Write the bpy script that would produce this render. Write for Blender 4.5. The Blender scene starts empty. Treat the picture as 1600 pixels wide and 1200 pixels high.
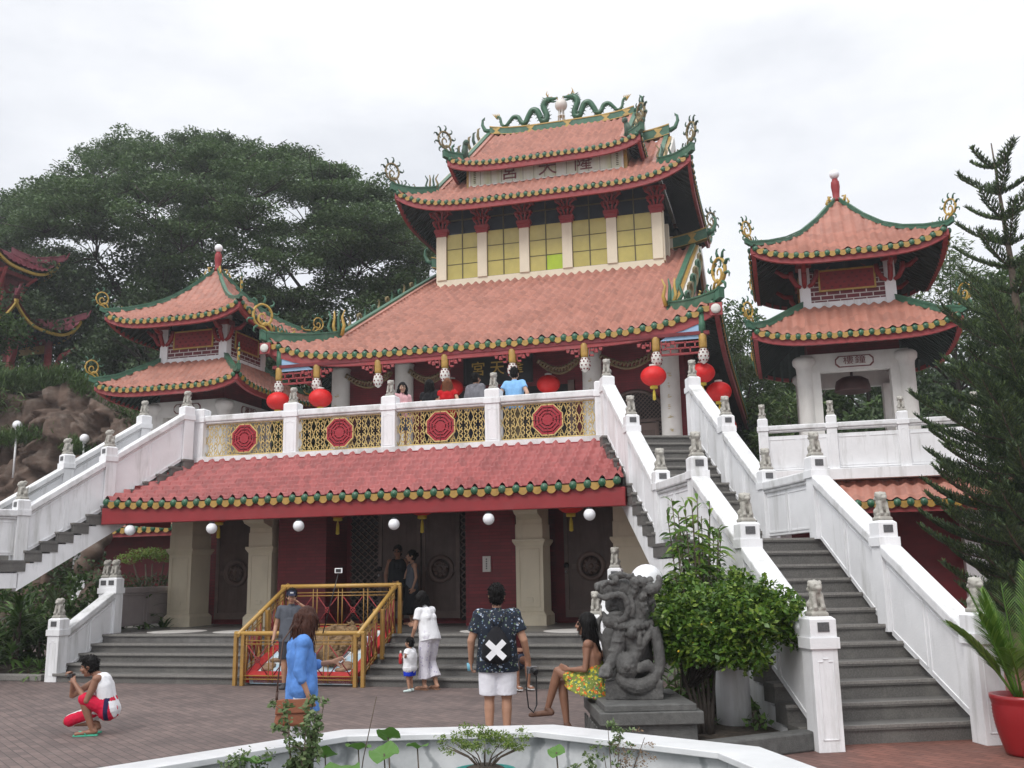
import bpy, bmesh, math, random
import numpy as np
from mathutils import Vector, Matrix, noise
R=math.radians; PI=math.pi
random.seed(7); np.random.seed(7)
sc=bpy.context.scene; COL=sc.collection
sin,cos=math.sin,math.cos

# ------------------------------------------------------------------ helpers
class MB:
    """collects shapes, links them as ONE mesh object"""
    def __init__(s): s.v=[];s.f=[];s.m=[];s.s=[]
    def add(s,verts,faces,mi=0,smooth=False):
        b=len(s.v); s.v.extend([tuple(p) for p in verts])
        for f in faces: s.f.append(tuple(b+i for i in f)); s.m.append(mi); s.s.append(smooth)
    def box(s,x0,x1,y0,y1,z0,z1,mi=0,M=None):
        vs=[(x0,y0,z0),(x1,y0,z0),(x1,y1,z0),(x0,y1,z0),(x0,y0,z1),(x1,y0,z1),(x1,y1,z1),(x0,y1,z1)]
        if M is not None: vs=[M@Vector(p) for p in vs]
        s.add(vs,[(0,3,2,1),(4,5,6,7),(0,1,5,4),(1,2,6,5),(2,3,7,6),(3,0,4,7)],mi)
    def prism(s,poly,z0,z1,mi=0,M=None,top=None):
        n=len(poly); t=top or poly
        vs=[(p[0],p[1],z0) for p in poly]+[(p[0],p[1],z1) for p in t]
        if M is not None: vs=[M@Vector(p) for p in vs]
        s.add(vs,[tuple(range(n-1,-1,-1)),tuple(range(n,2*n))]+[(i,(i+1)%n,n+(i+1)%n,n+i) for i in range(n)],mi)
    def hexa(s,b,t,mi=0):
        """8 corner solid: bottom 4, top 4"""
        s.add(list(b)+list(t),[(3,2,1,0),(4,5,6,7),(0,1,5,4),(1,2,6,5),(2,3,7,6),(3,0,4,7)],mi)
    def beam(s,p,q,w,h,mi=0):
        """bar of vertical section w x h from p to q (ends cut vertical)"""
        p=Vector(p);q=Vector(q);d=(q-p);d.z=0
        n=Vector((-d.y,d.x,0)).normalized()*(w/2);k=Vector((0,0,h/2))
        s.hexa([p-n-k,q-n-k,q+n-k,p+n-k],[p-n+k,q-n+k,q+n+k,p+n+k],mi)
    def tube(s,pts,rad,n=8,mi=0,cap=True,smooth=True,flat=1.0):
        pts=[Vector(p) for p in pts]; m=len(pts)
        if not hasattr(rad,'__len__'): rad=[rad]*m
        b=len(s.v); up=None
        for i,p in enumerate(pts):
            t=(pts[min(i+1,m-1)]-pts[max(i-1,0)])
            if t.length<1e-9: t=Vector((0,0,1))
            t.normalize()
            if up is None:
                up=Vector((0,0,1)) if abs(t.z)<.9 else Vector((1,0,0))
            up=(up-t*up.dot(t))
            if up.length<1e-6: up=t.orthogonal()
            up.normalize(); w=t.cross(up)
            for k in range(n):
                a=2*PI*k/n
                s.v.append(tuple(p+(up*cos(a)+w*sin(a)*flat)*rad[i]))
        for i in range(m-1):
            for k in range(n):
                s.f.append((b+i*n+k,b+i*n+(k+1)%n,b+(i+1)*n+(k+1)%n,b+(i+1)*n+k)); s.m.append(mi); s.s.append(smooth)
        if cap:
            s.f.append(tuple(b+k for k in range(n-1,-1,-1)));s.m.append(mi);s.s.append(False)
            s.f.append(tuple(b+(m-1)*n+k for k in range(n)));s.m.append(mi);s.s.append(False)
    def lathe(s,prof,c=(0,0,0),n=16,mi=0,smooth=True,axis=None):
        """profile [(r,z)] round z through c"""
        b=len(s.v);c=Vector(c)
        for r,z in prof:
            for k in range(n):
                a=2*PI*k/n; p=Vector((r*cos(a),r*sin(a),z))
                if axis is not None: p=axis@p
                s.v.append(tuple(c+p))
        m=len(prof)
        for i in range(m-1):
            for k in range(n):
                s.f.append((b+i*n+k,b+i*n+(k+1)%n,b+(i+1)*n+(k+1)%n,b+(i+1)*n+k)); s.m.append(mi); s.s.append(smooth)
        s.f.append(tuple(b+k for k in range(n-1,-1,-1)));s.m.append(mi);s.s.append(False)
        s.f.append(tuple(b+(m-1)*n+k for k in range(n)));s.m.append(mi);s.s.append(False)
    def ball(s,c,r,n=10,mi=0,sc=(1,1,1),M=None):
        m=max(4,n//2+1);c=Vector(c);b=len(s.v)
        for i in range(m+1):
            t=PI*i/m
            for k in range(n):
                a=2*PI*k/n
                p=Vector((r*sc[0]*sin(t)*cos(a),r*sc[1]*sin(t)*sin(a),r*sc[2]*cos(t)))
                if M is not None: p=M@p
                s.v.append(tuple(c+p))
        for i in range(m):
            for k in range(n):
                s.f.append((b+i*n+k,b+(i+1)*n+k,b+(i+1)*n+(k+1)%n,b+i*n+(k+1)%n)); s.m.append(mi); s.s.append(True)
    def cap(s,p,q,r0,r1,n=12,mi=0):
        """closed tapered capsule"""
        p=Vector(p);q=Vector(q);d=q-p;L=d.length
        if L<1e-6: s.ball(p,r0,n,mi);return
        t=d/L; pts=[];rr=[]
        for a in (-80,-50,-20): pts.append(p+t*(r0*sin(R(a))));rr.append(r0*cos(R(a)))
        for i in range(5): 
            f=i/4; pts.append(p+d*f); rr.append(r0+(r1-r0)*f)
        for a in (20,50,80): pts.append(q+t*(r1*sin(R(a))));rr.append(r1*cos(R(a)))
        s.tube(pts,rr,n,mi)
    def build(s,name,mats,parent=None,sub=False,bevel=0):
        me=bpy.data.meshes.new(name)
        me.from_pydata(s.v,[],s.f)
        if not isinstance(mats,(list,tuple)): mats=[mats]
        for m in mats: me.materials.append(m)
        me.polygons.foreach_set('material_index',s.m)
        me.polygons.foreach_set('use_smooth',s.s)
        me.update()
        return link(name,me,parent,sub,bevel)
def link(name,me,parent=None,sub=False,bevel=0):
    o=bpy.data.objects.new(name,me); COL.objects.link(o)
    if parent is not None:
        o.parent=parent
        if not sub and parent.get('_w'): o.location=-Vector(parent.location)
    if bevel:
        b=o.modifiers.new('Bevel','BEVEL'); b.width=bevel; b.segments=2; b.limit_method='ANGLE'; b.angle_limit=R(50)
    return o
def fast_mesh(name,V,Q,mats,midx=None,smooth=None):
    """numpy mesh: V (n,3), Q (m,k) all faces k-gons"""
    me=bpy.data.meshes.new(name); V=np.asarray(V,dtype=np.float32);Q=np.asarray(Q,dtype=np.int32);k=Q.shape[1]
    me.vertices.add(len(V)); me.vertices.foreach_set('co',V.ravel())
    me.loops.add(Q.size); me.loops.foreach_set('vertex_index',Q.ravel())
    me.polygons.add(len(Q)); me.polygons.foreach_set('loop_start',np.arange(0,Q.size,k,dtype=np.int32))
    try: me.polygons.foreach_set('loop_total',np.full(len(Q),k,dtype=np.int32))
    except Exception: pass
    for m in (mats if isinstance(mats,(list,tuple)) else [mats]): me.materials.append(m)
    if midx is not None: me.polygons.foreach_set('material_index',np.asarray(midx,dtype=np.int32))
    if smooth: me.polygons.foreach_set('use_smooth',np.ones(len(Q),dtype=bool))
    me.update(calc_edges=True); me.validate()
    return me
def tag(o,label=None,cat=None,group=None,kind=None):
    if label: o['label']=label
    if cat: o['category']=cat
    if group: o['group']=group
    if kind: o['kind']=kind
    return o
def thing(name,label,cat,loc=(0,0,0),rz=0,group=None,world=False):
    """Empty at the base; world=True: parts are given in world coordinates"""
    o=bpy.data.objects.new(name,None); COL.objects.link(o); o.location=loc; o.rotation_euler=(0,0,rz)
    o.empty_display_size=.2
    if world: o['_w']=1
    return tag(o,label,cat,group)
KIDS={}
def dup(root,loc,rz=None,label=None,scale=None):
    """copy of a thing with copies of its parts and sub-parts"""
    kids=[o for o in COL.objects if o.parent==root]
    r=root.copy(); COL.objects.link(r); r.location=loc
    if rz is not None: r.rotation_euler=(0,0,rz)
    if scale: r.scale=(scale,)*3
    if label: r['label']=label
    for ch in kids:
        gk=[o for o in COL.objects if o.parent==ch]
        c=ch.copy(); COL.objects.link(c); c.parent=r
        for g in gk:
            d=g.copy(); COL.objects.link(d); d.parent=c
    return r
def remeshed(mb,mats,vox=.01,smooth=3,name='body'):
    """fuse the overlapping closed pieces of mb into one continuous surface"""
    me=bpy.data.meshes.new(name+'_src'); me.from_pydata(mb.v,[],mb.f); me.update()
    o=bpy.data.objects.new('tmp',me); COL.objects.link(o)
    m=o.modifiers.new('r','REMESH'); m.mode='VOXEL'; m.voxel_size=vox; m.use_smooth_shade=True
    if smooth:
        k=o.modifiers.new('s','SMOOTH'); k.factor=.5; k.iterations=smooth
    dg=bpy.context.evaluated_depsgraph_get()
    out=bpy.data.meshes.new_from_object(o.evaluated_get(dg)); out.name=name
    bpy.data.objects.remove(o); bpy.data.meshes.remove(me)
    out.materials.clear()
    for x in (mats if isinstance(mats,(list,tuple)) else [mats]): out.materials.append(x)
    out.polygons.foreach_set('use_smooth',np.ones(len(out.polygons),dtype=bool))
    return out
def face_mats(me,fn):
    n=len(me.polygons); c=np.empty(n*3,dtype=np.float32); me.polygons.foreach_get('center',c); c=c.reshape(-1,3)
    me.polygons.foreach_set('material_index',np.array([fn(p) for p in c],dtype=np.int32)); me.update()

# ------------------------------------------------------------------ materials
def srgb(r,g,b):
    f=lambda c:(c/255/12.92 if c/255<=.04045 else ((c/255+.055)/1.055)**2.4)
    return (f(r),f(g),f(b),1)
def new_mat(name):
    m=bpy.data.materials.new(name); m.use_nodes=True; nt=m.node_tree
    return m,nt,nt.nodes['Principled BSDF']
def N(nt,t,**k):
    n=nt.nodes.new(t)
    for a,b in k.items():
        if a in n.inputs: n.inputs[a].default_value=b
        else: setattr(n,a,b)
    return n
def coords(nt,scale=(1,1,1)):
    tc=N(nt,'ShaderNodeTexCoord'); mp=N(nt,'ShaderNodeMapping'); mp.inputs['Scale'].default_value=scale
    nt.links.new(tc.outputs['Object'],mp.inputs['Vector']); return mp.outputs['Vector']
def mixc(nt,a,b,fac,mode='MIX'):
    n=N(nt,'ShaderNodeMix'); n.data_type='RGBA'; n.blend_type=mode
    for s,v in ((6,a),(7,b)):
        if isinstance(v,(tuple,list)): n.inputs[s].default_value=v if len(v)==4 else (*v,1)
        else: nt.links.new(v,n.inputs[s])
    if isinstance(fac,(int,float)): n.inputs[0].default_value=fac
    else: nt.links.new(fac,n.inputs[0])
    return n.outputs[2]
def ramp(nt,src,stops):
    n=N(nt,'ShaderNodeValToRGB'); e=n.color_ramp.elements
    while len(e)<len(stops): e.new(.5)
    for i,(p,c) in enumerate(stops):
        e[i].position=p; e[i].color=c if hasattr(c,'__len__') else (c,c,c,1)
    nt.links.new(src,n.inputs[0]); return n.outputs[0]
def nz(nt,vec,scale,detail=4,rough=.6):
    n=N(nt,'ShaderNodeTexNoise'); n.inputs['Scale'].default_value=scale; n.inputs['Detail'].default_value=detail; n.inputs['Roughness'].default_value=rough
    nt.links.new(vec,n.inputs['Vector']); return n.outputs[0]
def mat(name,col,rough=.6,var=.25,scale=6,bump=.15,bscale=40,stain=None,sscale=(1,1,1),samt=.5,spec=.4,metal=0,coat=0,sth=(.5,.75)):
    """base colour with mottling, optional stain colour with its own shape, fine bump"""
    m,nt,b=new_mat(name); c=tuple(col[:3])
    v=coords(nt)
    lo=tuple(x*(1-var) for x in c)+(1,); hi=tuple(min(1,x*(1+var*.6)) for x in c)+(1,)
    o=ramp(nt,nz(nt,v,scale,5),[(.3,lo),(.7,hi)])
    if stain is not None:
        f=ramp(nt,nz(nt,coords(nt,sscale),1.0,6,.7),[(sth[0],0),(sth[1],samt)])
        o=mixc(nt,o,stain,f)
    nt.links.new(o,b.inputs['Base Color'])
    b.inputs['Roughness'].default_value=rough; b.inputs['Specular IOR Level'].default_value=spec; b.inputs['Metallic'].default_value=metal
    if coat: b.inputs['Coat Weight'].default_value=coat
    if bump:
        bp=N(nt,'ShaderNodeBump'); bp.inputs['Strength'].default_value=bump; bp.inputs['Distance'].default_value=.02
        nt.links.new(nz(nt,v,bscale,3),bp.inputs['Height']); nt.links.new(bp.outputs[0],b.inputs['Normal'])
    return m
def leafmat(name,c1,c2,c3,rough=.5,trans=.25):
    """leaf colour varies leaf by leaf"""
    m,nt,b=new_mat(name)
    g=N(nt,'ShaderNodeNewGeometry')
    o=ramp(nt,g.outputs['Random Per Island'],[(0,c1+(1,)),(.55,c2+(1,)),(1,c3+(1,))])
    f=nz(nt,coords(nt),.8,3); o=mixc(nt,o,ramp(nt,f,[(.3,(.55,.6,.5,1)),(.7,(1.25,1.2,1.1,1))]),.6,'MULTIPLY')
    nt.links.new(o,b.inputs['Base Color']); b.inputs['Roughness'].default_value=rough; b.inputs['Specular IOR Level'].default_value=.35
    t=N(nt,'ShaderNodeBsdfTranslucent'); nt.links.new(o,t.inputs[0])
    mx=N(nt,'ShaderNodeMixShader'); mx.inputs[0].default_value=trans
    nt.links.new(b.outputs[0],mx.inputs[1]); nt.links.new(t.outputs[0],mx.inputs[2])
    nt.links.new(mx.outputs[0],nt.nodes['Material Output'].inputs[0])
    return m
M={}
G=(.05,.052,.045,1)
M['white']=mat('white_painted_concrete',(.79,.795,.81),.55,.09,1.6,.14,40,(.30,.30,.27,1),(3.2,3.2,.42),.75,sth=(.52,.78))
M['whitecap']=mat('white_rail_cap_weathered',(.72,.725,.735),.55,.12,5,.15,50,(.30,.30,.27,1),(2.4,2.4,1.6),.75,sth=(.48,.74))
M['cream']=mat('cream_painted_plaster',(.70,.625,.475),.6,.07,2,.06,50,(.36,.31,.22,1),(1,1,.3),.4)
M['cream_light']=mat('pale_cream_paint',(.68,.61,.47),.6,.06,2,.05,40,(.5,.42,.3,1),(2,2,.4),.4)
M['granite']=mat('grey_granite_step',(.125,.12,.113),.6,.35,60,.1,120,(.23,.22,.2,1),(2,2,2),.5)
M['granite_edge']=mat('worn_granite_nosing',(.22,.21,.195),.6,.3,50,.1,120)
M['stepside']=mat('dark_step_side_stone',(.15,.135,.125),.7,.3,20,.1,80)
def tilemat(name,c,dark,rows,rnd=.15):
    m,nt,b=new_mat(name); v=coords(nt)
    vo=N(nt,'ShaderNodeTexVoronoi'); vo.inputs['Scale'].default_value=1.0; vo.inputs['Randomness'].default_value=rnd
    mp=N(nt,'ShaderNodeMapping'); mp.inputs['Scale'].default_value=rows; nt.links.new(v,mp.inputs['Vector']); nt.links.new(mp.outputs[0],vo.inputs['Vector'])
    hs=N(nt,'ShaderNodeSeparateColor'); nt.links.new(vo.outputs['Color'],hs.inputs[0])
    lo=tuple(x*.80 for x in c)+(1,); hi=tuple(min(1,x*1.14) for x in c)+(1,)
    o=ramp(nt,hs.outputs[0],[(0,lo),(1,hi)])
    o=mixc(nt,o,dark,ramp(nt,nz(nt,v,1.6,7,.75),[(.55,0),(.78,.6)])); o=mixc(nt,o,(.07,.06,.045,1),ramp(nt,nz(nt,coords(nt,(1.8,.35,.35)),2.0,6,.75),[(.62,0),(.82,.45)]))
    o=mixc(nt,o,tuple(min(1,x*1.25+.04) for x in c)+(1,),ramp(nt,nz(nt,v,.5,4),[(.45,0),(.75,.5)]))
    nt.links.new(o,b.inputs['Base Color']); b.inputs['Roughness'].default_value=.5; b.inputs['Specular IOR Level'].default_value=.45
    bp=N(nt,'ShaderNodeBump'); bp.inputs['Strength'].default_value=.15; bp.inputs['Distance'].default_value=.01
    nt.links.new(nz(nt,v,45,3),bp.inputs['Height']); nt.links.new(bp.outputs[0],b.inputs['Normal'])
    return m
M['tile']=tilemat('terracotta_roof_tile',(.365,.150,.106),(.12,.06,.05,1),(3,3,4))
M['tile_red']=tilemat('red_painted_roof_tile',(.315,.075,.071),(.14,.055,.05,1),(3.547,3.73,.01))
M['tile_maroon']=tilemat('maroon_roof_tile',(.16,.025,.04),(.06,.02,.02,1),(3,3,3))
M['green']=mat('green_glazed_ceramic',(.02,.10,.045),.3,.35,8,.05,50,(.08,.13,.09,1),(3,3,3),.6,spec=.5)
M['ridge_green']=mat('green_painted_ridge',(.045,.135,.08),.5,.25,4,.05,50,(.14,.20,.15,1),(2,2,2),.6)
M['yellow']=mat('yellow_glazed_ceramic',(.40,.235,.05),.35,.3,8,.05,50,(.22,.14,.05,1),(4,4,4),.5,spec=.5)
M['gold']=mat('gold_paint',(.46,.30,.06),.4,.3,8,.05,60,(.26,.15,.03,1),(4,4,4),.5,spec=.5)
M['gold_iron']=mat('pale_gold_ironwork',(.60,.45,.17),.4,.3,10,.05,60,(.30,.22,.10,1),(6,6,6),.5,spec=.5)
M['ochre']=mat('ochre_painted_steel',(.33,.185,.045),.4,.15,6,.03,60,spec=.5)
M['weathered_gold']=mat('weathered_gold_scroll',(.24,.19,.09),.6,.4,8,.1,40,(.10,.12,.08,1),(4,4,4),.6)
M['weathered_green']=mat('weathered_green_scroll',(.05,.10,.07),.6,.4,8,.1,40,(.18,.19,.16,1),(4,4,4),.6)
M['red']=mat('red_painted_concrete',(.26,.022,.026),.55,.15,3,.05,40,(.16,.05,.05,1),(1.5,1.5,3),.5)
M['fascia']=mat('red_fascia_board',(.29,.04,.043),.55,.2,4,.06,40,(.30,.17,.17,1),(1.2,3,8),.4)
M['darkred']=mat('dark_red_wall',(.16,.014,.020),.6,.25,3,.06,30,(.06,.012,.015,1),(.6,.6,6),.6)
M['lantern']=mat('red_lantern_cloth',(.62,.012,.012),.5,.12,10,.03,60)
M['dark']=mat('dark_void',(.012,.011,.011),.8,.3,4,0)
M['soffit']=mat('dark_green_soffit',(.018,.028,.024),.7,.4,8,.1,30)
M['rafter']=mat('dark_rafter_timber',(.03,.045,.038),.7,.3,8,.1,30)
M['wood']=mat('dark_brown_door_wood',(.105,.068,.056),.5,.3,3,.08,30,(.035,.02,.018,1),(8,8,.8),.7)
M['wood2']=mat('brown_door_frame_wood',(.135,.09,.075),.5,.3,3,.08,30)
M['olive']=mat('olive_yellow_glass',(.45,.385,.105),.22,.16,1.1,.05,3,(.30,.27,.10,1),(.8,.8,.5),.5,spec=.5)
M['lime']=mat('lime_green_glass',(.36,.50,.02),.25,.1,3,0,spec=.5)
M['mullion']=mat('brown_window_mullion',(.10,.085,.03),.5,.2,6,0)
M['glass']=mat('dark_blue_glass',(.03,.04,.05),.12,.2,2,0,spec=.6)
M['blue']=mat('sky_blue_painted_board',(.30,.47,.66),.6,.1,2,.02)
M['lightwall']=mat('grey_white_rendered_wall',(.60,.58,.55),.6,.1,1.5,.05,40,(.36,.33,.30,1),(1.2,1.2,.4),.5)
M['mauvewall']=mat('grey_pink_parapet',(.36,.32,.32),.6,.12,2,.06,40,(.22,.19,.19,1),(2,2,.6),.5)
M['plate']=mat('grey_metal_plaque',(.10,.10,.105),.4,.4,60,.1,90)
M['stone']=mat('pale_carved_stone',(.40,.385,.345),.75,.35,18,.4,50,(.12,.115,.10,1),(9,9,9),.7)
M['darkstone']=mat('dark_grey_carved_stone',(.085,.083,.08),.75,.35,9,.4,60,(.17,.165,.155,1),(5,5,5),.6)
M['darkstone2']=mat('grey_stone_plinth',(.10,.10,.096),.7,.3,12,.3,80,(.17,.17,.16,1),(2,2,2),.5)
M['globe']=mat('white_globe_glass',(.82,.83,.86),.2,.03,3,0,spec=.5)
M['signboard']=mat('weathered_white_sign_board',(.62,.62,.55),.6,.1,3,.05,30,(.42,.44,.20,1),(3.5,1,.35),.75,sth=(.42,.7))
M['signred']=mat('faded_dark_red_lettering',(.17,.05,.05),.6,.3,10,0)
M['black']=mat('black_lacquer',(.015,.016,.018),.35,.3,4,0)
M['metal']=mat('grey_steel',(.35,.35,.36),.35,.2,6,0,metal=.8)
M['palewood']=mat('white_gable_paint',(.62,.60,.56),.6,.1,2,.05)
M['pinkwall']=mat('faded_pink_gable_wall',(.38,.22,.20),.6,.2,2,.05)
M['maroonbrick']=None
def brickmat(name,brick,mortar,bw,bh):
    m,nt,b=new_mat(name); tc=N(nt,'ShaderNodeTexCoord')
    # use x+y as the running coordinate so both wall directions work
    sp=N(nt,'ShaderNodeSeparateXYZ'); nt.links.new(tc.outputs['Object'],sp.inputs[0])
    ad=N(nt,'ShaderNodeMath'); ad.operation='ADD'; nt.links.new(sp.outputs[0],ad.inputs[0]); nt.links.new(sp.outputs[1],ad.inputs[1])
    cb=N(nt,'ShaderNodeCombineXYZ'); nt.links.new(ad.outputs[0],cb.inputs[0]); nt.links.new(sp.outputs[2],cb.inputs[1])
    br=N(nt,'ShaderNodeTexBrick'); br.inputs['Scale'].default_value=1; br.inputs['Brick Width'].default_value=bw; br.inputs['Row Height'].default_value=bh
    br.inputs['Mortar Size'].default_value=bh*.11; br.inputs['Color1'].default_value=brick+(1,); br.inputs['Color2'].default_value=tuple(x*.75 for x in brick)+(1,); br.inputs['Mortar'].default_value=mortar+(1,)
    nt.links.new(cb.outputs[0],br.inputs['Vector']); o=mixc(nt,br.outputs['Color'],ramp(nt,nz(nt,coords(nt),3,5),[(.3,(.7,.7,.7,1)),(.7,(1.1,1.1,1.1,1))]),.8,'MULTIPLY')
    nt.links.new(o,b.inputs['Base Color']); b.inputs['Roughness'].default_value=.6
    return m
M['maroonbrick']=brickmat('maroon_brick_white_joints',(.16,.018,.03),(.62,.58,.56),.36,.135)
M['redbrick']=brickmat('dark_red_glazed_brick',(.21,.017,.026),(.12,.014,.018),.5,.075)
def skin(name,c): return mat(name,c,.5,.12,8,.03,90,spec=.35)
M['skin']=skin('tan_skin',(.40,.22,.145)); M['skin2']=skin('brown_skin',(.25,.125,.08)); M['skin3']=skin('light_skin',(.50,.31,.22))
M['hair']=mat('black_hair',(.008,.007,.007),.6,.4,30,.3,90,spec=.12); M['hairbrown']=mat('dark_brown_hair',(.052,.018,.011),.55,.4,40,.4,90,spec=.2); M['hairaub']=mat('auburn_hair',(.10,.032,.02),.45,.4,40,.3,90)
M['hairlb']=mat('light_brown_hair',(.17,.065,.03),.55,.4,40,.4,90,spec=.2)
def cloth(name,c,var=.12): return mat(name,c,.8,var,7,.25,25,spec=.2)
# ------------------------------------------------------------------ camera, sky, sun
CAMX,CAMH=8.7,1.9
F,PITCH,ROLL,YAW=1523.3,.193533,-.017961,.271693
_f=Vector((-sin(YAW)*cos(PITCH),cos(YAW)*cos(PITCH),sin(PITCH)))
_r=Vector((cos(YAW),sin(YAW),0)); _u=_r.cross(_f)
_rt=_r*cos(ROLL)+_u*sin(ROLL); _up=_u*cos(ROLL)-_r*sin(ROLL)
cam=bpy.data.cameras.new('camera'); cam.sensor_width=36; cam.lens=36*F/1600; cam.clip_end=3000; cam.clip_start=.05
co=bpy.data.objects.new('camera',cam); COL.objects.link(co)
mw=Matrix((( _rt.x,_up.x,-_f.x,CAMX),(_rt.y,_up.y,-_f.y,0),(_rt.z,_up.z,-_f.z,CAMH),(0,0,0,1)))
co.matrix_world=mw; sc.camera=co
SUN_AZ,SUN_EL=R(196),R(46)      # direction the light comes from, measured from +Y clockwise
w=bpy.data.worlds.new('World'); sc.world=w; w.use_nodes=True; nt=w.node_tree
bg=nt.nodes['Background']
sky=N(nt,'ShaderNodeTexSky'); sky.sky_type='NISHITA'; sky.sun_disc=False; sky.sun_elevation=SUN_EL; sky.sun_rotation=SUN_AZ; sky.air_density=1.0; sky.dust_density=4.0; sky.ozone_density=1.0
tc=N(nt,'ShaderNodeTexCoord'); mp=N(nt,'ShaderNodeMapping'); mp.inputs['Scale'].default_value=(1,1,2.4)
nt.links.new(tc.outputs['Generated'],mp.inputs['Vector'])
cl=ramp(nt,nz(nt,mp.outputs[0],2.1,7,.55),[(.36,(7.5,7.72,8.15,1)),(.5,(9.0,9.15,9.45,1)),(.62,(10.1,10.15,10.3,1))])
# the cloud deck is brighter overhead than at the horizon
sp=N(nt,'ShaderNodeSeparateXYZ'); nt.links.new(tc.outputs['Generated'],sp.inputs[0])
el=ramp(nt,sp.outputs[2],[(0,(.93,.94,.96,1)),(.5,(.98,.98,.985,1)),(.75,(1.45,1.45,1.45,1)),(1,(1.9,1.9,1.9,1))])
cl=mixc(nt,cl,el,1.0,'MULTIPLY')
o=mixc(nt,sky.outputs[0],cl,.93)
nt.links.new(o,bg.inputs[0]); bg.inputs[1].default_value=.1
sl=bpy.data.lights.new('sun','SUN'); sl.energy=1.5; sl.angle=R(22); sl.color=(1,.975,.94)
so=bpy.data.objects.new('sun',sl); COL.objects.link(so)
sd=Vector((sin(SUN_AZ)*cos(SUN_EL),cos(SUN_AZ)*cos(SUN_EL),sin(SUN_EL)))
so.rotation_euler=sd.to_track_quat('Z','Y').to_euler(); so.location=(0,0,60)
vs=sc.view_settings; vs.view_transform='Standard'; vs.look='None'; vs.gamma=1; vs.use_curve_mapping=False; vs.exposure=.25
sc.cycles.max_bounces=8; sc.cycles.diffuse_bounces=4; sc.cycles.transparent_max_bounces=12

# ------------------------------------------------------------------ ground
def paver():
    m,nt,b=new_mat('plaza_brick_pavers'); v=coords(nt)
    mp=N(nt,'ShaderNodeMapping'); mp.inputs['Rotation'].default_value=(0,0,R(38)); nt.links.new(v,mp.inputs['Vector'])
    br=N(nt,'ShaderNodeTexBrick'); br.inputs['Scale'].default_value=1; br.inputs['Brick Width'].default_value=.22; br.inputs['Row Height'].default_value=.11
    br.inputs['Mortar Size'].default_value=.006; br.inputs['Color1'].default_value=(.165,.125,.115,1); br.inputs['Color2'].default_value=(.115,.09,.085,1); br.inputs['Mortar'].default_value=(.07,.06,.056,1)
    nt.links.new(mp.outputs[0],br.inputs['Vector'])
    big=ramp(nt,nz(nt,v,.7,6,.65),[(.3,(.75,.75,.76,1)),(.7,(1.25,1.22,1.2,1))])
    o=mixc(nt,br.outputs['Color'],big,1,'MULTIPLY')
    # redder bricks at the foot of the right-hand stairs
    sp=N(nt,'ShaderNodeSeparateXYZ'); nt.links.new(v,sp.inputs[0])
    f=ramp(nt,sp.outputs[0],[(0,0),(1,1)]); mr=N(nt,'ShaderNodeMapRange'); mr.inputs['From Min'].default_value=8.0; mr.inputs['From Max'].default_value=9.4
    nt.links.new(sp.outputs[0],mr.inputs[0]); o=mixc(nt,o,mixc(nt,o,(1.25,.72,.60,1),1,'MULTIPLY'),mr.outputs[0])
    o=mixc(nt,o,(.27,.24,.225,1),ramp(nt,nz(nt,coords(nt,(1.2,3.4,1)),1.3,6,.7),[(.6,0),(.8,.45)]))
    nt.links.new(o,b.inputs['Base Color']); b.inputs['Roughness'].default_value=.75; b.inputs['Specular IOR Level'].default_value=.3
    bp=N(nt,'ShaderNodeBump'); bp.inputs['Strength'].default_value=.35; bp.inputs['Distance'].default_value=.01
    nt.links.new(br.outputs['Fac'],bp.inputs['Height']); bp.invert=True; nt.links.new(bp.outputs[0],b.inputs['Normal']); return m
M['paver']=paver()
g=MB(); g.add([(-125,-60,0),(125,-60,0),(125,195,0),(-125,195,0)],[(0,1,2,3)])
tag(g.build('plaza_ground',M['paver']),kind='structure')
M['soil']=mat('leaf_littered_soil',(.06,.048,.038),.9,.5,14,.6,35,(.14,.11,.085,1),(9,9,9),.8)
M['rock']=mat('brown_rock',(.115,.078,.060),.85,.5,1.8,.9,7,(.22,.185,.155,1),(1.3,1.3,3.0),.7)
M['hill']=mat('wooded_hillside_soil',(.03,.035,.018),.9,.4,2,.5,12)

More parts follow.
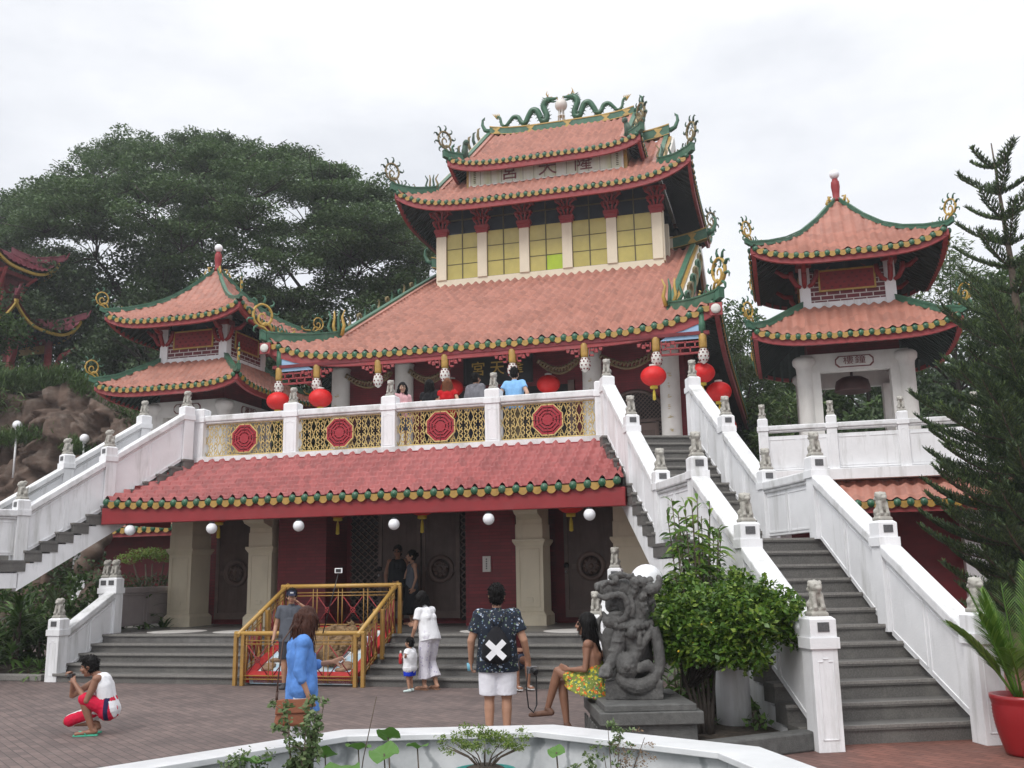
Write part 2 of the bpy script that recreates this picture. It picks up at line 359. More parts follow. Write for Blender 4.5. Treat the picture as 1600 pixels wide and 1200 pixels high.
# ------------------------------------------------------------------ curved tile roofs
def ornament(mb,o,dx,s,g=0,gr=1,rich=True):
    """open scroll finial: big spiral ring with hooked flames, tail of small curls running back down the ridge"""
    o=Vector(o);dx=Vector(dx).normalized();U=Vector((0,0,1));side=dx.cross(U)
    def P(a,b): return o+dx*(a*s)+U*(b*s)
    def curl(pts,r0,r1,mi):
        n=len(pts); mb.tube([P(*p) for p in pts],[(r0+(r1-r0)*i/(n-1))*s for i in range(n)],6,mi,flat=1.3)
    def spiral(ca,cb,r0,r1,a0,a1,n=18):
        return [(ca+(r0+(r1-r0)*i/(n-1))*cos(R(a0+(a1-a0)*i/(n-1))),cb+(r0+(r1-r0)*i/(n-1))*sin(R(a0+(a1-a0)*i/(n-1)))) for i in range(n)]
    E=lambda L: [(a,.04+b*1.12) for a,b in L]
    curl([(-.35,-.02),(-.25,.02)]+E(spiral(0,.52,.40,.36,-95,190,18)),.05,.05,g); curl(E(spiral(0,.52,.36,.33,190,255,6)+spiral(-.02,.44,.25,.06,255,560,16)),.048,.025,g)
    curl(E(spiral(.04,.70,.16,.05,120,-160,10)),.032,.014,gr)
    for a in (20,75,128,165):
        ca,sa=cos(R(a)),sin(R(a)); curl(E([(ca*.36,.52+sa*.36),(ca*.25+sa*.06,.52+sa*.25-ca*.06),(ca*.24-sa*.02,.52+sa*.22+ca*.03)]),.028,.010,gr)
    curl([(-.42,0),(-.30,.28),(-.12,.36),(.02,.28),(.03,.14)],.05,.03,g)
    for a in (-60,-22,16,54,92,130,165):
        c=Vector((0,.52)); ca,sa=cos(R(a)),sin(R(a))
        q=[(ca*.42,.52+sa*.42),(ca*.56-sa*.06,.52+sa*.56+ca*.06),(ca*.66-sa*.02,.52+sa*.66+ca*.02),(ca*.66+sa*.08,.52+sa*.66-ca*.08)]
        q=[(u,.04+v*1.12) for u,v in q]; curl(q,.055,.012,gr)
    curl([(-.2,.02),(-.45,.02),(-.68,.10),(-.80,.26),(-.74,.38),(-.66,.32)],.055,.02,gr)
    if rich:
        curl([(-.6,.06),(-.9,.0),(-1.15,.05),(-1.3,.2),(-1.24,.3),(-1.17,.24)],.065,.022,g)
        curl([(-.95,.02),(-.98,.18),(-.90,.26)],.04,.015,gr); curl([(-.55,.08),(-.55,.24),(-.47,.30)],.04,.015,gr)
def gen_roof(root,name,c,W0,D0,hx,hy,zpts,up,pw=6,pitch=.33,nc=26,amp=.055,fascia_h=.28,mats=None,trim=(.1,.12),over=1.6,fas=None,ball=True,sides='FRBL',hipw=.2,hiph=.26,orn=0,ornm=None,lip=.085,qd=1.4):
    """hip-and-gable roof; c=(cx,cy), eave half sizes W0 x D0; hx,hy the hip skirt; zpts [(d,z)] heights by distance in from the front eave"""
    cx,cy=c; ds=[p[0] for p in zpts]; zs=[p[1] for p in zpts]; dtop=ds[-1]
    def zf(d): return np.interp(d,ds,zs)
    def wf(d): return np.where(d<hy,W0-hx*np.clip(d/hy,0,1),W0-hx) if hy<dtop-1e-6 else W0-hx*d/hy
    def wside(d): return D0-hy*d/hx            # half length of a side at depth d (0..hx)
    def upf(ratio,t): return up*np.abs(ratio)**pw*np.clip(1-t,0,1)**qd
    def surf(side,x,d):
        """world point of side F/B/L/R, x along the eave, d horizontal distance in"""
        if side in 'FB': t=np.clip(d/hy,0,1); z=zf(d)+upf(x/np.maximum(wf(d),1e-3),t)
        else: t=np.clip(d/hx,0,1); z=zf(t*hy)+upf(x/np.maximum(wside(d),1e-3),t)
        if side=='F': return cx+x,cy-D0+d,z
        if side=='B': return cx-x,cy+D0-d,z
        if side=='R': return cx+W0-d,cy+x,z
        return cx-W0+d,cy-x,z
    V=[];Q=[];base=0
    SB=8
    tri=MB(); fasc=MB(); sof=MB()
    for sd in sides:
        Wm=W0 if sd in 'FB' else D0; dmax=dtop if sd in 'FB' else hx
        nr=int(round(2*Wm/pitch)); pt=2*Wm/nr
        xs=np.linspace(-Wm,Wm,nr*SB+1); ph=((xs+Wm)/pt)%1.0
        wave=amp*(.5+.5*np.cos((ph-.5)*2*PI))**1.25
        ncs=max(2,int(round(nc*dmax/dtop))) 
        rows=[]
        for j in range(ncs):
            rows.append((dmax*j/ncs,lip)); rows.append((dmax*(j+1)/ncs,0))
        rows=np.array(rows); m=len(rows);n=len(xs)
        P=np.zeros((m,n,3)); 
        for i,(d,off) in enumerate(rows):
            wd=float(wf(np.array(d))) if sd in 'FB' else wside(d)
            x=np.clip(xs,-wd,wd); px,py,pz=surf(sd,x,np.full(n,d))
            P[i,:,0]=px;P[i,:,1]=py;P[i,:,2]=pz+wave+off
        jit=np.random.default_rng(5).uniform(-1,1,(ncs,nr+1)); rib=np.minimum(((xs+Wm)/pt).astype(int),nr)   # every tile sits a little differently
        for i in range(m): P[i,:,2]+=jit[i//2][rib]*(.018 if i%2==0 else .006)
        idx=np.arange(m*n).reshape(m,n)
        q=np.stack([idx[:-1,:-1],idx[:-1,1:],idx[1:,1:],idx[1:,:-1]],-1).reshape(-1,4)
        # drop collapsed faces beyond the hips
        A=P.reshape(-1,3); wdt=np.linalg.norm(A[q[:,0]]-A[q[:,1]],axis=1)+np.linalg.norm(A[q[:,2]]-A[q[:,3]],axis=1)
        q=q[wdt>.004]
        V.append(A);Q.append(q+base);base+=m*n
        # eave end tiles
        out={'F':(0,-1,0),'B':(0,1,0),'R':(1,0,0),'L':(-1,0,0)}[sd]; ov=Vector(out)
        al=Vector((-ov.y,ov.x,0))
        def pe(x,d=0.): 
            a=surf(sd,np.array([x]),np.array([d])); return Vector((a[0].item() if hasattr(a[0],'item') else a[0],a[1].item() if hasattr(a[1],'item') else a[1],a[2].item()))
        rg,ry=trim
        Mx=Matrix((al,ov,Vector((0,0,1)))).transposed()
        if ball:
            for k in range(nr):
                x=-Wm+(k+.5)*pt
                p=pe(x); tri.ball(p+ov*.03+Vector((0,0,amp*.4)),rg,10,0,(1,.7,1),Mx)
                if k<nr-0:
                    x2=-Wm+k*pt
                    if k==0: continue
                    p=pe(x2)+ov*.02
                    pr=[]
                    for a in range(0,181,22): pr.append((cos(R(a))*ry*1.02,-sin(R(a))*ry*1.15))
                    pts=[p+al*u+Vector((0,0,v+.035)) for u,v in [(ry*1.02,.035)]+pr+[(-ry*1.02,.035)]]
                    n_=len(pts); f=[q_+ov*.035 for q_ in pts]
                    tri.add(pts+f,[tuple(range(n_)),tuple(range(2*n_-1,n_-1,-1))]+[(i,n_+i,n_+(i+1)%n_,(i+1)%n_) for i in range(n_)],1)
        # fascia board, follows the eave curve
        ns=28; sx=[-Wm+2*Wm*i/ns for i in range(ns+1)]
        for i in range(ns):
            a=pe(sx[i]);b_=pe(sx[i+1]); i0=-ov*.02; i1=-ov*.14; t0=Vector((0,0,-.035)); t1=Vector((0,0,-.035-fascia_h))
            fasc.hexa([a+i0+t1,b_+i0+t1,b_+i1+t1,a+i1+t1],[a+i0+t0,b_+i0+t0,b_+i1+t0,a+i1+t0],0)
        # soffit with rafters
        ov_=min(over,dmax)
        for i in range(ns):
            for j in range(2):
                d0=.12+(ov_-.12)*j/2; d1=.12+(ov_-.12)*(j+1)/2
                def lim(x,d): 
                    w_=float(wf(np.array(d))) if sd in 'FB' else wside(min(d,hx)); return max(-w_,min(w_,x))
                dz=Vector((0,0,-.1-fascia_h*.5))
                c4=[pe(lim(sx[i],d0),d0)+dz,pe(lim(sx[i+1],d0),d0)+dz,pe(lim(sx[i+1],d1),d1)+dz,pe(lim(sx[i],d1),d1)+dz]
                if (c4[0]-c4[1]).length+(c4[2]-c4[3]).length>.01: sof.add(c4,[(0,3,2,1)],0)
        nrf=int(2*Wm/.24)
        for k in range(1,nrf):
            x=-Wm+2*Wm*k/nrf; dz=Vector((0,0,-.17-fascia_h*.5))
            w1=float(wf(np.array(ov_))) if sd in 'FB' else wside(min(ov_,hx))
            if abs(x)>w1+.02: 
                # ends on the hip
                h_=(Wm-abs(x))/(hx if sd in 'FB' else hy)*(hy if sd in 'FB' else hx); de=max(.2,min(ov_,h_))
            else: de=ov_
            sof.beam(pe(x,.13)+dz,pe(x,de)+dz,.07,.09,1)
    me=fast_mesh(name,np.concatenate(V),np.concatenate(Q),mats or M['tile'])
    roof=link(name,me,root)
    if ball: tri.build('eave_end_tiles',[M['green'],M['yellow']],roof,True)
    fasc.build('fascia',fas or M['fascia'],roof,True)
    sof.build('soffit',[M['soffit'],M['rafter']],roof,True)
    # hips
    K=16
    for sx_,sy_ in ((-1,-1),(1,-1),(1,1),(-1,1)):
        if sy_>0 and 'B' not in sides: continue
        h=MB(); pp=[]
        for i in range(K+1):
            t=i/K; d=hy*t; z=zf(d)+up*(1-t)**qd
            pp.append(Vector((cx+sx_*(W0-hx*t),cy+sy_*(D0-hy*t),float(z)+.06)))
        o0=pp[0]+Vector((sx_*.12,sy_*.12,.06)); pp=[o0]+pp
        for a,b_ in zip(pp,pp[1:]): h.beam(a+Vector((0,0,hiph*.35)),b_+Vector((0,0,hiph*.35)),hipw,hiph,0)
        for a,b_ in zip(pp,pp[1:]): h.beam(a+Vector((0,0,hiph*.85+.03)),b_+Vector((0,0,hiph*.85+.03)),hipw*1.25,.05,0)
        h.build('hip_ridge',M['ridge_green'],roof,True)
        if orn:
            om=MB(); e=pp[0]; ornament(om,e+Vector((-sx_*.05,-sy_*.05,hiph*.8)),(sx_*.7,sy_,0),orn)
            om.build('scroll_ornament',ornm or [M['gold'],M['ridge_green']],roof,True)
    return roof,surf,zf
def gable_fill(roof,cx,cy,xv,D0,hy,zf,dtop,mats,names='gable_wall'):
    """triangular gable walls under the verges, at x = cx +- xv"""
    for s in (-1,1):
        g=MB(); pts=[]
        for d in np.linspace(hy,dtop,8): pts.append((cx+s*xv,cy-D0+d,float(zf(d))-.02))
        for d in np.linspace(dtop,hy,8)[1:]: pts.append((cx+s*xv,cy+D0-d,float(zf(d))-.02))
        n=len(pts); th=[(p[0]-s*.15,p[1],p[2]) for p in pts]
        f=[tuple(range(n)),tuple(range(2*n-1,n-1,-1))]+[(i,n+i,n+(i+1)%n,(i+1)%n) for i in range(n)]
        g.add(pts+th,f,0)
        g.build(names,mats,roof,True)
def verges(roof,cx,cy,xv,D0,hy,zf,dtop,front_only=False):
    """raised bands down each gable edge: pink tile cap, green and gold mouldings, white board on the outside"""
    for s in (-1,1):
        g=MB()
        for fy in ((-1,1) if not front_only else (-1,)):
            P=[Vector((cx+s*xv,cy+fy*(D0-d),float(zf(d)))) for d in np.linspace(hy,dtop,7)]
            for a,b in zip(P,P[1:]):
                for ox,wd,z0,z1,mi in ((-.20,.16,.0,.22,3),(-.02,.18,-.02,.30,0),(.15,.12,-.10,.20,1),(.27,.10,-.42,.12,2)):
                    k=Vector((s*ox,0,(z0+z1)/2)); g.beam(a+k,b+k,wd,z1-z0,mi)
        g.build('verge_band',[M['ridge_green'],M['yellow'],M['palewood'],M['tile']],roof,True)
def ridge(roof,cx,cy,xr,z,rise,h=.42,th=.28):
    g=MB(); K=24; P=[]
    for i in range(K+1):
        u=-1+2*i/K; P.append(Vector((cx+u*xr,cy,z+rise*abs(u)**4)))
    for a,b in zip(P,P[1:]):
        k=Vector((0,0,h/2)); g.beam(a+k,b+k,th,h,0); k=Vector((0,0,h+.035)); g.beam(a+k,b+k,th*1.2,.05,1); k=Vector((0,0,.015)); g.beam(a+k,b+k,th*1.15,.03,1)
    for u in (-.42,.1,.62,-.9,.9):
        x=cx+u*xr; zz=z+rise*abs(u)**4
        g.add([(x-.2,cy-th*.5-.02,zz+h*.98),(x+.2,cy-th*.5-.02,zz+h*.98),(x+.05,cy-th*.5-.02,zz+h*.5),(x+.2,cy-th*.5-.02,zz+.03),(x-.2,cy-th*.5-.02,zz+.03),(x-.05,cy-th*.5-.02,zz+h*.5)],[(0,1,2,3,4,5)],1)
    for s in (-1,1):
        e=P[0] if s<0 else P[-1]
        g.tube([e+Vector((0,0,h*.5)),e+Vector((s*.25,0,h*.8)),e+Vector((s*.38,0,h+.22)),e+Vector((s*.36,0,h+.46)),e+Vector((s*.26,0,h+.56)),e+Vector((s*.28,0,h+.44))],[.12,.10,.075,.055,.04,.02],8,0)
    g.build('ridge',[M['ridge_green'],M['gold']],roof,True)
# ------------------------------------------------------------------ CJK lettering as solid mesh
def glyphs(txt,size,ext=.01):
    cu=bpy.data.curves.new('t','FONT'); cu.body=txt; cu.size=size; cu.extrude=ext; cu.align_x='CENTER'; cu.align_y='CENTER'; cu.resolution_u=3
    o=bpy.data.objects.new('t',cu); COL.objects.link(o); dg=bpy.context.evaluated_depsgraph_get(); dg.update()
    me=bpy.data.meshes.new_from_object(o.evaluated_get(dg)); bpy.data.objects.remove(o)
    v=np.array([p.co for p in me.vertices]); f=[tuple(p.vertices) for p in me.polygons]
    bpy.data.meshes.remove(me); return v,f
def put_text(mb,txt,size,c,mi=0,ext=.012,sx=1,rot=None):
    """standing lettering facing -Y, centred at c"""
    v,f=glyphs(txt,size,ext)
    if len(v)==0: return
    c=Vector(c); out=[]
    for p in v:
        q=Vector((p[0]*sx,-p[2],p[1]))
        if rot is not None: q=rot@q
        out.append(c+q)
    mb.add(out,f,mi)
# ------------------------------------------------------------------ the temple
T=thing('temple','tall three roofed temple of terracotta tiles with red walls and dragons on its top ridge','temple',(0,21,0),world=True)
CY=40.3
# --- upper terrace floor and lower storey
b=MB(); b.box(-5.6,5.6,20.62,31.0,4.45,4.76); b.box(-7.4,7.4,26.9,53,4.44,4.75)
b.build('terrace_floor',M['whitecap'],T)
b=MB()
b.box(-5.85,5.85,22.3,33,.8,4.45)
b.box(-2.95,-1.71,20.98,22.3,.82,4.45); b.box(1.71,2.86,20.98,22.3,.82,4.45)
b.build('lower_wall',M['redbrick'],T)
def pillar(x0,x1,y0,y1):
    p=MB()
    p.box(x0-.0,x1+.0,y0,y1,1.12,3.0)
    bx=.06
    p.prism([(x0-bx,y0-bx),(x1+bx,y0-bx),(x1+bx,y1+bx),(x0-bx,y1+bx)],.82,1.04)
    p.prism([(x0-bx,y0-bx),(x1+bx,y0-bx),(x1+bx,y1+bx),(x0-bx,y1+bx)],1.04,1.12,0,None,[(x0,y0),(x1,y0),(x1,y1),(x0,y1)])
    p.prism([(x0,y0),(x1,y0),(x1,y1),(x0,y1)],2.52,2.62,0,None,[(x0-.06,y0-.06),(x1+.06,y0-.06),(x1+.06,y1+.06),(x0-.06,y1+.06)])
    p.prism([(x0-.06,y0-.06),(x1+.06,y0-.06),(x1+.06,y1+.06),(x0-.06,y1+.06)],2.62,2.67)
    p.box(x0+.015,x1-.015,y0+.015,y1-.015,3.0,4.4)
    # sunk panel frame on the front, and a small cover plate
    t=.015
    for a,b_,c_,d in ((x0+.08,x0+.1,1.2,2.46),(x1-.1,x1-.08,1.2,2.46),(x0+.08,x1-.08,2.44,2.46),(x0+.08,x1-.08,1.2,1.22)): p.box(a,b_,y0-t,y0,c_,d,1)
    p.box((x0+x1)/2-.07,(x0+x1)/2+.07,y0-.02,y0,1.32,1.42,1)
    p.build('pillar',[M['cream'],M['cream_light']],T,bevel=.012)
for x0,x1,y1 in ((-5.87,-5.25,21.75),(-3.71,-3.09,21.5),(2.88,3.5,21.6),(5.05,5.87,21.75)): pillar(x0,x1,20.93,y1)
b=MB()
for x in (-3.4,3.19):
    b=MB(); b.hexa([(x-.22,20.55,3.2),(x+.30,20.55,3.2),(x+.30,20.93,3.1),(x-.22,20.93,3.1)],[(x-.30,20.3,3.6),(x+.30,20.3,3.6),(x+.30,20.93,3.6),(x-.30,20.93,3.6)]); b.build('corbel',M['cream_light'],T)
# doors
def disc_door(x0,x1,y,z0=.95,z1=3.6,knob=True,half=False):
    d=MB(); d.box(x0,x1,y-.05,y+.03,z0,z1,0)
    f=.09
    for a,b_,c_,e in ((x0,x0+f,z0,z1),(x1-f,x1,z0,z1),(x0+f,x1-f,z0,z0+.16),(x0+f,x1-f,z1-.12,z1)): d.box(a,b_,y-.085,y-.05,c_,e,1)
    cx=(x0+x1)/2; cz=z0+1.12; r=min(.33,(x1-x0)*.36)
    def ring(r0,r1,yy,mi,n=28):
        vs=[];fs=[]
        for k in range(n):
            a=2*PI*k/n
            for rr in (r0,r1):
                vs.append((cx+rr*cos(a),yy,cz+rr*sin(a)))
        for k in range(n):
            k2=(k+1)%n; fs.append((2*k,2*k2,2*k2+1,2*k+1))
        d.add(vs,fs,mi)
    axis=Matrix.Rotation(R(90),3,'X')
    d.lathe([(r*.68,0),(r*.68,.05),(r*.75,.07),(r,.07),(r,0)],(cx,y-.05,cz),28,1,axis=axis)
    d.lathe([(r*.60,0),(r*.60,.045),(r*.42,.06),(.001,.06)],(cx,y-.05,cz),20,0,axis=axis)
    for k in range(8):
        a=2*PI*k/8; d.ball((cx+r*.46*cos(a),y-.115,cz+r*.46*sin(a)),r*.13,6,1)
    d.ball((cx,y-.12,cz),r*.2,8,1)
    for s in (-1,1): d.box(*(sorted((cx+s*r,cx+s*(r+.12)))),y-.09,y-.05,cz-.05,cz+.05,1)
    o=d.build('door',[M['wood'],M['wood2']],T)
    if knob:
        h=MB(); kx=x0+.05; h.lathe([(.03,0),(.06,.03),(.06,.05),(.02,.07)],(kx,y-.085,z0+1.15),12,0,axis=axis); h.ball((kx,y-.16,z0+1.0),.03,8,1)
        h.build('handle',[M['black'],M['metal']],o,True)
disc_door(-.8,.27,22.0); disc_door(.31,1.25,22.0,knob=False)
disc_door(3.75,4.98,22.0); disc_door(-5.2,-4.05,22.0,knob=False)
for x0,x1 in ((-1.55,-.8),(1.25,1.62)):
    b=MB(); b.box(x0,x1,22.05,22.1,.9,3.7,1)
    nx=max(2,int((x1-x0)/.16)); 
    for i in range(nx+1):
        x=x0+(x1-x0)*i/nx
        for j in range(17):
            z=.95+j*.16
            if i<nx: 
                dx=(x1-x0)/nx; b.beam((x,22.0,z),(x+dx,22.0,z+.16),.03,.035,0); b.beam((x+dx,21.97,z),(x,21.97,z+.16),.03,.035,0)
    b.build('lattice_panel',[M['wood2'],M['dark']],T)
b=MB(); b.box(-1.71,1.71,22.1,22.3,.82,4.4); b.box(-5.3,-3.7,22.1,22.3,.82,4.4); b.box(3.5,5.2,22.1,22.3,.82,4.4); b.build('door_recess',M['darkred'],T)
b=MB(); b.box(2.12,2.30,20.93,20.98,1.98,2.32,0); 
for i in range(5): b.box(2.195,2.225,20.925,20.931,2.04+i*.05,2.07+i*.05,1)
b.build('notice_plate',[M['palewood'],M['plate']],T)
# --- lower tiled roof over the doors
gx=MB(); ys0,ys1=18.25,20.66
n=41; xs=np.linspace(-5.78,5.78,n*8+1); pt=11.56/n; ph=((xs+5.78)/pt)%1
wave=np.where(np.abs(ph-.5)<.20,.095*np.cos(np.clip((ph-.5)/.20,-1,1)*PI/2)**.6,0)
V=[];rows=[]
NC=9
for j in range(NC): rows+= [(j/NC,.085),((j+1)/NC,.0)]
for t,off in rows:
    hw=5.78-.78*t**1.15
    x=np.clip(xs,-hw,hw); y=ys0+(ys1-ys0)*t; z=3.50+1.22*t-.10*sin(PI*t)+.10*np.abs(x/5.78)**8*(1-t)
    V.append(np.stack([x,np.full_like(x,y),z+wave+off],-1))
P=np.array(V); m,nn=P.shape[:2]; idx=np.arange(m*nn).reshape(m,nn); q=np.stack([idx[:-1,:-1],idx[:-1,1:],idx[1:,1:],idx[1:,:-1]],-1).reshape(-1,4)
A=P.reshape(-1,3); q=q[(np.linalg.norm(A[q[:,0]]-A[q[:,1]],axis=1)+np.linalg.norm(A[q[:,2]]-A[q[:,3]],axis=1))>.004]
LR=link('lower_roof',fast_mesh('lower_roof',A,q,M['tile_red']),T)
tr=MB()
for k in range(n+1):
    x=-5.78+(k+.5)*pt
    def ez(x): return 3.5+.10*abs(x/5.78)**8
    if k<n: tr.ball((x,18.22,ez(x)+.035),.082,10,0,(1,.7,1))
    x=-5.78+k*pt
    if 0<k<n:
        pr=[(cos(R(a))*.105,-sin(R(a))*.125) for a in range(0,181,20)]
        pts=[Vector((x+u,18.235,ez(x)+.035+v)) for u,v in [(.105,.02)]+pr+[(-.105,.02)]]; k_=len(pts); f=[p+Vector((0,-.03,0)) for p in pts]
        tr.add(pts+f,[tuple(range(k_)),tuple(range(2*k_-1,k_-1,-1))]+[(i,k_+i,k_+(i+1)%k_,(i+1)%k_) for i in range(k_)],1)
tr.build('eave_end_tiles',[M['green'],M['yellow']],LR,True)
b=MB(); b.box(-5.78,5.78,18.27,18.42,3.14,3.5); b.box(-5.78,-5.63,18.42,20.6,3.16,3.5); b.box(5.63,5.78,18.42,20.6,3.16,3.5); b.build('fascia',M['red'],LR,True,bevel=.015)
b=MB(); b.box(-5.62,5.62,18.43,22.2,3.56,3.62); b.build('soffit',M['darkred'],LR,True)
b=MB(); b.hexa([(-5.0,20.5,3.6),(5.0,20.5,3.6),(5.0,20.64,3.6),(-5,20.64,3.6)],[(-5.0,20.5,4.7),(5.0,20.5,4.7),(5.0,20.64,4.7),(-5,20.64,4.7)]); b.build('roof_back_wall',M['red'],T)
# --- upper storey wall, columns, doors
YW=30.1
M['dull_gold']=mat('dull_carved_gold',(.15,.10,.045),.6,.4,8,.1,40)
M['faded_gold']=mat('faded_gold_lettering',(.50,.41,.24),.6,.2,8,0)
b=MB(); b.box(-5.9,5.9,YW,YW+.4,4.75,9.6); b.box(-5.9,-5.5,YW+.4,52,4.75,9.6); b.box(5.5,5.9,YW+.4,52,4.75,9.6)
b.build('upper_wall',M['redbrick'],T)
for x in (-5.48,-3.2,3.1,5.5):
    c=MB(); c.lathe([(.36,4.75),(.36,5.0),(.31,5.06),(.305,8.7),(.34,8.8)],(x,29.45,0),20,0)
    rk=random.Random(int(x*10))
    for k in range(8):
        z=7.8-k*.34+rk.uniform(-.02,.02)
        for e in range(4): u,v=rk.uniform(-.08,.02),rk.uniform(-.09,.07); c.box(x+u,x+u+rk.uniform(.03,.09),29.13,29.147,z+v,z+v+rk.uniform(.015,.03),1)
    c.build('column',[M['lightwall'],M['faded_gold']],T)
def arch_door(cx,w,z0,zt,y):
    d=MB(); hw=w/2; zs=zt-hw
    d.box(cx-hw,cx+hw,y-.02,y,z0,zs,2)
    # half-round head with lattice
    vs=[(cx,y-.02,zs)]+[(cx+hw*cos(R(a)),y-.02,zs+hw*sin(R(a))) for a in range(0,181,12)]
    d.add(vs,[(0,i,i+1) for i in range(1,len(vs)-1)],2)
    pts=[(cx+hw*cos(R(a)),y-.06,zs+hw*sin(R(a))) for a in range(0,181,12)]; d.tube(pts,.06,6,1); d.beam((cx-hw,y-.06,zs),(cx+hw,y-.06,zs),.08,.1,1)
    for s in (-1,1): d.box(min(cx+s*hw,cx+s*(hw-.28)),max(cx+s*hw,cx+s*(hw-.28)),y-.05,y-.03,z0,zs,2); d.box(cx+s*hw-.05,cx+s*hw+.05,y-.12,y-.02,z0,zs,1); d.box(cx+s*(hw-.3)-.04,cx+s*(hw-.3)+.04,y-.1,y-.02,z0,zs,1)
    g=.13
    for i in range(int(w/g)+1):
        for j in range(int(hw/g)+1):
            x=cx-hw+i*g;z=zs+j*g+.05
            if (x+g/2-cx)**2+(z+g/2-zs)**2<(hw-.03)**2:
                d.beam((x,y-.05,z),(x+g,y-.05,z+g),.03,.03,1); d.beam((x+g,y-.065,z),(x,y-.065,z+g),.03,.03,1)
    for s in (-1,1):
        for j in range(int((zs-z0)/g)):
            z=z0+j*g; xx=cx+s*(hw-.15); d.beam((xx-.1,y-.07,z),(xx+.1,y-.07,z+g),.03,.03,1); d.beam((xx+.1,y-.085,z),(xx-.1,y-.085,z+g),.03,.03,1)
    d.box(cx-hw+.32,cx-.02,y-.07,y-.02,z0,zs-.08,0); d.box(cx+.02,cx+hw-.32,y-.07,y-.02,z0,zs-.08,0)
    for s in (-1,1): d.box(cx+s*(hw-.32)/2-.24,cx+s*(hw-.32)/2+.24,y-.085,y-.07,z0+.2,zs-.3,1)
    d.build('arched_door',[M['wood2'],M['wood'],M['dark']],T)
arch_door(-4.3,1.9,4.75,7.5,YW); arch_door(4.35,1.9,4.75,7.5,YW)
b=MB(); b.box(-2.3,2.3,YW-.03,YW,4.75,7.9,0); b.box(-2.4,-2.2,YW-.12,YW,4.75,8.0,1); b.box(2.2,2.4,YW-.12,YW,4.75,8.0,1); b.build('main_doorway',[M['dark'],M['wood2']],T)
b=MB(); b.box(-1.12,1.12,29.55,29.63,7.98,8.95,0)
for x0,x1,z0,z1 in ((-1.16,-1.08,7.94,8.99),(1.08,1.16,7.94,8.99),(-1.08,1.08,7.94,8.0),(-1.08,1.08,8.93,8.99)): b.box(x0,x1,29.52,29.6,z0,z1,0)
for ch,x in (('宮',-.66),('天',-.02),('隆',.62)): put_text(b,ch,.5,(x,29.53,8.45),1,.015)
b.build('name_board',[M['black'],M['gold']],T)
# fretwork, pendants, scroll brackets under the main eave
YP=27.48
for x in (-6.7,-5.37,-3.27,-1.07,1.07,3.27,5.37,6.7):
    p=MB(); 
    p.lathe([(.10,8.12),(.115,8.2),(.115,8.5),(.10,8.55)],(x,YP,0),12,0)
    p.lathe([(.03,7.68),(.10,7.74),(.155,7.86),(.15,8.0),(.11,8.08),(.09,8.12)],(x,YP,0),14,1)
    for j,rz in enumerate((7.77,7.88,7.99,8.07)):
        for k in range(8):
            a=2*PI*(k+.5*(j%2))/8; rr=(.125,.157,.15,.12)[j]; p.ball((x+rr*cos(a),YP+rr*sin(a),rz),.026,6,2)
    if abs(x)>6: p.lathe([(.10,8.5),(.10,9.15)],(x,YP,0),12,3)
    p.build('hanging_pendant',[M['yellow'],M['palewood'],M['darkred'],M['ridge_green']],T)
    if abs(x)<6:
        for s in (-1,1):
            q=MB()
            for k in range(3):
                x0=x+s*(.14+.13*k); z0=8.42-.0*k
                q.box(min(x0,x0+s*.14),max(x0,x0+s*.14),YP-.04,YP+.04,8.38-.1*(2-k)-.03,8.38-.1*(2-k)+.02); q.box(min(x0,x0+s*.03),max(x0,x0+s*.03),YP-.04,YP+.04,8.2+.1*k-.05,8.42)
                q.box(min(x0+s*.05,x0+s*.13),max(x0+s*.05,x0+s*.13),YP-.045,YP+.035,8.30,8.36)
            q.build('fret_bracket',M['fascia'],T)
b=MB(); b.box(-6.9,6.9,YP-.09,YP+.09,8.52,8.62); b.build('eave_beam',M['darkred'],T)
for s in (-1,1):
    b=MB(); pts=[(s*5.5,8.42),(s*6.62,8.42),(s*6.62,9.05),(s*6.2,8.8),(s*5.8,8.62)]
    if s<0: pts=pts[::-1]
    vs=[(x,YP-.03,z) for x,z in pts]+[(x,YP+.03,z) for x,z in pts]; k=len(pts)
    b.add(vs,[tuple(range(k)),tuple(range(2*k-1,k-1,-1))]+[(i,k+i,k+(i+1)%k,(i+1)%k) for i in range(k)]); b.build('blue_eave_panel',M['blue'],T)
    b=MB(); x0,x1=sorted((s*5.5,s*6.62))
    for z in (8.02,8.18,8.34): b.box(x0,x1,YP-.03,YP+.03,z-.02,z+.02)
    for i in range(9):
        x=x0+(x1-x0)*i/8
        b.box(x-.018,x+.018,YP-.03,YP+.03,8.18 if i%2 else 8.02,8.34 if i%2 else 8.18); 
    b.box(x0,x1,YP-.02,YP+.02,7.98,8.02); b.build('red_fretwork',M['fascia'],T)
for x0,x1 in ((-5.1,-3.6),(-2.85,-1.6),(1.5,2.75),(3.5,5.1)):
    g=MB()
    for i in range(14):
        f=i/13; x=x0+(x1-x0)*f; z=8.45-.28*sin(PI*f)
        g.tube([(x-.09,29.2,z),(x-.02,29.17,z+.10),(x+.07,29.2,z+.04),(x+.03,29.16,z-.05)],[.045,.05,.04,.02],6,0)
    g.tube([(x0+(x1-x0)*i/12,29.22,8.42-.34*sin(PI*i/12)) for i in range(13)],.05,6,0)
    g.build('carved_valance',M['dull_gold'],T)
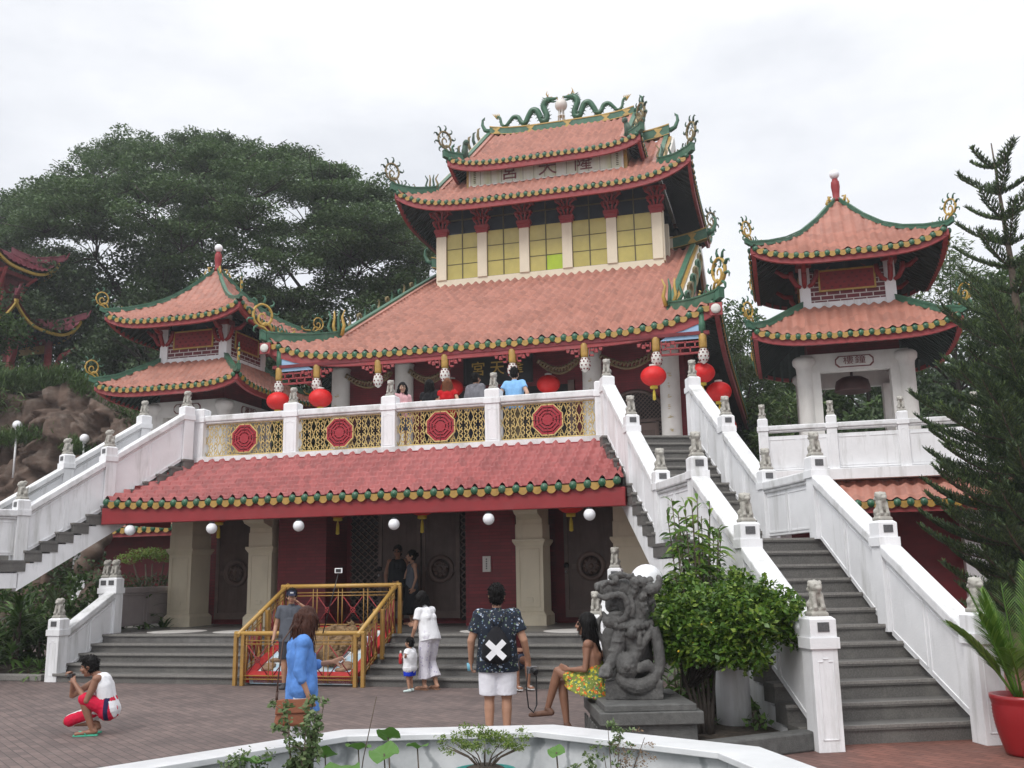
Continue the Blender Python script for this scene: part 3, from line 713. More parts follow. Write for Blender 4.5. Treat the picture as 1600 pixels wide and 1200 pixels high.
# --- main roof
roof,surf,zf=gen_roof(T,'main_roof',(0,CY),7.2,12.9,1.6,2.25,[(0,8.70),(1,9.18),(2.25,9.88),(9.45,13.62),(12.9,15.35)],.74,6,.335,40,.12,.27,over=2.2,orn=.88,qd=1.2)
gable_fill(roof,0,CY,5.5,12.9,2.25,zf,12.9,M['pinkwall']); verges(roof,0,CY,5.62,12.9,2.1,zf,12.9); ridge(roof,0,CY,6.2,15.3,.45,.45)
for s in (-1,1):
    b=MB()
    # small medallion end caps on the hip corners
    b.lathe([(.14,0),(.14,.04),(.05,.06)],(s*7.13,27.26,9.2),12,0,axis=Matrix.Rotation(R(90),3,'X')); b.box(s*7.13-.18,s*7.13+.18,27.27,27.33,9.02,9.38,1); b.build('corner_medallion',[M['palewood'],M['fascia']],roof,True)
for s in (-1,1):   # small flame ornaments at the foot of each verge
    om=MB(); 
    for k in range(4): om.tube([(s*(5.5+.1*k),29.5,10.0),(s*(5.42+.2*k),29.5,10.35),(s*(5.5+.14*k),29.5,10.65),(s*(5.4+.2*k),29.5,10.9)],[.07,.06,.045,.02],6,k%2)
    om.build('flame_ornament',[M['gold'],M['ridge_green']],roof,True)
    for k in range(7):
        om=MB(); y=29.5+1.3*k; z=float(zf(y-27.4)); x=s*5.98
        om.tube([(x,y-.1,z-.5),(x+s*.06,y+.25,z-.15),(x+s*.10,y+.3,z+.15),(x+s*.08,y+.05,z+.34),(x+s*.05,y-.2,z+.24),(x+s*.05,y-.15,z+.08),(x+s*.05,y-.02,z+.12)],[.09,.09,.075,.06,.05,.035,.015],6,k%2)
        om.tube([(x,y+.1,z-.1),(x+s*.1,y+.5,z+.3),(x+s*.06,y+.48,z+.6),(x+s*.05,y+.36,z+.66)],[.07,.055,.035,.01],6,1-k%2)
        om.build('gable_scroll',[M['weathered_gold'],M['ridge_green']],roof,True)
# --- clerestory tower
YT=36.8
b=MB(); b.box(-4.62,4.62,YT+.12,43.8,12.6,17.2,0); b.box(-4.71,4.71,YT,YT+.14,13.1,13.97,1)
b.box(-4.71,-4.62,YT+.14,43.8,13.1,13.97,1); b.box(4.62,4.71,YT+.14,43.8,13.1,13.97,1)
b.build('tower_wall',[M['glass'],M['cream_light']],T)
cx5=[-4.49,-2.72,-.92,.87,2.69,4.5]
def dougong(cx,y,z):
    g=MB(); w=.24
    g.box(cx-w,cx+w,y-.04,y+.3,z,z+.10); g.box(cx-w-.03,cx+w+.03,y-.07,y+.3,z+.10,z+.19); g.box(cx-w-.06,cx+w+.06,y-.10,y+.3,z+.19,z+.31)
    for tier,(zz,sp) in enumerate(((z+.31,.20),(z+.66,.25))):
        for k in (-1.5,-.5,.5,1.5):
            x0=cx+k*.13; x1=cx+k*sp
            g.tube([(x0,y-.02-.06*tier,zz),(x0+k*.01,y-.05-.1*tier,zz+.12),(x1,y-.10-.14*tier,zz+.20),(x1,y-.12-.16*tier,zz+.27)],[.05,.052,.045,.05],6)
            g.ball((x1,y-.13-.16*tier,zz+.30),.085,8,0,(1,1,.7))
        g.box(cx-sp*1.75,cx+sp*1.75,y-.16-.16*tier,y+.2,zz+.33,zz+.37)
    return g
for x in cx5:
    c=MB(); c.box(x-.2,x+.2,YT-.06,YT+.14,13.97,15.88); c.build('tower_column',M['cream_light'],T)
    dougong(x,YT-.05,15.86).build('bracket_cluster',M['red'],T)
for i in range(5):
    x0=cx5[i]+.2; x1=cx5[i+1]-.2; xm=(x0+x1)/2
    wd=MB()
    for a,b_ in ((x0,xm),(xm,x1)):
        for j in range(3):
            z0=13.97+j*.663; wd.box(a+.012,b_-.012,YT+.06,YT+.11,z0+.012,z0+.65,2 if (i==2 and j==0 and a==xm) else 0)
    wd.box(xm-.02,xm+.02,YT+.03,YT+.12,13.97,17.0,1)
    for z in (13.98,14.633,15.296): wd.box(x0,x1,YT+.04,YT+.115,z-.012,z+.012,1)
    wd.box(x0,x1,YT+.05,YT+.115,16.55,16.59,1); wd.box(x0,x0+.02,YT+.05,YT+.115,13.97,15.96,1); wd.box(x1-.02,x1,YT+.05,YT+.115,13.97,15.96,1)
    wd.build('tower_window',[M['olive'],M['mullion'],M['lime']],T)
for s in (-1,1):
    x=s*4.66
    for y in (37.0,38.7,40.3,41.9,43.6): b=MB(); b.box(x-.1,x+.1,y-.15,y+.15,13.9,16.0,0); b.build('tower_column',M['cream_light'],T)
roof2,surf2,zf2=gen_roof(T,'tower_roof',(0,CY),6.06,4.9,1.36,1.45,[(0,16.71),(.6,17.12),(1.46,17.88),(4.9,20.45)],.84,5.5,.30,15,.10,.26,over=1.45,orn=.86,ornm=[M['weathered_gold'],M['weathered_green']],qd=1.2)
gable_fill(roof2,0,CY,4.6,4.9,1.45,zf2,4.9,M['palewood']); verges(roof2,0,CY,4.72,4.9,1.35,zf2,4.9); ridge(roof2,0,CY,4.85,20.4,.3,.42)
b=MB(); b.box(3.5,4.6,CY-.1,CY+.1,20.0,20.4,0); b.box(-4.6,-3.5,CY-.1,CY+.1,20.0,20.4,0); b.build('blue_ridge_panel',M['blue'],roof2,True)
for s in (-1,1):
    om=MB()
    for k in range(4): om.tube([(s*(4.75+.1*k),36.75,18.0),(s*(4.65+.18*k),36.75,18.25),(s*(4.75+.12*k),36.75,18.5),(s*(4.62+.2*k),36.75,18.7)],[.06,.05,.04,.02],6,k%2)
    om.build('flame_ornament',[M['weathered_gold'],M['weathered_green']],roof2,True)
# --- sign storey and top roof
b=MB(); b.box(-3.42,3.42,36.92,43.7,17.5,18.92); b.build('sign_storey_wall',M['yellow'],T)
b=MB(); b.box(-3.24,3.24,36.84,36.92,17.97,18.80,0)
for x0,x1,z0,z1 in ((-3.28,-3.22,17.93,18.84),(3.22,3.28,17.93,18.84),(-3.22,3.22,17.93,17.98),(-3.22,3.22,18.79,18.84)): b.box(x0,x1,36.8,36.9,z0,z1,1)
for i in range(1,14): x=-3.24+6.48*i/14; b.box(x-.008,x+.008,36.835,36.845,17.98,18.79,2)
for ch,x in (('宮',-1.5),('天',.12),('隆',1.62)): put_text(b,ch,.78,(x,36.82,18.38),3,.012,sx=1.05)
for k in range(8): b.box(2.98,3.08,36.83,36.84,18.66-k*.08,18.70-k*.08,2); b.box(-3.08,-2.98,36.83,36.84,18.66-k*.08,18.70-k*.08,2)
b.build('name_sign',[M['signboard'],M['palewood'],M['mullion'],M['signred']],T)
roof3,surf3,zf3=gen_roof(T,'top_roof',(0,CY),4.07,4.0,.62,.8,[(0,18.68),(.8,19.25),(4.0,21.75)],.42,5,.29,15,.10,.28,over=.75,orn=.85,ornm=[M['weathered_gold'],M['weathered_green']],qd=1.2)
gable_fill(roof3,0,CY,3.35,4.0,.8,zf3,4.0,M['palewood']); verges(roof3,0,CY,3.42,4.0,.7,zf3,4.0); ridge(roof3,0,CY,3.35,21.70,.22,.30,.24)
for s in (-1,1):
    x=s*3.75
    for k in range(5):
        om=MB(); y=37.2+.7*k; z=19.35+.52*k
        om.tube([(x,y,z),(x+s*.12,y,z+.35),(x+s*.05,y-.15,z+.6),(x+s*.02,y+.05,z+.75)],[.08,.07,.05,.02],6,k%2)
        om.build('gable_scroll',[M['weathered_gold'],M['weathered_green']],roof3,True)
    om=MB(); om.tube([(s*3.5,37.0,19.3),(s*3.5,36.95,19.7),(s*3.42,36.9,19.95)],[.16,.15,.08],8); om.ball((s*3.4,36.85,20.0),.13,8); om.build('corner_beast',M['weathered_green'],roof3,True)
b=MB(); b.ball((.03,CY,22.86),.29,18,0); b.build('pearl_globe',mat('pinkish_white_globe',(.66,.62,.58),.3,.08,3,0),T)
b=MB()
for k in range(6):
    a=2*PI*k/6; b.tube([(.03+.16*cos(a),CY+.16*sin(a),22.08),(.03+.11*cos(a),CY+.11*sin(a),22.62)],.022,6)
b.lathe([(.17,22.3),(.17,22.34)],(.03,CY,0),12); b.lathe([(.14,22.58),(.14,22.62)],(.03,CY,0),12); b.build('pearl_stand',M['palewood'],T)
def dragon(s):
    d=MB(); base=22.14
    path=[(2.75,.32),(2.62,.52),(2.48,.36),(2.35,.15),(2.2,.10),(2.02,.30),(1.85,.42),(1.68,.36),(1.55,.14),(1.40,.08),(1.25,.30),(1.08,.55),(.88,.62),(.70,.48),(.62,.25),(.72,.12),(.92,.12)]
    # S body rising to the raised neck and head over the pearl
    path=[(3.02,.48),(2.98,.62),(2.86,.52),(2.84,.3),(2.72,.12),(2.5,.12),(2.34,.30),(2.16,.45),(1.98,.40),(1.86,.20),(1.74,.06),(1.58,.14),(1.46,.42),(1.30,.62),(1.08,.68),(.92,.52),(.86,.28),(.80,.05)]
    body=[(3.02,.50),(2.95,.62),(2.86,.50),(2.80,.22),(2.62,.08),(2.42,.28),(2.22,.48),(2.0,.44),(1.86,.18),(1.68,.10),(1.52,.40),(1.34,.66),(1.12,.64),(.98,.36),(.86,.10),(.70,.08),(.64,.30),(.72,.55),(.80,.80),(.70,1.0),(.52,1.05)]
    # smooth the path
    pts=[]
    for i in range(len(body)-1):
        p0=body[max(i-1,0)];p1=body[i];p2=body[i+1];p3=body[min(i+2,len(body)-1)]
        for k in range(4):
            t=k/4; f=lambda a,b,c,e:.5*((2*b)+(-a+c)*t+(2*a-5*b+4*c-e)*t*t+(-a+3*b-3*c+e)*t**3)
            pts.append((f(p0[0],p1[0],p2[0],p3[0]),f(p0[1],p1[1],p2[1],p3[1])))
    pts.append(body[-1]); n=len(pts)
    W=[Vector((s*a,CY,base+b_)) for a,b_ in pts]
    rad=[.04+.10*min(1,i/(n*.55)) for i in range(n)]
    d.tube(W,rad,10,0)
    for i in range(4,n-3,2):
        t=(W[i+1]-W[i-1]).normalized(); nrm=Vector((-t.z,0,t.x))*(1 if s>0 else -1); nrm=-nrm if (t.x*s)>0 and False else nrm
        p=W[i]+nrm*rad[i]*.8; d.tube([p,p+nrm*rad[i]*.9+t*.02],[.035,.004],5,0)
    h=W[-1]
    d.cap(h+Vector((s*.06,0,.02)),h+Vector((-s*.16,0,.03)),.15,.10,10,0)
    d.tube([h+Vector((-s*.1,0,.05)),h+Vector((-s*.30,0,.04)),h+Vector((-s*.40,0,.09))],[.09,.065,.04],8,0)
    d.tube([h+Vector((-s*.06,0,-.05)),h+Vector((-s*.22,0,-.11)),h+Vector((-s*.33,0,-.09))],[.07,.045,.02],8,0)
    for q in (-1,1):
        d.tube([h+Vector((s*.02,q*.07,.1)),h+Vector((s*.10,q*.12,.26)),h+Vector((s*.04,q*.14,.40))],[.04,.03,.008],6,1)
        d.tube([h+Vector((-s*.35,q*.05,.05)),h+Vector((-s*.45,q*.1,-.08)),h+Vector((-s*.38,q*.12,-.22))],[.015,.012,.005],5,1)
        d.ball(h+Vector((-s*.12,q*.08,.1)),.035,6,1)
        for bx,bz in ((.95,.25),(1.72,.1),(2.7,.1)):
            d.tube([Vector((s*bx,CY+q*.05,base+bz)),Vector((s*(bx-.1),CY+q*.16,base+bz-.05)),Vector((s*(bx-.22),CY+q*.16,base+bz+.02))],[.05,.04,.015],6,0)
    for k in range(5):
        a=h+Vector((s*(.1+.03*k),0,.08-.05*k)); d.tube([a,a+Vector((s*.16,0,.06-.03*k)),a+Vector((s*.24,0,.12-.05*k))],[.04,.03,.004],5,0)
    for k in range(4):
        a=Vector((s*3.0,CY,base+.5)); d.tube([a,a+Vector((s*(-.1+.08*k),0,.18)),a+Vector((s*(-.06+.1*k),0,.28))],[.04,.03,.006],5,1)
    d.build('dragon_ornament',[M['green'],M['gold']],T)
dragon(-1); dragon(1)
# ------------------------------------------------------------------ small carved lions on the posts (one mesh, many individuals)
def lion_mesh():
    m=MB()
    m.box(-.085,.085,-.085,.085,0,.035); m.box(-.07,.07,-.07,.07,.03,.075)
    m.cap((0,.035,.10),(0,-.01,.22),.062,.05); m.ball((-.045,.03,.105),.045,8); m.ball((.045,.03,.105),.045,8)
    for s in (-1,1):
        m.cap((s*.035,-.04,.2),(s*.04,-.062,.09),.026,.022,8); m.ball((s*.04,-.07,.085),.027,8)
        m.ball((s*.052,.0,.315),.022,6); m.ball((s*.022,-.075,.295),.016,6)
    m.ball((0,-.025,.275),.062,10); m.ball((0,-.075,.26),.035,8,0,(1.1,1,.8)); m.ball((0,-.065,.235),.026,8)
    for k in range(9):
        a=2*PI*k/9; m.ball((.058*cos(a),.018+.02*sin(a*2),.27+.055*sin(a)),.022,6)
    for k in range(5): m.ball((.05*cos(k*1.26),-.01+.045*sin(k*1.26),.205),.022,6)
    m.cap((0,.07,.1),(.02,.085,.22),.02,.014,6)
    return remeshed(m,M['stone'],.009,1,'lion_statue')
LION=lion_mesh()
def lion(loc,rz,label,group='small stone lions on the white posts',sc_=1.15):
    o=bpy.data.objects.new('lion_statue',LION); COL.objects.link(o); o.location=loc; o.rotation_euler=(0,0,rz); o.scale=(sc_,)*3
    tag(o,label,'stone lion',group); return o
PLQ=MB(); PLQ.box(-.075,.075,-.006,.0,-.055,.055); PLQm=None
def post(parent,x,y,z0,z1,rz,w=.27,plaque=True,d=.27):
    """white post with capped top, recessed panel and a small metal plaque"""
    Mx=Matrix.Translation((x,y,0))@Matrix.Rotation(rz,4,'Z'); h=w/2;e=d/2
    p=MB(); p.box(-h,h,-e,e,z0,z1-.34,0,Mx)
    hb=h+.025;eb=e+.025
    p.prism([(-hb,-eb),(hb,-eb),(hb,eb),(-hb,eb)],z1-.34,z1-.22,0,Mx); p.prism([(-h-.005,-e-.005),(h+.005,-e-.005),(h+.005,e+.005),(-h-.005,e+.005)],z1-.22,z1-.03,0,Mx,); p.prism([(-h-.005,-e-.005),(h+.005,-e-.005),(h+.005,e+.005),(-h-.005,e+.005)],z1-.03,z1,0,Mx,[(-h+.03,-e+.03),(h-.03,-e+.03),(h-.03,e-.03),(-h+.03,e-.03)])
    zt=z1-.42
    if zt-z0>.4:
        for a,b,c,f in ((-h+.055,-h+.07,z0+.12,zt-.06),(h-.07,h-.055,z0+.12,zt-.06),(-h+.055,-.03,zt-.06,zt-.045),(.03,h-.055,zt-.06,zt-.045),(-.03,.03,zt-.03,zt-.015),(-h+.055,h-.055,z0+.12,z0+.135)):
            p.box(a,b,-e-.008,-e,c,f,0,Mx)
    o=p.build('post',M['white'],parent,bevel=.012)
    if plaque:
        q=MB(); q.box(-.065,.065,-e-.014,-e-.004,z1-.16,z1-.06,0,Mx); q.build('plaque',M['plate'],o,True)
    return o
def rail(parent,p,q,w=.29,h=.15):
    m=MB(); p=Vector(p);q=Vector(q); m.beam(p-Vector((0,0,h*.5)),q-Vector((0,0,h*.5)),w,h,0)
    d=(q-p).normalized(); m.beam(p-Vector((0,0,h+.025)),q-Vector((0,0,h+.025)),w*.78,.05,0)
    return m.build('rail',M['whitecap'],parent,bevel=.03)
def panel(parent,p,q,zb0,zb1,zt0,zt1,th=.14,gap=True,n=2):
    """parapet slab between two posts with sunk panel lines"""
    m=MB(); p=Vector((p[0],p[1],0));q=Vector((q[0],q[1],0)); d=(q-p); nrm=Vector((-d.y,d.x,0)).normalized()*(th/2); Z=lambda v:Vector((0,0,v))
    m.hexa([p-nrm+Z(zb0),q-nrm+Z(zb1),q+nrm+Z(zb1),p+nrm+Z(zb0)],[p-nrm+Z(zt0),q-nrm+Z(zt1),q+nrm+Z(zt1),p+nrm+Z(zt0)],0)
    for s in (-1,1):
        off=nrm*(1.0+.012/(th/2))*s
        def ln(f0,e0,f1,e1,wd=.012):
            a=p+d*f0;b=p+d*f1
            za=(zb0+(zb1-zb0)*f0); ta=(zt0+(zt1-zt0)*f0); zb_=(zb0+(zb1-zb0)*f1); tb=(zt0+(zt1-zt0)*f1)
            A=a+Z(za+(ta-za)*e0)+nrm*s; B=b+Z(zb_+(tb-zb_)*e1)+nrm*s
            if abs(f0-f1)<1e-6:
                t=d.normalized()*wd; m.hexa([A-t,A+t,A+t+nrm.normalized()*s*.01,A-t+nrm.normalized()*s*.01],[B-t,B+t,B+t+nrm.normalized()*s*.01,B-t+nrm.normalized()*s*.01],0)
            else: m.beam(A,B,.02,wd*2,0)
        for k in range(n):
            f0=(k+.05)/n; f1=(k+.95)/n
            ln(f0,.08,f1,.08); ln(f0,.90,f1,.90); ln(f0,.08,f0,.90); ln(f1,.08,f1,.90)
    return m.build('parapet_panel',M['white'],parent)
# ------------------------------------------------------------------ the two staircases
RH=.198; TR=.325
def staircase(s):
    side='right' if s>0 else 'left'
    lab='broad white walled stone staircase climbing from the plaza to the '+('right' if s>0 else 'left')+' end of the balcony'
    S=thing('staircase',lab,'staircase',(s*9.8,11.85,0),world=True,group='staircases up to the balcony')
    U=Vector((-.392*s,.92,0)).normalized(); Vv=Vector((.92*s,.392,0)).normalized(); O=Vector((s*9.8,11.85,0))
    if s<0: pass
    def P(a,v,z): return O+U*a+Vv*v+Vector((0,0,z))
    def blk(m,a0,a1,v0,v1,z0,z1,mi=0): m.hexa([P(a0,v0,z0),P(a0,v1,z0),P(a1,v1,z0),P(a1,v0,z0)],[P(a0,v0,z1),P(a0,v1,z1),P(a1,v1,z1),P(a1,v0,z1)],mi)
    W=1.13
    st=MB(); lower=[.28+TR*k for k in range(12)]; upper=[5.93+TR*k for k in range(12)]
    def flight(A,zb,last):
        for k,a in enumerate(A):
            a1=(A[k+1] if k<11 else last); z=zb+RH*(k+1)
            blk(st,a,a1+.02,-W+.012,W-.012,z-RH-.03,z-.05,0)
            blk(st,a-.025,a1,-W,W,z-.052,z,0)
            blk(st,a-.031,a+.01,-W-.004,W+.004,z-.030,z+.003,1)
    flight(lower,0,5.93); flight(upper,RH*12,9.75)
    st.build('steps',[M['granite'],M['granite_edge'],M['stepside']],S)
    # white stringers: stepped top, straight underside
    g=MB()
    for zb,A,last in ((0,lower,5.95),(RH*12,upper,9.75)):
        for v0,v1 in ((-1.10,-.92),(.92,1.10)):
            for k,a in enumerate(A):
                a1=A[k+1] if k<11 else last
                z=zb+RH*(k+1)-.26
                lo=lambda aa: zb+RH*((aa-A[0])/TR)-.62
                z0a=lo(a) if k<11 else z-.3; z0b=lo(a1) if k<11 else z-.3
                if z>0.05: g.hexa([P(a-.13,v0,max(0,z0a)),P(a-.13,v1,max(0,z0a)),P(a1-.13,v1,max(0,z0b)),P(a1-.13,v0,max(0,z0b))],[P(a-.13,v0,z),P(a-.13,v1,z),P(a1-.13,v1,z),P(a1-.13,v0,z)],0)
        a0,a1=A[0]+.8,A[11]
        f=lambda aa: zb+RH*((aa-A[0])/TR)
        g.hexa([P(a0,-.92,max(0,f(a0)-.5)),P(a0,.92,max(0,f(a0)-.5)),P(a1,.92,f(a1)-.5),P(a1,-.92,f(a1)-.5)],[P(a0,-.92,f(a0)-.25),P(a0,.92,f(a0)-.25),P(a1,.92,f(a1)-.25),P(a1,-.92,f(a1)-.25)],0)
    blk(g,4.1,5.95,-.92,.92,RH*12-.35,RH*12-.06)
    g.build('stringer',M['white'],S)
    # supporting columns under the flight and the landing
    for a,v,top in ((1.75,-.72,.52),(1.75,.72,.52),(4.9,-.6,2.05),(4.9,.6,2.05)):
        q=P(a,v,0); c=MB(); c.lathe([(.205,0),(.205,top)],(q.x,q.y,0),24); c.build('support_column',M['white'],S)
    zl=RH*12; rz0=math.atan2(Vv.y*s,Vv.x*s)
    zr=lambda a: 1.16+ (zl+1.03-1.16)*(a/3.88)
    zr2=lambda a: zl+1.03+(5.86-zl-1.03)*((a-5.83)/(9.5-5.83))
    for v,nm in ((-.95,'inner'),(.95,'outer')):
        pts=[(0,1.16,0,1.40),(1.95,zr(1.95),RH*5.6,zr(1.95)+.24),(3.86,zl+1.03,zl,zl+1.03+.22),(5.85,zl+1.03,zl,zl+1.03+.22),(7.7,zr2(7.7),zl+RH*6,zr2(7.7)+.24)]
        names=['foot','middle of the lower flight','near end of the landing','far end of the landing','middle of the upper flight']
        for i,(a,zt,zb,cap) in enumerate(pts):
            q=P(a,v,0); zb=0 if i==0 else zb-.02
            post(S,q.x,q.y,zb,cap,rz0,.29 if i==0 else .25,True,.27 if i==0 else .25)
            lion((q.x,q.y,cap),rz0,'stone lion at the %s of the %s staircase, %s rail'%(names[i],side,nm))
        q=P(9.62,v,0); post(S,q.x,q.y,4.7,6.05,rz0,.26,False,.26)
        lion((q.x,q.y,6.05),0,'stone lion at the top of the %s staircase, %s rail'%(side,nm))
        def seg(a0,z0,a1,z1,b0,b1,n=2):
            rail(S,P(a0,v,z0),P(a1,v,z1)); A=P(a0,v,0);B=P(a1,v,0); panel(S,(A.x,A.y),(B.x,B.y),b0,b1,z0-.18,z1-.18,n=n)
        k=RH/TR
        seg(.14,zr(.14),1.83,zr(1.83),.20,RH*5.3); seg(2.07,zr(2.07),3.74,zr(3.74),RH*5.3+.15,zl-.02)
        seg(3.98,zl+1.03,5.73,zl+1.03,zl+.1,zl+.1)
        seg(5.97,zr2(5.97),7.58,zr2(7.58),zl+.16,zl+RH*5.4); seg(7.82,zr2(7.82),9.5,zr2(9.5),zl+RH*5.4+.15,4.72)
    return S
staircase(1); staircase(-1)
# ------------------------------------------------------------------ balcony balustrade with gilt screens
B=thing('balcony_balustrade','long white balustrade with pale gold scroll screens and red octagons above the red tiled roof','balustrade',(0,20.7,4.76),world=True)
xs_=[-5.0,-2.5,0,2.5,5.0]
for i,x in enumerate(xs_):
    post(B,x,20.7,4.74,6.02,0,.34,False,.3)
    if abs(x)<4.9: lion((x,20.7,6.02),0,'stone lion on the balcony post '+{-2.5:'below the leftmost red lanterns',0:'just left of the girl in pink',2.5:'between the grey hoodie and the light blue shirt'}[x])
m=MB(); m.box(-5.1,5.1,20.52,20.86,4.70,4.82); m.build('kerb',M['whitecap'],B)
def screen(x0,x1):
    z0,z1=4.86,5.62; y=20.7; g=MB(); T_=lambda pts,r=.011: g.tube([(x,y,z) for x,z in pts],r,5,0)
    W_=x1-x0; nc=6; cw=W_/nc; H_=z1-z0
    for z in (z0,z1): g.box(x0,x1,y-.012,y+.012,z-.012,z+.012)
    for i in range(nc+1):
        x=x0+i*cw; 
        # pointed vertical lens
        for s in (-1,1):
            T_([(x+s*.002,z0),(x+s*.05,z0+.18*H_),(x+s*.075,z0+.25*H_),(x+s*.05,z0+.33*H_),(x+s*.004,z0+.5*H_),(x+s*.05,z0+.67*H_),(x+s*.075,z0+.75*H_),(x+s*.05,z0+.82*H_),(x+s*.002,z1)])
    def cs(cx,cz,r,a0,d):
        n=9; T_([(cx+r*(1-.62*i/n)*cos(R(a0+d*i*34)),cz+r*(1-.62*i/n)*sin(R(a0+d*i*34))) for i in range(n+1)],.012)
    for i in range(nc):
        cx=x0+(i+.5)*cw
        for zc,sg in ((z0+.25*H_,1),(z0+.75*H_,1)):
            for sx in (-1,1):
                for sz in (-1,1):
                    cs(cx+sx*.068,zc+sz*.062,.058,(90 if sz<0 else -90)+(0),sx*sz*-1)
        for sx in (-1,1):
            for zz,sz in ((z0+.035,1),(z0+.5*H_-.05,-1),(z0+.5*H_+.05,1),(z1-.035,-1)):
                cs(cx+sx*.06,zz,.05,-90*sz,sx*sz)
                T_([(cx+sx*.06,zz+sz*.045),(cx+sx*.13,zz+sz*.06),(cx+sx*.17,zz+sz*.01)])
    o=g.build('screen',M['gold_iron'],B)
    # trigram octagon
    q=MB(); cx=(x0+x1)/2; cz=(z0+z1)/2; Ro=.36
    def octo(r,y0,y1,mi,r2=0):
        P=[(cx+r*cos(R(22.5+45*k)),cz+r*sin(R(22.5+45*k))) for k in range(8)]
        if not r2:
            vs=[(a,y0,b) for a,b in P]+[(a,y1,b) for a,b in P]; q.add(vs,[tuple(range(8)),tuple(range(15,7,-1))]+[(k,8+k,8+(k+1)%8,(k+1)%8) for k in range(8)],mi)
        else:
            P2=[(cx+r2*cos(R(22.5+45*k)),cz+r2*sin(R(22.5+45*k))) for k in range(8)]
            vs=[(a,y0,b) for a,b in P]+[(a,y0,b) for a,b in P2]+[(a,y1,b) for a,b in P]+[(a,y1,b) for a,b in P2]
            f=[]
            for k in range(8):
                l=(k+1)%8; f+= [(k,l,8+l,8+k),(16+k,24+k,24+l,16+l),(k,16+k,16+l,l),(8+k,8+l,24+l,24+k)]
            q.add(vs,f,mi)
    octo(Ro,y-.05,y-.03,1); 
    octo(Ro+.015,y-.072,y-.03,2,Ro-.012)
    for r in (.35,.275,.20): octo(r,y-.075,y-.05,0,r-.045)
    octo(.125,y-.08,y-.05,0)
    for k in range(8):
        a=R(45*k); c,s_=cos(a),sin(a)
        for r in ((.235,.31),(.155,.24))[k%2:]:
            pass
        a2=R(22.5+45*k); q.beam((cx+.12*cos(a2),y-.065,cz+.12*sin(a2)),(cx+.35*cos(a2),y-.065,cz+.35*sin(a2)),.03,.03,0) if abs(cos(a2))>.05 else None
        if k%2==0:
            p0=Vector((cx+.16*c,y-.066,cz+.16*s_)); p1=Vector((cx+.34*c,y-.066,cz+.34*s_)); q.tube([p0,p1],.018,4,1)
    q.build('trigram_octagon',[mat_oct,M['darkred'],M['gold_iron']],o,True)
mat_oct=mat('bright_red_octagon',(.33,.022,.035),.45,.1,6,.02,40)
for a,b in zip(xs_,xs_[1:]):
    screen(a+.2,b-.2); rail(B,(a+.17,20.7,5.84),(b-.17,20.7,5.84),.27,.15)
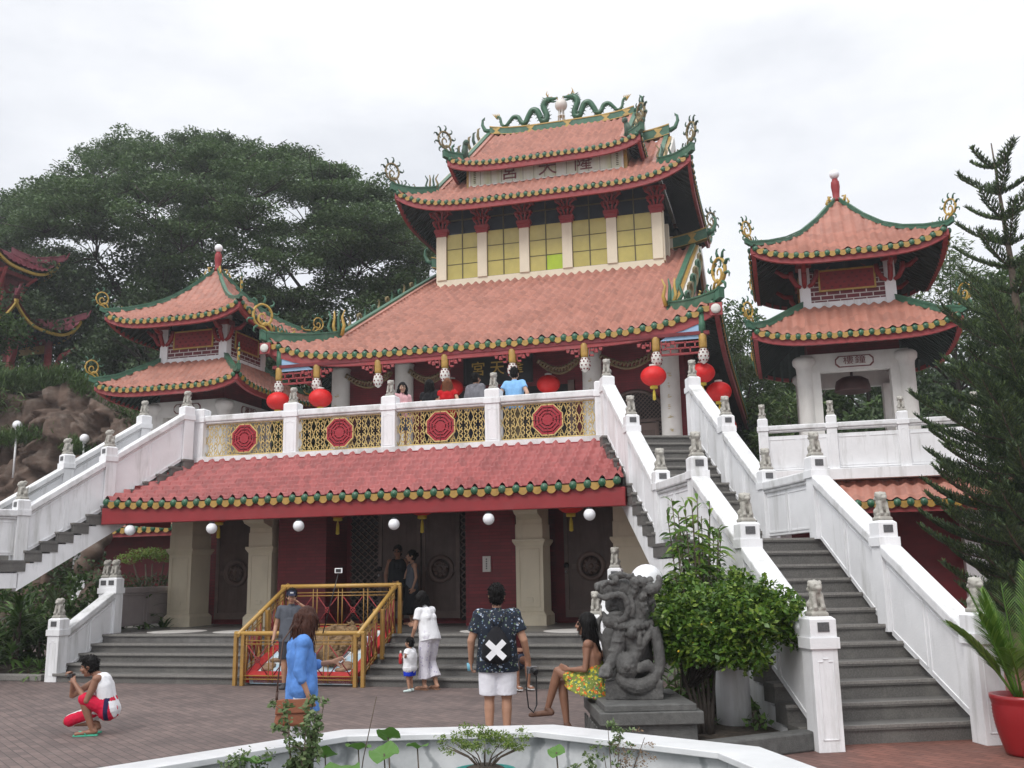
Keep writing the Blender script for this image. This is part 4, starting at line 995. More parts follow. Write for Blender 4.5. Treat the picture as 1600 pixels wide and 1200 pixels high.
# ------------------------------------------------------------------ bell tower and drum tower
def tower(sx,chars,label):
    cx=sx*10.8; cy=30.1
    t=thing('bell_tower' if sx>0 else 'drum_tower',label,'tower',(cx,cy,0),world=True)
    b=MB(); b.box(cx-2.2,cx+2.2,27.0,33,0,4.3); b.build('base_wall',M['darkred'],t)
    for q in (-1,1):
        c=MB(); c.box(cx+q*2.3-.25,cx+q*2.3+.25,26.6,27.1,0,3.6); c.build('base_pillar',M['white'],t)
    b=MB(); b.box(cx-3.1,cx+3.0,25.8,34,4.12,4.38); b.build('terrace_slab',M['white'],t)
    # skirt roof below the terrace
    r0,_,_=gen_roof(t,'skirt_roof',(cx,30.1),3.9,4.85,1.2,1.2,[(0,3.42),(1.2,4.18)],.2,6,.30,6,.07,.16,over=1.0,sides='FRL',hipw=.16,hiph=.18)
    # storey with four piers and openings
    p=MB()
    for a in (-1,1):
        for c in (-1,1):
            x=cx+a*1.22; y=cy+c*1.22
            p.box(x-.28,x+.28,y-.28,y+.28,4.38,7.42)
            p.lathe([(.27,4.38),(.25,4.6),(.235,7.5),(.25,7.6),(.32,7.68),(.33,7.8),(.30,7.86),(.24,7.9)],(cx+a*1.36,cy+c*1.36,0),20)
    for a in (-1,1):
        p.box(cx-1.45,cx+1.45,cy+a*1.36-.12,cy+a*1.36+.12,7.42,7.95); p.box(cx+a*1.36-.12,cx+a*1.36+.12,cy-1.24,cy+1.24,7.42,7.95)
    p.build('pier_frame',M['lightwall'],t)
    if sx<0:
        w_=MB(); w_.box(cx-1.3,cx+1.3,cy-1.2,cy+1.2,4.38,7.45); w_.build('infill_wall',M['lightwall'],t)
    if sx>0:
        bl=MB(); bl.lathe([(.05,7.50),(.3,7.48),(.46,7.38),(.50,7.2),(.52,7.08),(.46,7.04),(.3,7.06)],(cx,cy,0),24); bl.tube([(cx,cy,7.3),(cx,cy,7.9)],.04,6)
        bl.build('bell',mat('dark_red_bronze',(.07,.03,.028),.5,.3,6,.05),t)
    # name cartouche
    c=MB(); y=cy-1.49
    def cart(w,h,yy,mi):
        e=.09; P=[(-w+e,-h),(w-e,-h),(w,-h+e),(w,h-e),(w-e,h),(-w+e,h),(-w,h-e),(-w,-h+e)]
        vs=[(cx+a,yy,7.68+b_) for a,b_ in P]+[(cx+a,yy+.03,7.68+b_) for a,b_ in P]
        c.add(vs,[tuple(range(8)),tuple(range(15,7,-1))]+[(k,8+k,8+(k+1)%8,(k+1)%8) for k in range(8)],mi)
    cart(.52,.165,y-.012,1); cart(.485,.135,y-.022,0)
    for ch,dx in zip(chars,(-.16,.16)): put_text(c,ch,.24,(cx+dx,y-.028,7.69),1,.006,sx=1.25)
    if sx<0:   # the same board on the side that faces the temple
        c.build('name_board',[M['lightwall'],M['signred']],t); c=MB(); vs=[];x=cx+1.49
        P=[(-.42,-.165),(.42,-.165),(.5,-.08),(.5,.08),(.42,.165),(-.42,.165),(-.5,.08),(-.5,-.08)]
        vs=[(x+.012,cy+a,7.68+b_) for a,b_ in P]+[(x-.02,cy+a,7.68+b_) for a,b_ in P]
        c.add(vs,[tuple(range(8)),tuple(range(15,7,-1))]+[(k,8+k,8+(k+1)%8,(k+1)%8) for k in range(8)],1)
        vs=[(x+.02,cy+a*.93,7.68+b_*.85) for a,b_ in P]; c.add(vs,[tuple(range(8))],0)
        for ch,dy in zip(chars,(-.16,.16)): put_text(c,ch,.24,(x+.026,cy+dy,7.69),1,.006,sx=1.25,rot=Matrix.Rotation(R(90),3,'Z'))
    c.build('name_board',[M['lightwall'],M['signred']],t)
    b=MB(); b.box(cx-1.25,cx+1.25,cy-1.25,cy+1.25,7.95,9.3); b.build('dark_brick_band',M['redbrick'],t)
    ra,_,_=gen_roof(t,'lower_roof',(cx,cy),2.72,2.85,1.42,1.55,[(0,8.14),(.5,8.42),(1.55,9.34)],.32,4.5,.27,9,.07,.17,over=1.4,orn=.56,hipw=.12,hiph=.14,qd=1.0,trim=(.085,.105))
    # brick storey
    h=1.3
    b=MB(); b.box(cx-h+.2,cx+h-.2,cy-h+.03,cy+h-.03,9.5,10.47,0); b.box(cx-h+.03,cx+h-.03,cy-h+.2,cy+h-.2,9.5,10.47,0); b.build('brick_wall',M['maroonbrick'],t)
    b=MB(); b.box(cx-h+.2,cx+h-.2,cy-h+.06,cy+h-.06,10.47,10.95,0); b.box(cx-h+.06,cx+h-.06,cy-h+.2,cy+h-.2,10.47,10.95,0); b.build('clerestory_glass',M['glass'],t)
    b=MB()
    for a in (-1,1):
        for c_ in (-1,1): b.box(cx+a*(h-.13)-.15,cx+a*(h-.13)+.15,cy+c_*(h-.13)-.15,cy+c_*(h-.13)+.15,9.3,10.95)
    b.box(cx-h+.0,cx+h,cy-h-.005,cy+h+.005,9.28,9.52); b.build('corner_posts',M['white'],t)
    for rz in ((0,90) if sx<0 else (0,-90)):
        Mx=Matrix.Translation((cx,cy,0))@Matrix.Rotation(R(rz),4,'Z')
        q=MB(); q.box(-.75,.75,-h-.02,-h+.03,9.86,10.45,0,Mx)
        for a in ((-.79,-.74,9.82,10.47),(.74,.79,9.82,10.47),(-.74,.74,9.82,9.87),(-.74,.74,10.42,10.47)): q.box(a[0],a[1],-h-.04,-h,a[2],a[3],1,Mx)
        for i in range(12):
            for j in range(4): 
                if (i+j)%2==0: q.box(-.68+i*.115,-.68+i*.115+.07,-h-.032,-h-.02,9.92+j*.125,9.92+j*.125+.06,2,Mx)
        q.build('carved_panel',[M['red'],M['gold'],M['darkred']],t)
        q=MB(); 
        for a in ((-.98,.98,10.44,10.49),(-.98,.98,10.80,10.86),(-.98,-.93,10.49,10.8),(.93,.98,10.49,10.8),(-.06,.06,10.49,10.8)): q.box(a[0],a[1],-h-.03,-h+.07,a[2],a[3],0,Mx)
        q.build('window_frame',M['soffit'],t)
    for a in (-1,1):
        for c_ in (-1,1):
            g=MB(); X=cx+a*(h-.12);Y=cy+c_*(h-.12)
            for dx,dy in ((a,0),(0,c_),(-a,0) if c_<0 else (0,-c_)):
                g.tube([(X+dx*.1+ (0 if dx else 0),Y+dy*.1 - (.16 if dy==0 else 0)*-c_,10.0+.0),(X+dx*.22,Y+dy*.22-(.16 if dy==0 else 0)*-c_,10.08),(X+dx*.34,Y+dy*.34-(.16 if dy==0 else 0)*-c_,10.3),(X+dx*.36,Y+dy*.36-(.16 if dy==0 else 0)*-c_,10.5)],[.05,.07,.075,.07],8)
                g.tube([(X+dx*.3,Y+dy*.3,10.42),(X+dx*.55,Y+dy*.55,10.44),(X+dx*.78,Y+dy*.78,10.62)],[.07,.075,.06],8)
            g.box(X-.22,X+.22,Y-.22,Y+.22,10.58,10.74)
            g.build('roof_bracket',M['red'],t)
    rb,_,zfu=gen_roof(t,'upper_roof',(cx,cy),2.62,2.68,2.62,2.68,[(0,10.52),(.5,10.78),(1.0,11.10),(1.5,11.52),(2.0,12.10),(2.4,12.65),(2.68,13.02)],.42,4,.27,16,.07,.17,over=1.3,orn=.54,hipw=.09,hiph=.10,qd=1.6,trim=(.085,.105))
    f=MB(); f.lathe([(.16,13.0),(.14,13.1),(.10,13.14),(.11,13.3),(.135,13.5),(.12,13.66),(.085,13.7),(.09,13.74)],(cx,cy,0),14,0)
    for k in range(4):
        a=R(45+90*k); d=Vector((cos(a),sin(a),0)); c0=Vector((cx,cy,12.98))
        f.tube([c0+d*.12,c0+d*.3+Vector((0,0,-.02)),c0+d*.34+Vector((0,0,.12)),c0+d*.22+Vector((0,0,.14))],[.04,.05,.04,.02],6,1); f.tube([c0+d*.34+Vector((0,0,-.2)),c0+d*.46+Vector((0,0,-.12)),c0+d*.40+Vector((0,0,.02))],[.04,.04,.02],6,1)
    f.build('finial',[M['red'],M['gold']],t)
    f=MB(); f.ball((cx,cy,13.9),.15,16); f.build('finial_globe',M['globe'],t)
    return t
tower(1,'樓鐘','bell tower right of the temple with curled roofs and a bell in its open frame')
tower(-1,'樓鼓','square drum tower with two curled terracotta roofs left of the temple under the big tree')
# terrace balustrade in front of the bell tower
TB=thing('terrace_balustrade','white panelled balustrade on the terrace in front of the bell tower','balustrade',(10.8,26,4.38),world=True)
tx=[8.22,9.92,11.62,13.32]
for i,x in enumerate(tx):
    post(TB,x,26,4.2,5.78,0,.25,False,.25); lion((x,26,5.78),0,('first','second','third','fourth')[i]+' stone lion from the left on the bell tower balustrade')
for a,b in zip(tx,tx[1:]): rail(TB,(a+.12,26,5.58),(b-.12,26,5.58),.22,.13); panel(TB,(a+.12,26),(b-.12,26),4.42,4.42,5.3,5.3,.12)
m=MB(); m.box(6.9,13.45,25.85,26.15,4.22,4.4); m.build('kerb',M['white'],TB)
# ------------------------------------------------------------------ front steps, ramp, platform
m=MB()
for k in range(5):
    y=16.65+.36*k; z=.165*(k+1)
    e=5.36+.05*k; m.box(-e,e,y+.02,y+.6,z-.165,z-.05,0); m.box(-e-.02,e+.02,y-.02,y+.6,z-.05,z,0); m.box(-e-.025,e+.025,y-.024,y+.02,z-.035,z+.003,1)
m.build('front_steps',[M['granite'],M['granite_edge']]); tag(bpy.data.objects['front_steps'],kind='structure')
m=MB(); m.box(-6.6,6.6,18.1,22.3,0,.823)
o=m.build('platform',mat('polished_grey_platform',(.13,.125,.12),.35,.3,4,.05,60,(.30,.29,.275,1),(.8,.8,.8),.5)); tag(o,kind='structure')
m=MB()
for cx_ in (-4.2,-2.6,2.9,4.6): m.lathe([(.62,.824),(.62,.832),(.6,.834)],(cx_,18.95,0),28)
o=m.build('pale_floor_discs',M['lightwall']); tag(o,kind='structure')
# parapets at the two ends of the front steps
for s in (-1,1):
    side='left' if s<0 else 'right'
    Pp=thing('step_parapet','white panelled parapet sloping up the '+side+' edge of the front steps','parapet',(s*5.47,16.8,0),world=True)
    post(Pp,s*5.44,16.78,0,1.22,0,.27,True,.27); post(Pp,s*5.5,18.5,.8,2.0,0,.25,True,.25); (post(Pp,s*5.75,18.55,.8,2.0,0,.22,True,.22) if s<0 else None)
    lion((s*5.44,16.78,1.22),0,'stone lion on the lower post of the %s front step parapet'%side); lion((s*5.5,18.5,2.0),0,'stone lion on the upper post of the %s front step parapet'%side); (lion((s*5.75,18.55,2.0),0,'stone lion tucked beside another, behind the left front step parapet') if s<0 else None)
    rail(Pp,(s*5.45,16.9,.98),(s*5.5,18.4,1.72),.26,.14); panel(Pp,(s*5.45,16.9),(s*5.5,18.4),.16,.80,.80,1.55,.14)
    Pq=thing('platform_parapet','grey low parapet wall along the '+side+' end of the porch platform','parapet',(s*5.8,20,.82),world=True)
    rail(Pq,(s*5.8,18.7,1.78),(s*6.15,21.6,1.78),.22,.13); panel(Pq,(s*5.8,18.7),(s*6.15,21.6),.92,.92,1.52,1.52,.14); panel(Pq,(s*5.8,18.7),(s*6.15,21.6),1.52,1.52,1.62,1.62,.06,n=1)
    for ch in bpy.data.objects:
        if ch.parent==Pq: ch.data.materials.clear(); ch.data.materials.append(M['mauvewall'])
# ------------------------------------------------------------------ carved dragon slab in its gilt railing
D=thing('carved_slab','sloping painted slab with a brown carved dragon, red border and pale blue clouds between the steps','relief carving',(0,16.6,0),world=True)
sl0=Vector((0,16.55,.14)); sl1=Vector((0,18.35,.92)); sd_=(sl1-sl0); sn=Vector((0,-sd_.z,sd_.y)).normalized()
def SL(u,v,h=0): return Vector((u,0,0))+sl0+sd_*v+sn*h
def slab(m,u0,u1,v0,v1,h0,h1,mi): m.hexa([SL(u0,v0,h0),SL(u1,v0,h0),SL(u1,v1,h0),SL(u0,v1,h0)],[SL(u0,v0,h1),SL(u1,v0,h1),SL(u1,v1,h1),SL(u0,v1,h1)],mi)
m=MB(); slab(m,-1.02,1.02,.0,1,-.12,.02,0); m.build('bed',mat('pale_blue_painted_plaster',(.42,.58,.68),.6,.12,4,.05,30,(.70,.70,.68,1),(2.5,2.5,2.5),.8,sth=(.48,.56)),D)
m=MB()
for a in ((-1.12,-.94,0,1),(.94,1.12,0,1),(-.94,.94,0,.08),(-.94,.94,.93,1)): slab(m,*a,-.1,.05,0)
m.build('border',mat('red_painted_border',(.42,.025,.025),.5,.15,6,.05),D)
m=MB(); rnd=random.Random(3)
pts=[SL(-.55+1.1*i/26+.0,.5+.33*sin(i*.62)*(1-.012*i),.10+.05*sin(i*1.3)) for i in range(27)]
m.tube(pts,[.06+.10*sin(PI*(i+2)/30) for i in range(27)],10)
for i in range(70): 
    u=rnd.uniform(-.75,.75);v=rnd.uniform(.2,.95); m.ball(SL(u,v,rnd.uniform(.02,.13)),rnd.uniform(.05,.12),8,0,(1.2,1,.7))
m.cap(SL(.1,.86,.1),SL(.36,.74,.16),.10,.07); m.cap(SL(.36,.74,.16),SL(.5,.70,.12),.06,.04); m.cap(SL(-.4,.25,.1),SL(.5,.3,.1),.1,.11)
for k in range(40): u=rnd.uniform(-.7,.7);v=rnd.uniform(.2,.95); p_=SL(u,v,.08); m.tube([p_,p_+sn*.07+Vector((rnd.uniform(-.06,.06),0,rnd.uniform(0,.05))),p_+sn*.12+Vector((rnd.uniform(-.12,.12),0,rnd.uniform(0,.09)))],[.05,.032,.010],6)
D_=link('dragon_relief',remeshed(m,mat('brown_carved_dragon',(.20,.125,.06),.7,.4,14,.4,50,(.07,.05,.03,1),(6,6,6),.7),.013,1,'dragon_relief'),D)
wrk_=D_.data; n=len(wrk_.vertices); co_=np.empty(n*3,dtype=np.float32); wrk_.vertices.foreach_get('co',co_); co_=co_.reshape(-1,3); no=np.empty(n*3,dtype=np.float32); wrk_.vertices.foreach_get('normal',no); no=no.reshape(-1,3); dd=np.array([noise.noise(Vector(p)*14)*.022+noise.noise(Vector(p)*34)*.012 for p in co_]); wrk_.vertices.foreach_set('co',(co_+no*dd[:,None]).astype(np.float32).ravel()); wrk_.update()
m=MB()
for sx in (-1,1):
    for k in range(5): m.ball(SL(sx*(.72+.1*rnd.random()),.13+.06*k*rnd.random(),.03),.09,8,0,(1.5,1,.5))
m.build('rock_relief',mat('tan_painted_rocks',(.30,.19,.12),.7,.3,10,.2),D)
RL=thing('railing','ochre square tube railing with red star bosses fenced round the carved dragon slab','railing',(0,17.3,0),world=True)
corners=dict(fl=(-1.2,16.5,0),fr=(1.2,16.5,0),bl=(-1.2,18.2,.82),br=(1.2,18.2,.82))
FH=.93
def rpost(x,y,z0,z1):
    p=MB()
    for dx in (-.075,.075): p.box(x+dx-.034,x+dx+.034,y-.036,y+.036,z0,z1)
    p.build('post',M['ochre'],RL,bevel=.006)
ym=17.35; zm=.41
for x in (-1.2,1.2): rpost(x,16.5,0,FH-.02); rpost(x,18.2,.82,.82+FH-.02); rpost(x,ym,zm,zm+FH-.02)
g=MB()
def rr(p,q,r=.042): g.tube([p,q],r,8)
rr((-1.3,16.5,FH),(1.3,16.5,FH)); rr((-1.3,18.2,.82+FH),(1.3,18.2,.82+FH))
for x in (-1.2,1.2): rr((x,16.42,FH-.03),(x,18.28,.82+FH+.03))
g.build('handrail',mat('gold_painted_handrail',(.45,.27,.07),.35,.12,8,.03,60,spec=.5),RL)
def infill(A,Bp,zb0,zb1,name='infill'):
    q=MB(); A=Vector(A);Bp=Vector(Bp); d=Bp-A
    def pt(f,h): return A+d*f+Vector((0,0,h))
    for h in (.12,.18,.74,.80): q.tube([pt(0,h),pt(1,h)],.011,5)
    n=4
    for k in range(n+1):
        for e in (-.02,.02): q.tube([pt(min(max(k/n+e,0),1),.06),pt(min(max(k/n+e,0),1),.88)],.010,5)
    for k in range(n):
        f0=k/n+.03;f1=(k+1)/n-.03;fm=(f0+f1)/2
        q.tube([pt(f0,.2),pt(f1,.72)],.011,5,1); q.tube([pt(f1,.2),pt(f0,.72)],.011,5,1)
        c=pt(fm,.46)
        for a in range(8):
            a0=2*PI*a/8;a1=2*PI*(a+1)/8; dd=d.normalized()
            q.tube([c+dd*.05*cos(a0)+Vector((0,0,.05*sin(a0))),c+dd*.05*cos(a1)+Vector((0,0,.05*sin(a1)))],.012,5,1)
    q.build(name,[M['ochre'],M['red']],RL)
infill((-1.1,16.5,0),(1.1,16.5,0),0,0); infill((-1.1,18.2,.82),(1.1,18.2,.82),0,0)
for x in (-1.2,1.2): infill((x,16.6,.05),(x,17.27,.37),0,0); infill((x,17.43,.45),(x,18.1,.77),0,0)
# ------------------------------------------------------------------ lamps and lanterns
def globe(loc,r,label,group,hang=True,post_h=0):
    t=thing('globe_lamp',label,'lamp',loc,group=group)
    m=MB(); m.ball((0,0,0),r,20); m.build('globe',M['globe'],t)
    m=MB()
    if hang: m.lathe([(r*.45,r*.9),(r*.5,r*.98),(r*.5,r*1.12),(r*.2,r*1.2)],(0,0,0),14)
    else: m.lathe([(r*.4,-r*1.15),(r*.45,-r*.9)],(0,0,0),12); m.tube([(0,0,-r*1.1),(0,0,-post_h)],.04,8)
    m.build('fitting' if hang else 'stand',M['black'] if hang else M['white'],t); return t
gl=['left staircase','outer left cream pillar','red wall left of the doors','double doors','white notice plate','right staircase']
for (x,z),l in zip([(-5.05,3.02),(-3.04,3.0),(-1.01,2.99),(1.1,2.96),(3.08,3.0),(5.08,3.02)],gl):
    globe((x,18.3,z-.02),.115,'white globe lamp under the red fascia by the '+l,'globe lamps under the red fascia')
globe((6.79,13.5,1.78),.235,'large white globe lamp on a post behind the guardian lion','garden globe lamps',False,1.78)
for (x,y,z,l) in ((-19.07,30,7.79,'at the far left of the rock bank'),(-16.02,30,7.11,'low on the rock bank behind the left stair rail'),(-19.21,33,9.98,'above the rocks beside the drum tower roof tip')):
    globe((x,y,z),.17,'white globe lamp '+l,'garden globe lamps',False,2.0)
def lantern(r):
    t=thing('lantern','x','lantern'); m=MB(); b=len(m.v)
    n=24;mm=14
    for i in range(mm+1):
        th=PI*(.06+.88*i/mm)
        for k in range(n*2):
            a=2*PI*k/(n*2); q=r*sin(th)*(1.0 if k%2 else .965); m.v.append((q*cos(a),q*sin(a),r*.8*cos(th)))
    N2=n*2
    for i in range(mm):
        for k in range(N2): m.f.append((b+i*N2+k,b+(i+1)*N2+k,b+(i+1)*N2+(k+1)%N2,b+i*N2+(k+1)%N2)); m.m.append(0); m.s.append(True)
    m.build('shade',M['lantern'],t)
    m=MB(); m.lathe([(r*.28,r*.76),(r*.3,r*.80),(r*.3,r*.9),(r*.22,r*.92)],(0,0,0),14,0); m.tube([(0,0,r*.9),(0,0,r*1.5)],.008,5,1); m.build('top_cap',[M['palewood'],M['black']],t)
    m=MB(); m.lathe([(r*.22,-r*1.0),(r*.3,-r*.97),(r*.3,-r*.78),(r*.24,-r*.76)],(0,0,0),14,0); m.lathe([(.02,-r*1.9),(.05,-r*1.85),(.04,-r*1.3),(.015,-r*1.0)],(0,0,0),8,0); m.build('tassel',[mat('yellow_tassel',(.55,.42,.05),.7,.2,10,.1)],t)
    for k in (0,5,10,15,19):
        pass
    return t
L0=lantern(.37); spots=[(-6.69,27.45,7.47,'red lantern at the far left of the porch, over the left staircase post'),(-5.21,27.45,7.47,'red lantern second from the left, in front of the left white column'),(5.26,27.45,7.42,'red lantern over the head of the right staircase, before the right arched door'),(6.6,27.9,7.5,'red lantern behind the stone lion at the top of the right stairs'),(7.0,28.6,7.05,'red lantern partly hidden under the right end of the eave'),(1.75,29.2,7.75,'dim red lantern right of the man in light blue'),(-1.45,29.2,7.85,'dim red lantern behind the woman in red'),(7.0,30.6,6.3,'red lantern lowest and farthest back under the right eave')]
for i,(x,y,z,l) in enumerate(spots):
    if i==0: L0.location=(x,y,z); L0['label']=l; L0['group']='red lanterns round the porch'
    else: dup(L0,(x,y,z),label=l)
for x,z,l in ((4.35,3.40,'red lantern under the lower roof before the right hand door'),(-3.95,3.48,'red lantern under the lower roof between the left pillars'),(-.95,3.48,'red lantern under the lower roof at the left of the double doors'),(1.05,3.46,'red lantern under the lower roof above the double doors')):
    dup(L0,(x,20.0,z),label=l,scale=.9)
# ------------------------------------------------------------------ guardian lion on its pedestal
ang=R(30); GX,GY=7.0,11.35
Pd=thing('pedestal','square grey stone pedestal with a moulded top under the guardian lion','pedestal',(GX,GY,0),ang*.6)
m=MB(); m.box(-.52,.46,-.62,.80,0,.36); m.build('die',M['darkstone2'],Pd,bevel=.02)
m=MB(); m.box(-.58,.52,-.68,.86,.33,.46); m.box(-.52,.46,-.62,.80,.46,.53); 
for k in range(7): m.box(-.60,-.58,-.5+.18*k,-.42+.18*k,.05,.3)
m.build('cornice',M['darkstone2'],Pd,bevel=.02)
def guardian():
    t=thing('guardian_lion','large dark grey stone guardian lion with open mouth and a ball under its paw','stone lion',(GX-.10,GY+.02,.53),R(8)); t.scale=(.92,.95,1.0)
    m=MB(); b=m.ball; c=m.cap; T0=m.tube
    def tube_(P,r,n=12,*a):   # rounded through the points
        P=[Vector(p) for p in P]; k=len(P); r=list(r) if hasattr(r,'__len__') else [r]*k; o=[];q=[]
        for i in range(k-1):
            p0,p1,p2,p3=P[max(i-1,0)],P[i],P[i+1],P[min(i+2,k-1)]
            for s in range(5): t=s/5; o.append(.5*((2*p1)+(p2-p0)*t+(2*p0-5*p1+4*p2-p3)*t*t+(3*p1-p0-3*p2+p3)*t**3)); q.append(r[i]+(r[i+1]-r[i])*t)
        o.append(P[-1]); q.append(r[-1]); T0(o,q,12)
    m.tube=tube_
    m.box(-.40,.40,-.26,.42,0,.2)
    # local: lion's chest faces the viewer (-y), head turned to -x
    b((-.06,-.0,1.03),.16,12); c((-.26,.06,1.02),(.0,.05,1.02),.12,.17); c((.02,.15,.35),(.0,-.0,.75),.27,.25)           # trunk and chest
    c((-.22,.25,.42),(-.28,.22,.60),.22,.19)       # rump behind the front leg
    c((-.28,.22,.3),(-.30,.05,.22),.14,.1)
    m.tube([(-.40,.3,.55),(-.5,.3,.7),(-.48,.3,.84),(-.40,.3,.86),(-.36,.3,.78)],[.04,.035,.035,.03,.03],8)
    c((-.14,-.1,.72),(-.26,-.2,.44),.13,.085); c((-.26,-.2,.44),(-.36,-.24,.33),.085,.075)   # near front leg
    b((-.38,-.27,.30),.10,10,0,(1.1,1.1,.8))
    for k in range(4): c((-.44+.035*k,-.30-.015*k,.32),(-.46+.035*k,-.36,.27),.03,.026)
    for z in (.52,.62): b((-.2-(.62-z)*.5,-.17,z),.105,10,0,(1,1,.35))
    c((.1,-.1,.6),(.02,-.2,.45),.12,.09)            # other leg resting on the ball
    b((-.08,-.24,.36),.155,14); b((-.08,-.36,.36),.06,8)
    m.tube([(-.22,-.20,.24),(-.08,-.27,.17),(.08,-.25,.14),(.25,-.22,.2),(.36,-.18,.34),(.36,-.14,.55),(.30,-.1,.75)],[.08,.09,.09,.085,.08,.08,.09],10)   # ribbon round the ball
    m.tube([(.0,-.22,.45),(.14,-.2,.58),(.30,-.12,.76)],[.04,.05,.06],8); m.tube([(.05,-.26,.32),(.2,-.24,.36),(.27,-.22,.30)],[.05,.07,.05],8)
    b((.0,-.25,.72),.075,10); b((.10,-.22,.62),.05,8,0,(1,1,2)); c((-.16,-.22,.80),(.12,-.2,.8),.05,.05)
    # head
    c((.07,-.0,.88),(.08,.02,1.12),.21,.20); c((-.06,-.08,1.19),(-.36,-.16,1.20),.12,.10)   # skull, upper jaw
    c((-.32,-.18,1.19),(-.40,-.16,1.21),.10,.085); b((-.46,-.17,1.23),.06,10,0,(1,1.4,.8)); b((-.47,-.24,1.20),.03,8); b((-.47,-.10,1.20),.03,8)
    c((-.03,-.1,.83),(-.33,-.17,.84),.11,.075)      # lower jaw
    c((-.36,-.18,.86),(-.40,-.17,.92),.06,.035); b((-.2,-.15,.92),.07,10,0,(1.8,1,.5))
    m.tube([(-.46,-.25,1.13),(-.36,-.28,1.10),(-.22,-.27,1.13),(-.10,-.25,1.11),(-.04,-.24,.99),(-.09,-.24,.88),(-.2,-.25,.84)],[.028,.035,.036,.044,.048,.042,.03],8); m.tube([(-.02,-.2,1.12),(.03,-.22,1.0),(-.0,-.22,.88)],[.03,.04,.03],8)   # lip
    m.tube([(-.40,-.25,1.22),(-.32,-.26,1.27),(-.22,-.25,1.26)],[.026,.028,.018],8); m.tube([(-.26,-.2,1.32),(-.14,-.22,1.36),(-.02,-.2,1.33),(.06,-.18,1.36)],[.03,.036,.034,.02],8)
    for q in (-.27,.0): b((-.20,-.1+q*.5,1.29),.052,10); c((-.28,-.08+q*.5,1.33),(-.10,-.06+q*.5,1.34),.03,.034)
    c((.1,-.1,1.18),(.30,-.1,1.20),.07,.05); m.tube([(.18,-.14,1.20),(.29,-.16,1.18),(.38,-.16,1.21),(.42,-.15,1.29),(.38,-.14,1.33)],[.05,.062,.06,.045,.02],10)   # ear swept back
    rr_=random.Random(5)
    for k in range(64):
        a=rr_.uniform(0,2*PI);z=rr_.uniform(.74,1.30); q=.205+.02*rr_.random(); x=.08+q*cos(a); y=.01+q*sin(a)
        if x<.0 and z>.9: continue
        r0=rr_.uniform(.036,.052); b((x,y,z),r0,8); m.tube([Vector((x,y,z))+(Vector((cos(t),sin(t)*.3,sin(t)*1.0))*r0*(1.25-.09*t)) for t in [i*.8 for i in range(9)]],[r0*.34]*8+[r0*.2],5)
    for k in range(10): b((-.28+.062*k,-.26+.006*abs(k-4)**2,.80-.02*sin(k*.35)),.042,8)
    for k in range(9): b((-.22+.055*k,-.24+.006*abs(k-4)**2,.72-.02*sin(k*.4)),.034,8)
    me=remeshed(m,M['darkstone'],.0085,3,'lion_body')
    n=len(me.vertices); co_=np.empty(n*3,dtype=np.float32); me.vertices.foreach_get('co',co_); co_=co_.reshape(-1,3); no=np.empty(n*3,dtype=np.float32); me.vertices.foreach_get('normal',no); no=no.reshape(-1,3)
    dd=np.array([noise.noise(Vector(p)*22)*.006+noise.noise(Vector(p)*55)*.0035-.010*max(0,noise.noise(Vector((p[0]*9,p[1]*9,p[2]*16)))-.25) for p in co_]); co_=co_+no*dd[:,None]; co_[:,0]*=.86; me.vertices.foreach_set('co',co_.astype(np.float32).ravel()); me.update(); o=link('lion_body',me,t)
    m=MB(); 
    for x,y in ((-.37,-.21),): m.cap((x,y,.91),(x,y,.98),.018,.010,6)
    m.build('teeth',M['stone'],t)
    m=MB(); m.ball((-.19,-.07,1.06),.11,10,0,(1.2,.9,.5)); m.build('mouth_hollow',M['dark'],t) if False else None
guardian()
# ------------------------------------------------------------------ marble basin in the foreground
A_=thing('marble_basin','octagonal grey veined marble basin with a pale flat rim in the foreground','planter',(6.2,5,0),world=True)
def marble():
    m,nt,b=new_mat('grey_veined_marble'); v=coords(nt)
    n1=nz(nt,v,2.2,8,.65); w_=N(nt,'ShaderNodeTexWave'); w_.inputs['Scale'].default_value=.9; w_.inputs['Distortion'].default_value=9; w_.inputs['Detail'].default_value=6; w_.inputs['Detail Scale'].default_value=1.6
    nt.links.new(v,w_.inputs['Vector'])
    o=ramp(nt,n1,[(.3,(.40,.42,.43,1)),(.65,(.70,.71,.72,1))]); o=mixc(nt,o,(.24,.26,.27,1),ramp(nt,w_.outputs['Fac'],[(.0,.8),(.10,0)]))
    nt.links.new(o,b.inputs['Base Color']); b.inputs['Roughness'].default_value=.35; return m
M['marble']=marble()
outer=[(3.4,4.9),(4.10,5.55),(5.14,7.56),(6.75,8.07),(8.40,7.30),(8.98,6.2),(9.6,3.6),(3.6,3.2)]
cxo=(6.4,5.3)
inner=[(cxo[0]+(x-cxo[0])*.865,cxo[1]+(y-cxo[1])*.865) for x,y in outer]
mid=[(cxo[0]+(x-cxo[0])*.97,cxo[1]+(y-cxo[1])*.97) for x,y in outer]; mid2=[(cxo[0]+(x-cxo[0])*.895,cxo[1]+(y-cxo[1])*.895) for x,y in outer]
def ringw(po,pi,z0,z1,name,mt):
    m=MB(); n=len(po); vs=[(x,y,z0) for x,y in po]+[(x,y,z0) for x,y in pi]+[(x,y,z1) for x,y in po]+[(x,y,z1) for x,y in pi]; f=[]
    for k in range(n):
        l=(k+1)%n; f+=[(k,l,n+l,n+k),(2*n+k,3*n+k,3*n+l,2*n+l),(k,2*n+k,2*n+l,l),(n+k,n+l,3*n+l,3*n+k)]
    m.add(vs,f); return m.build(name,mt,A_,bevel=.006)
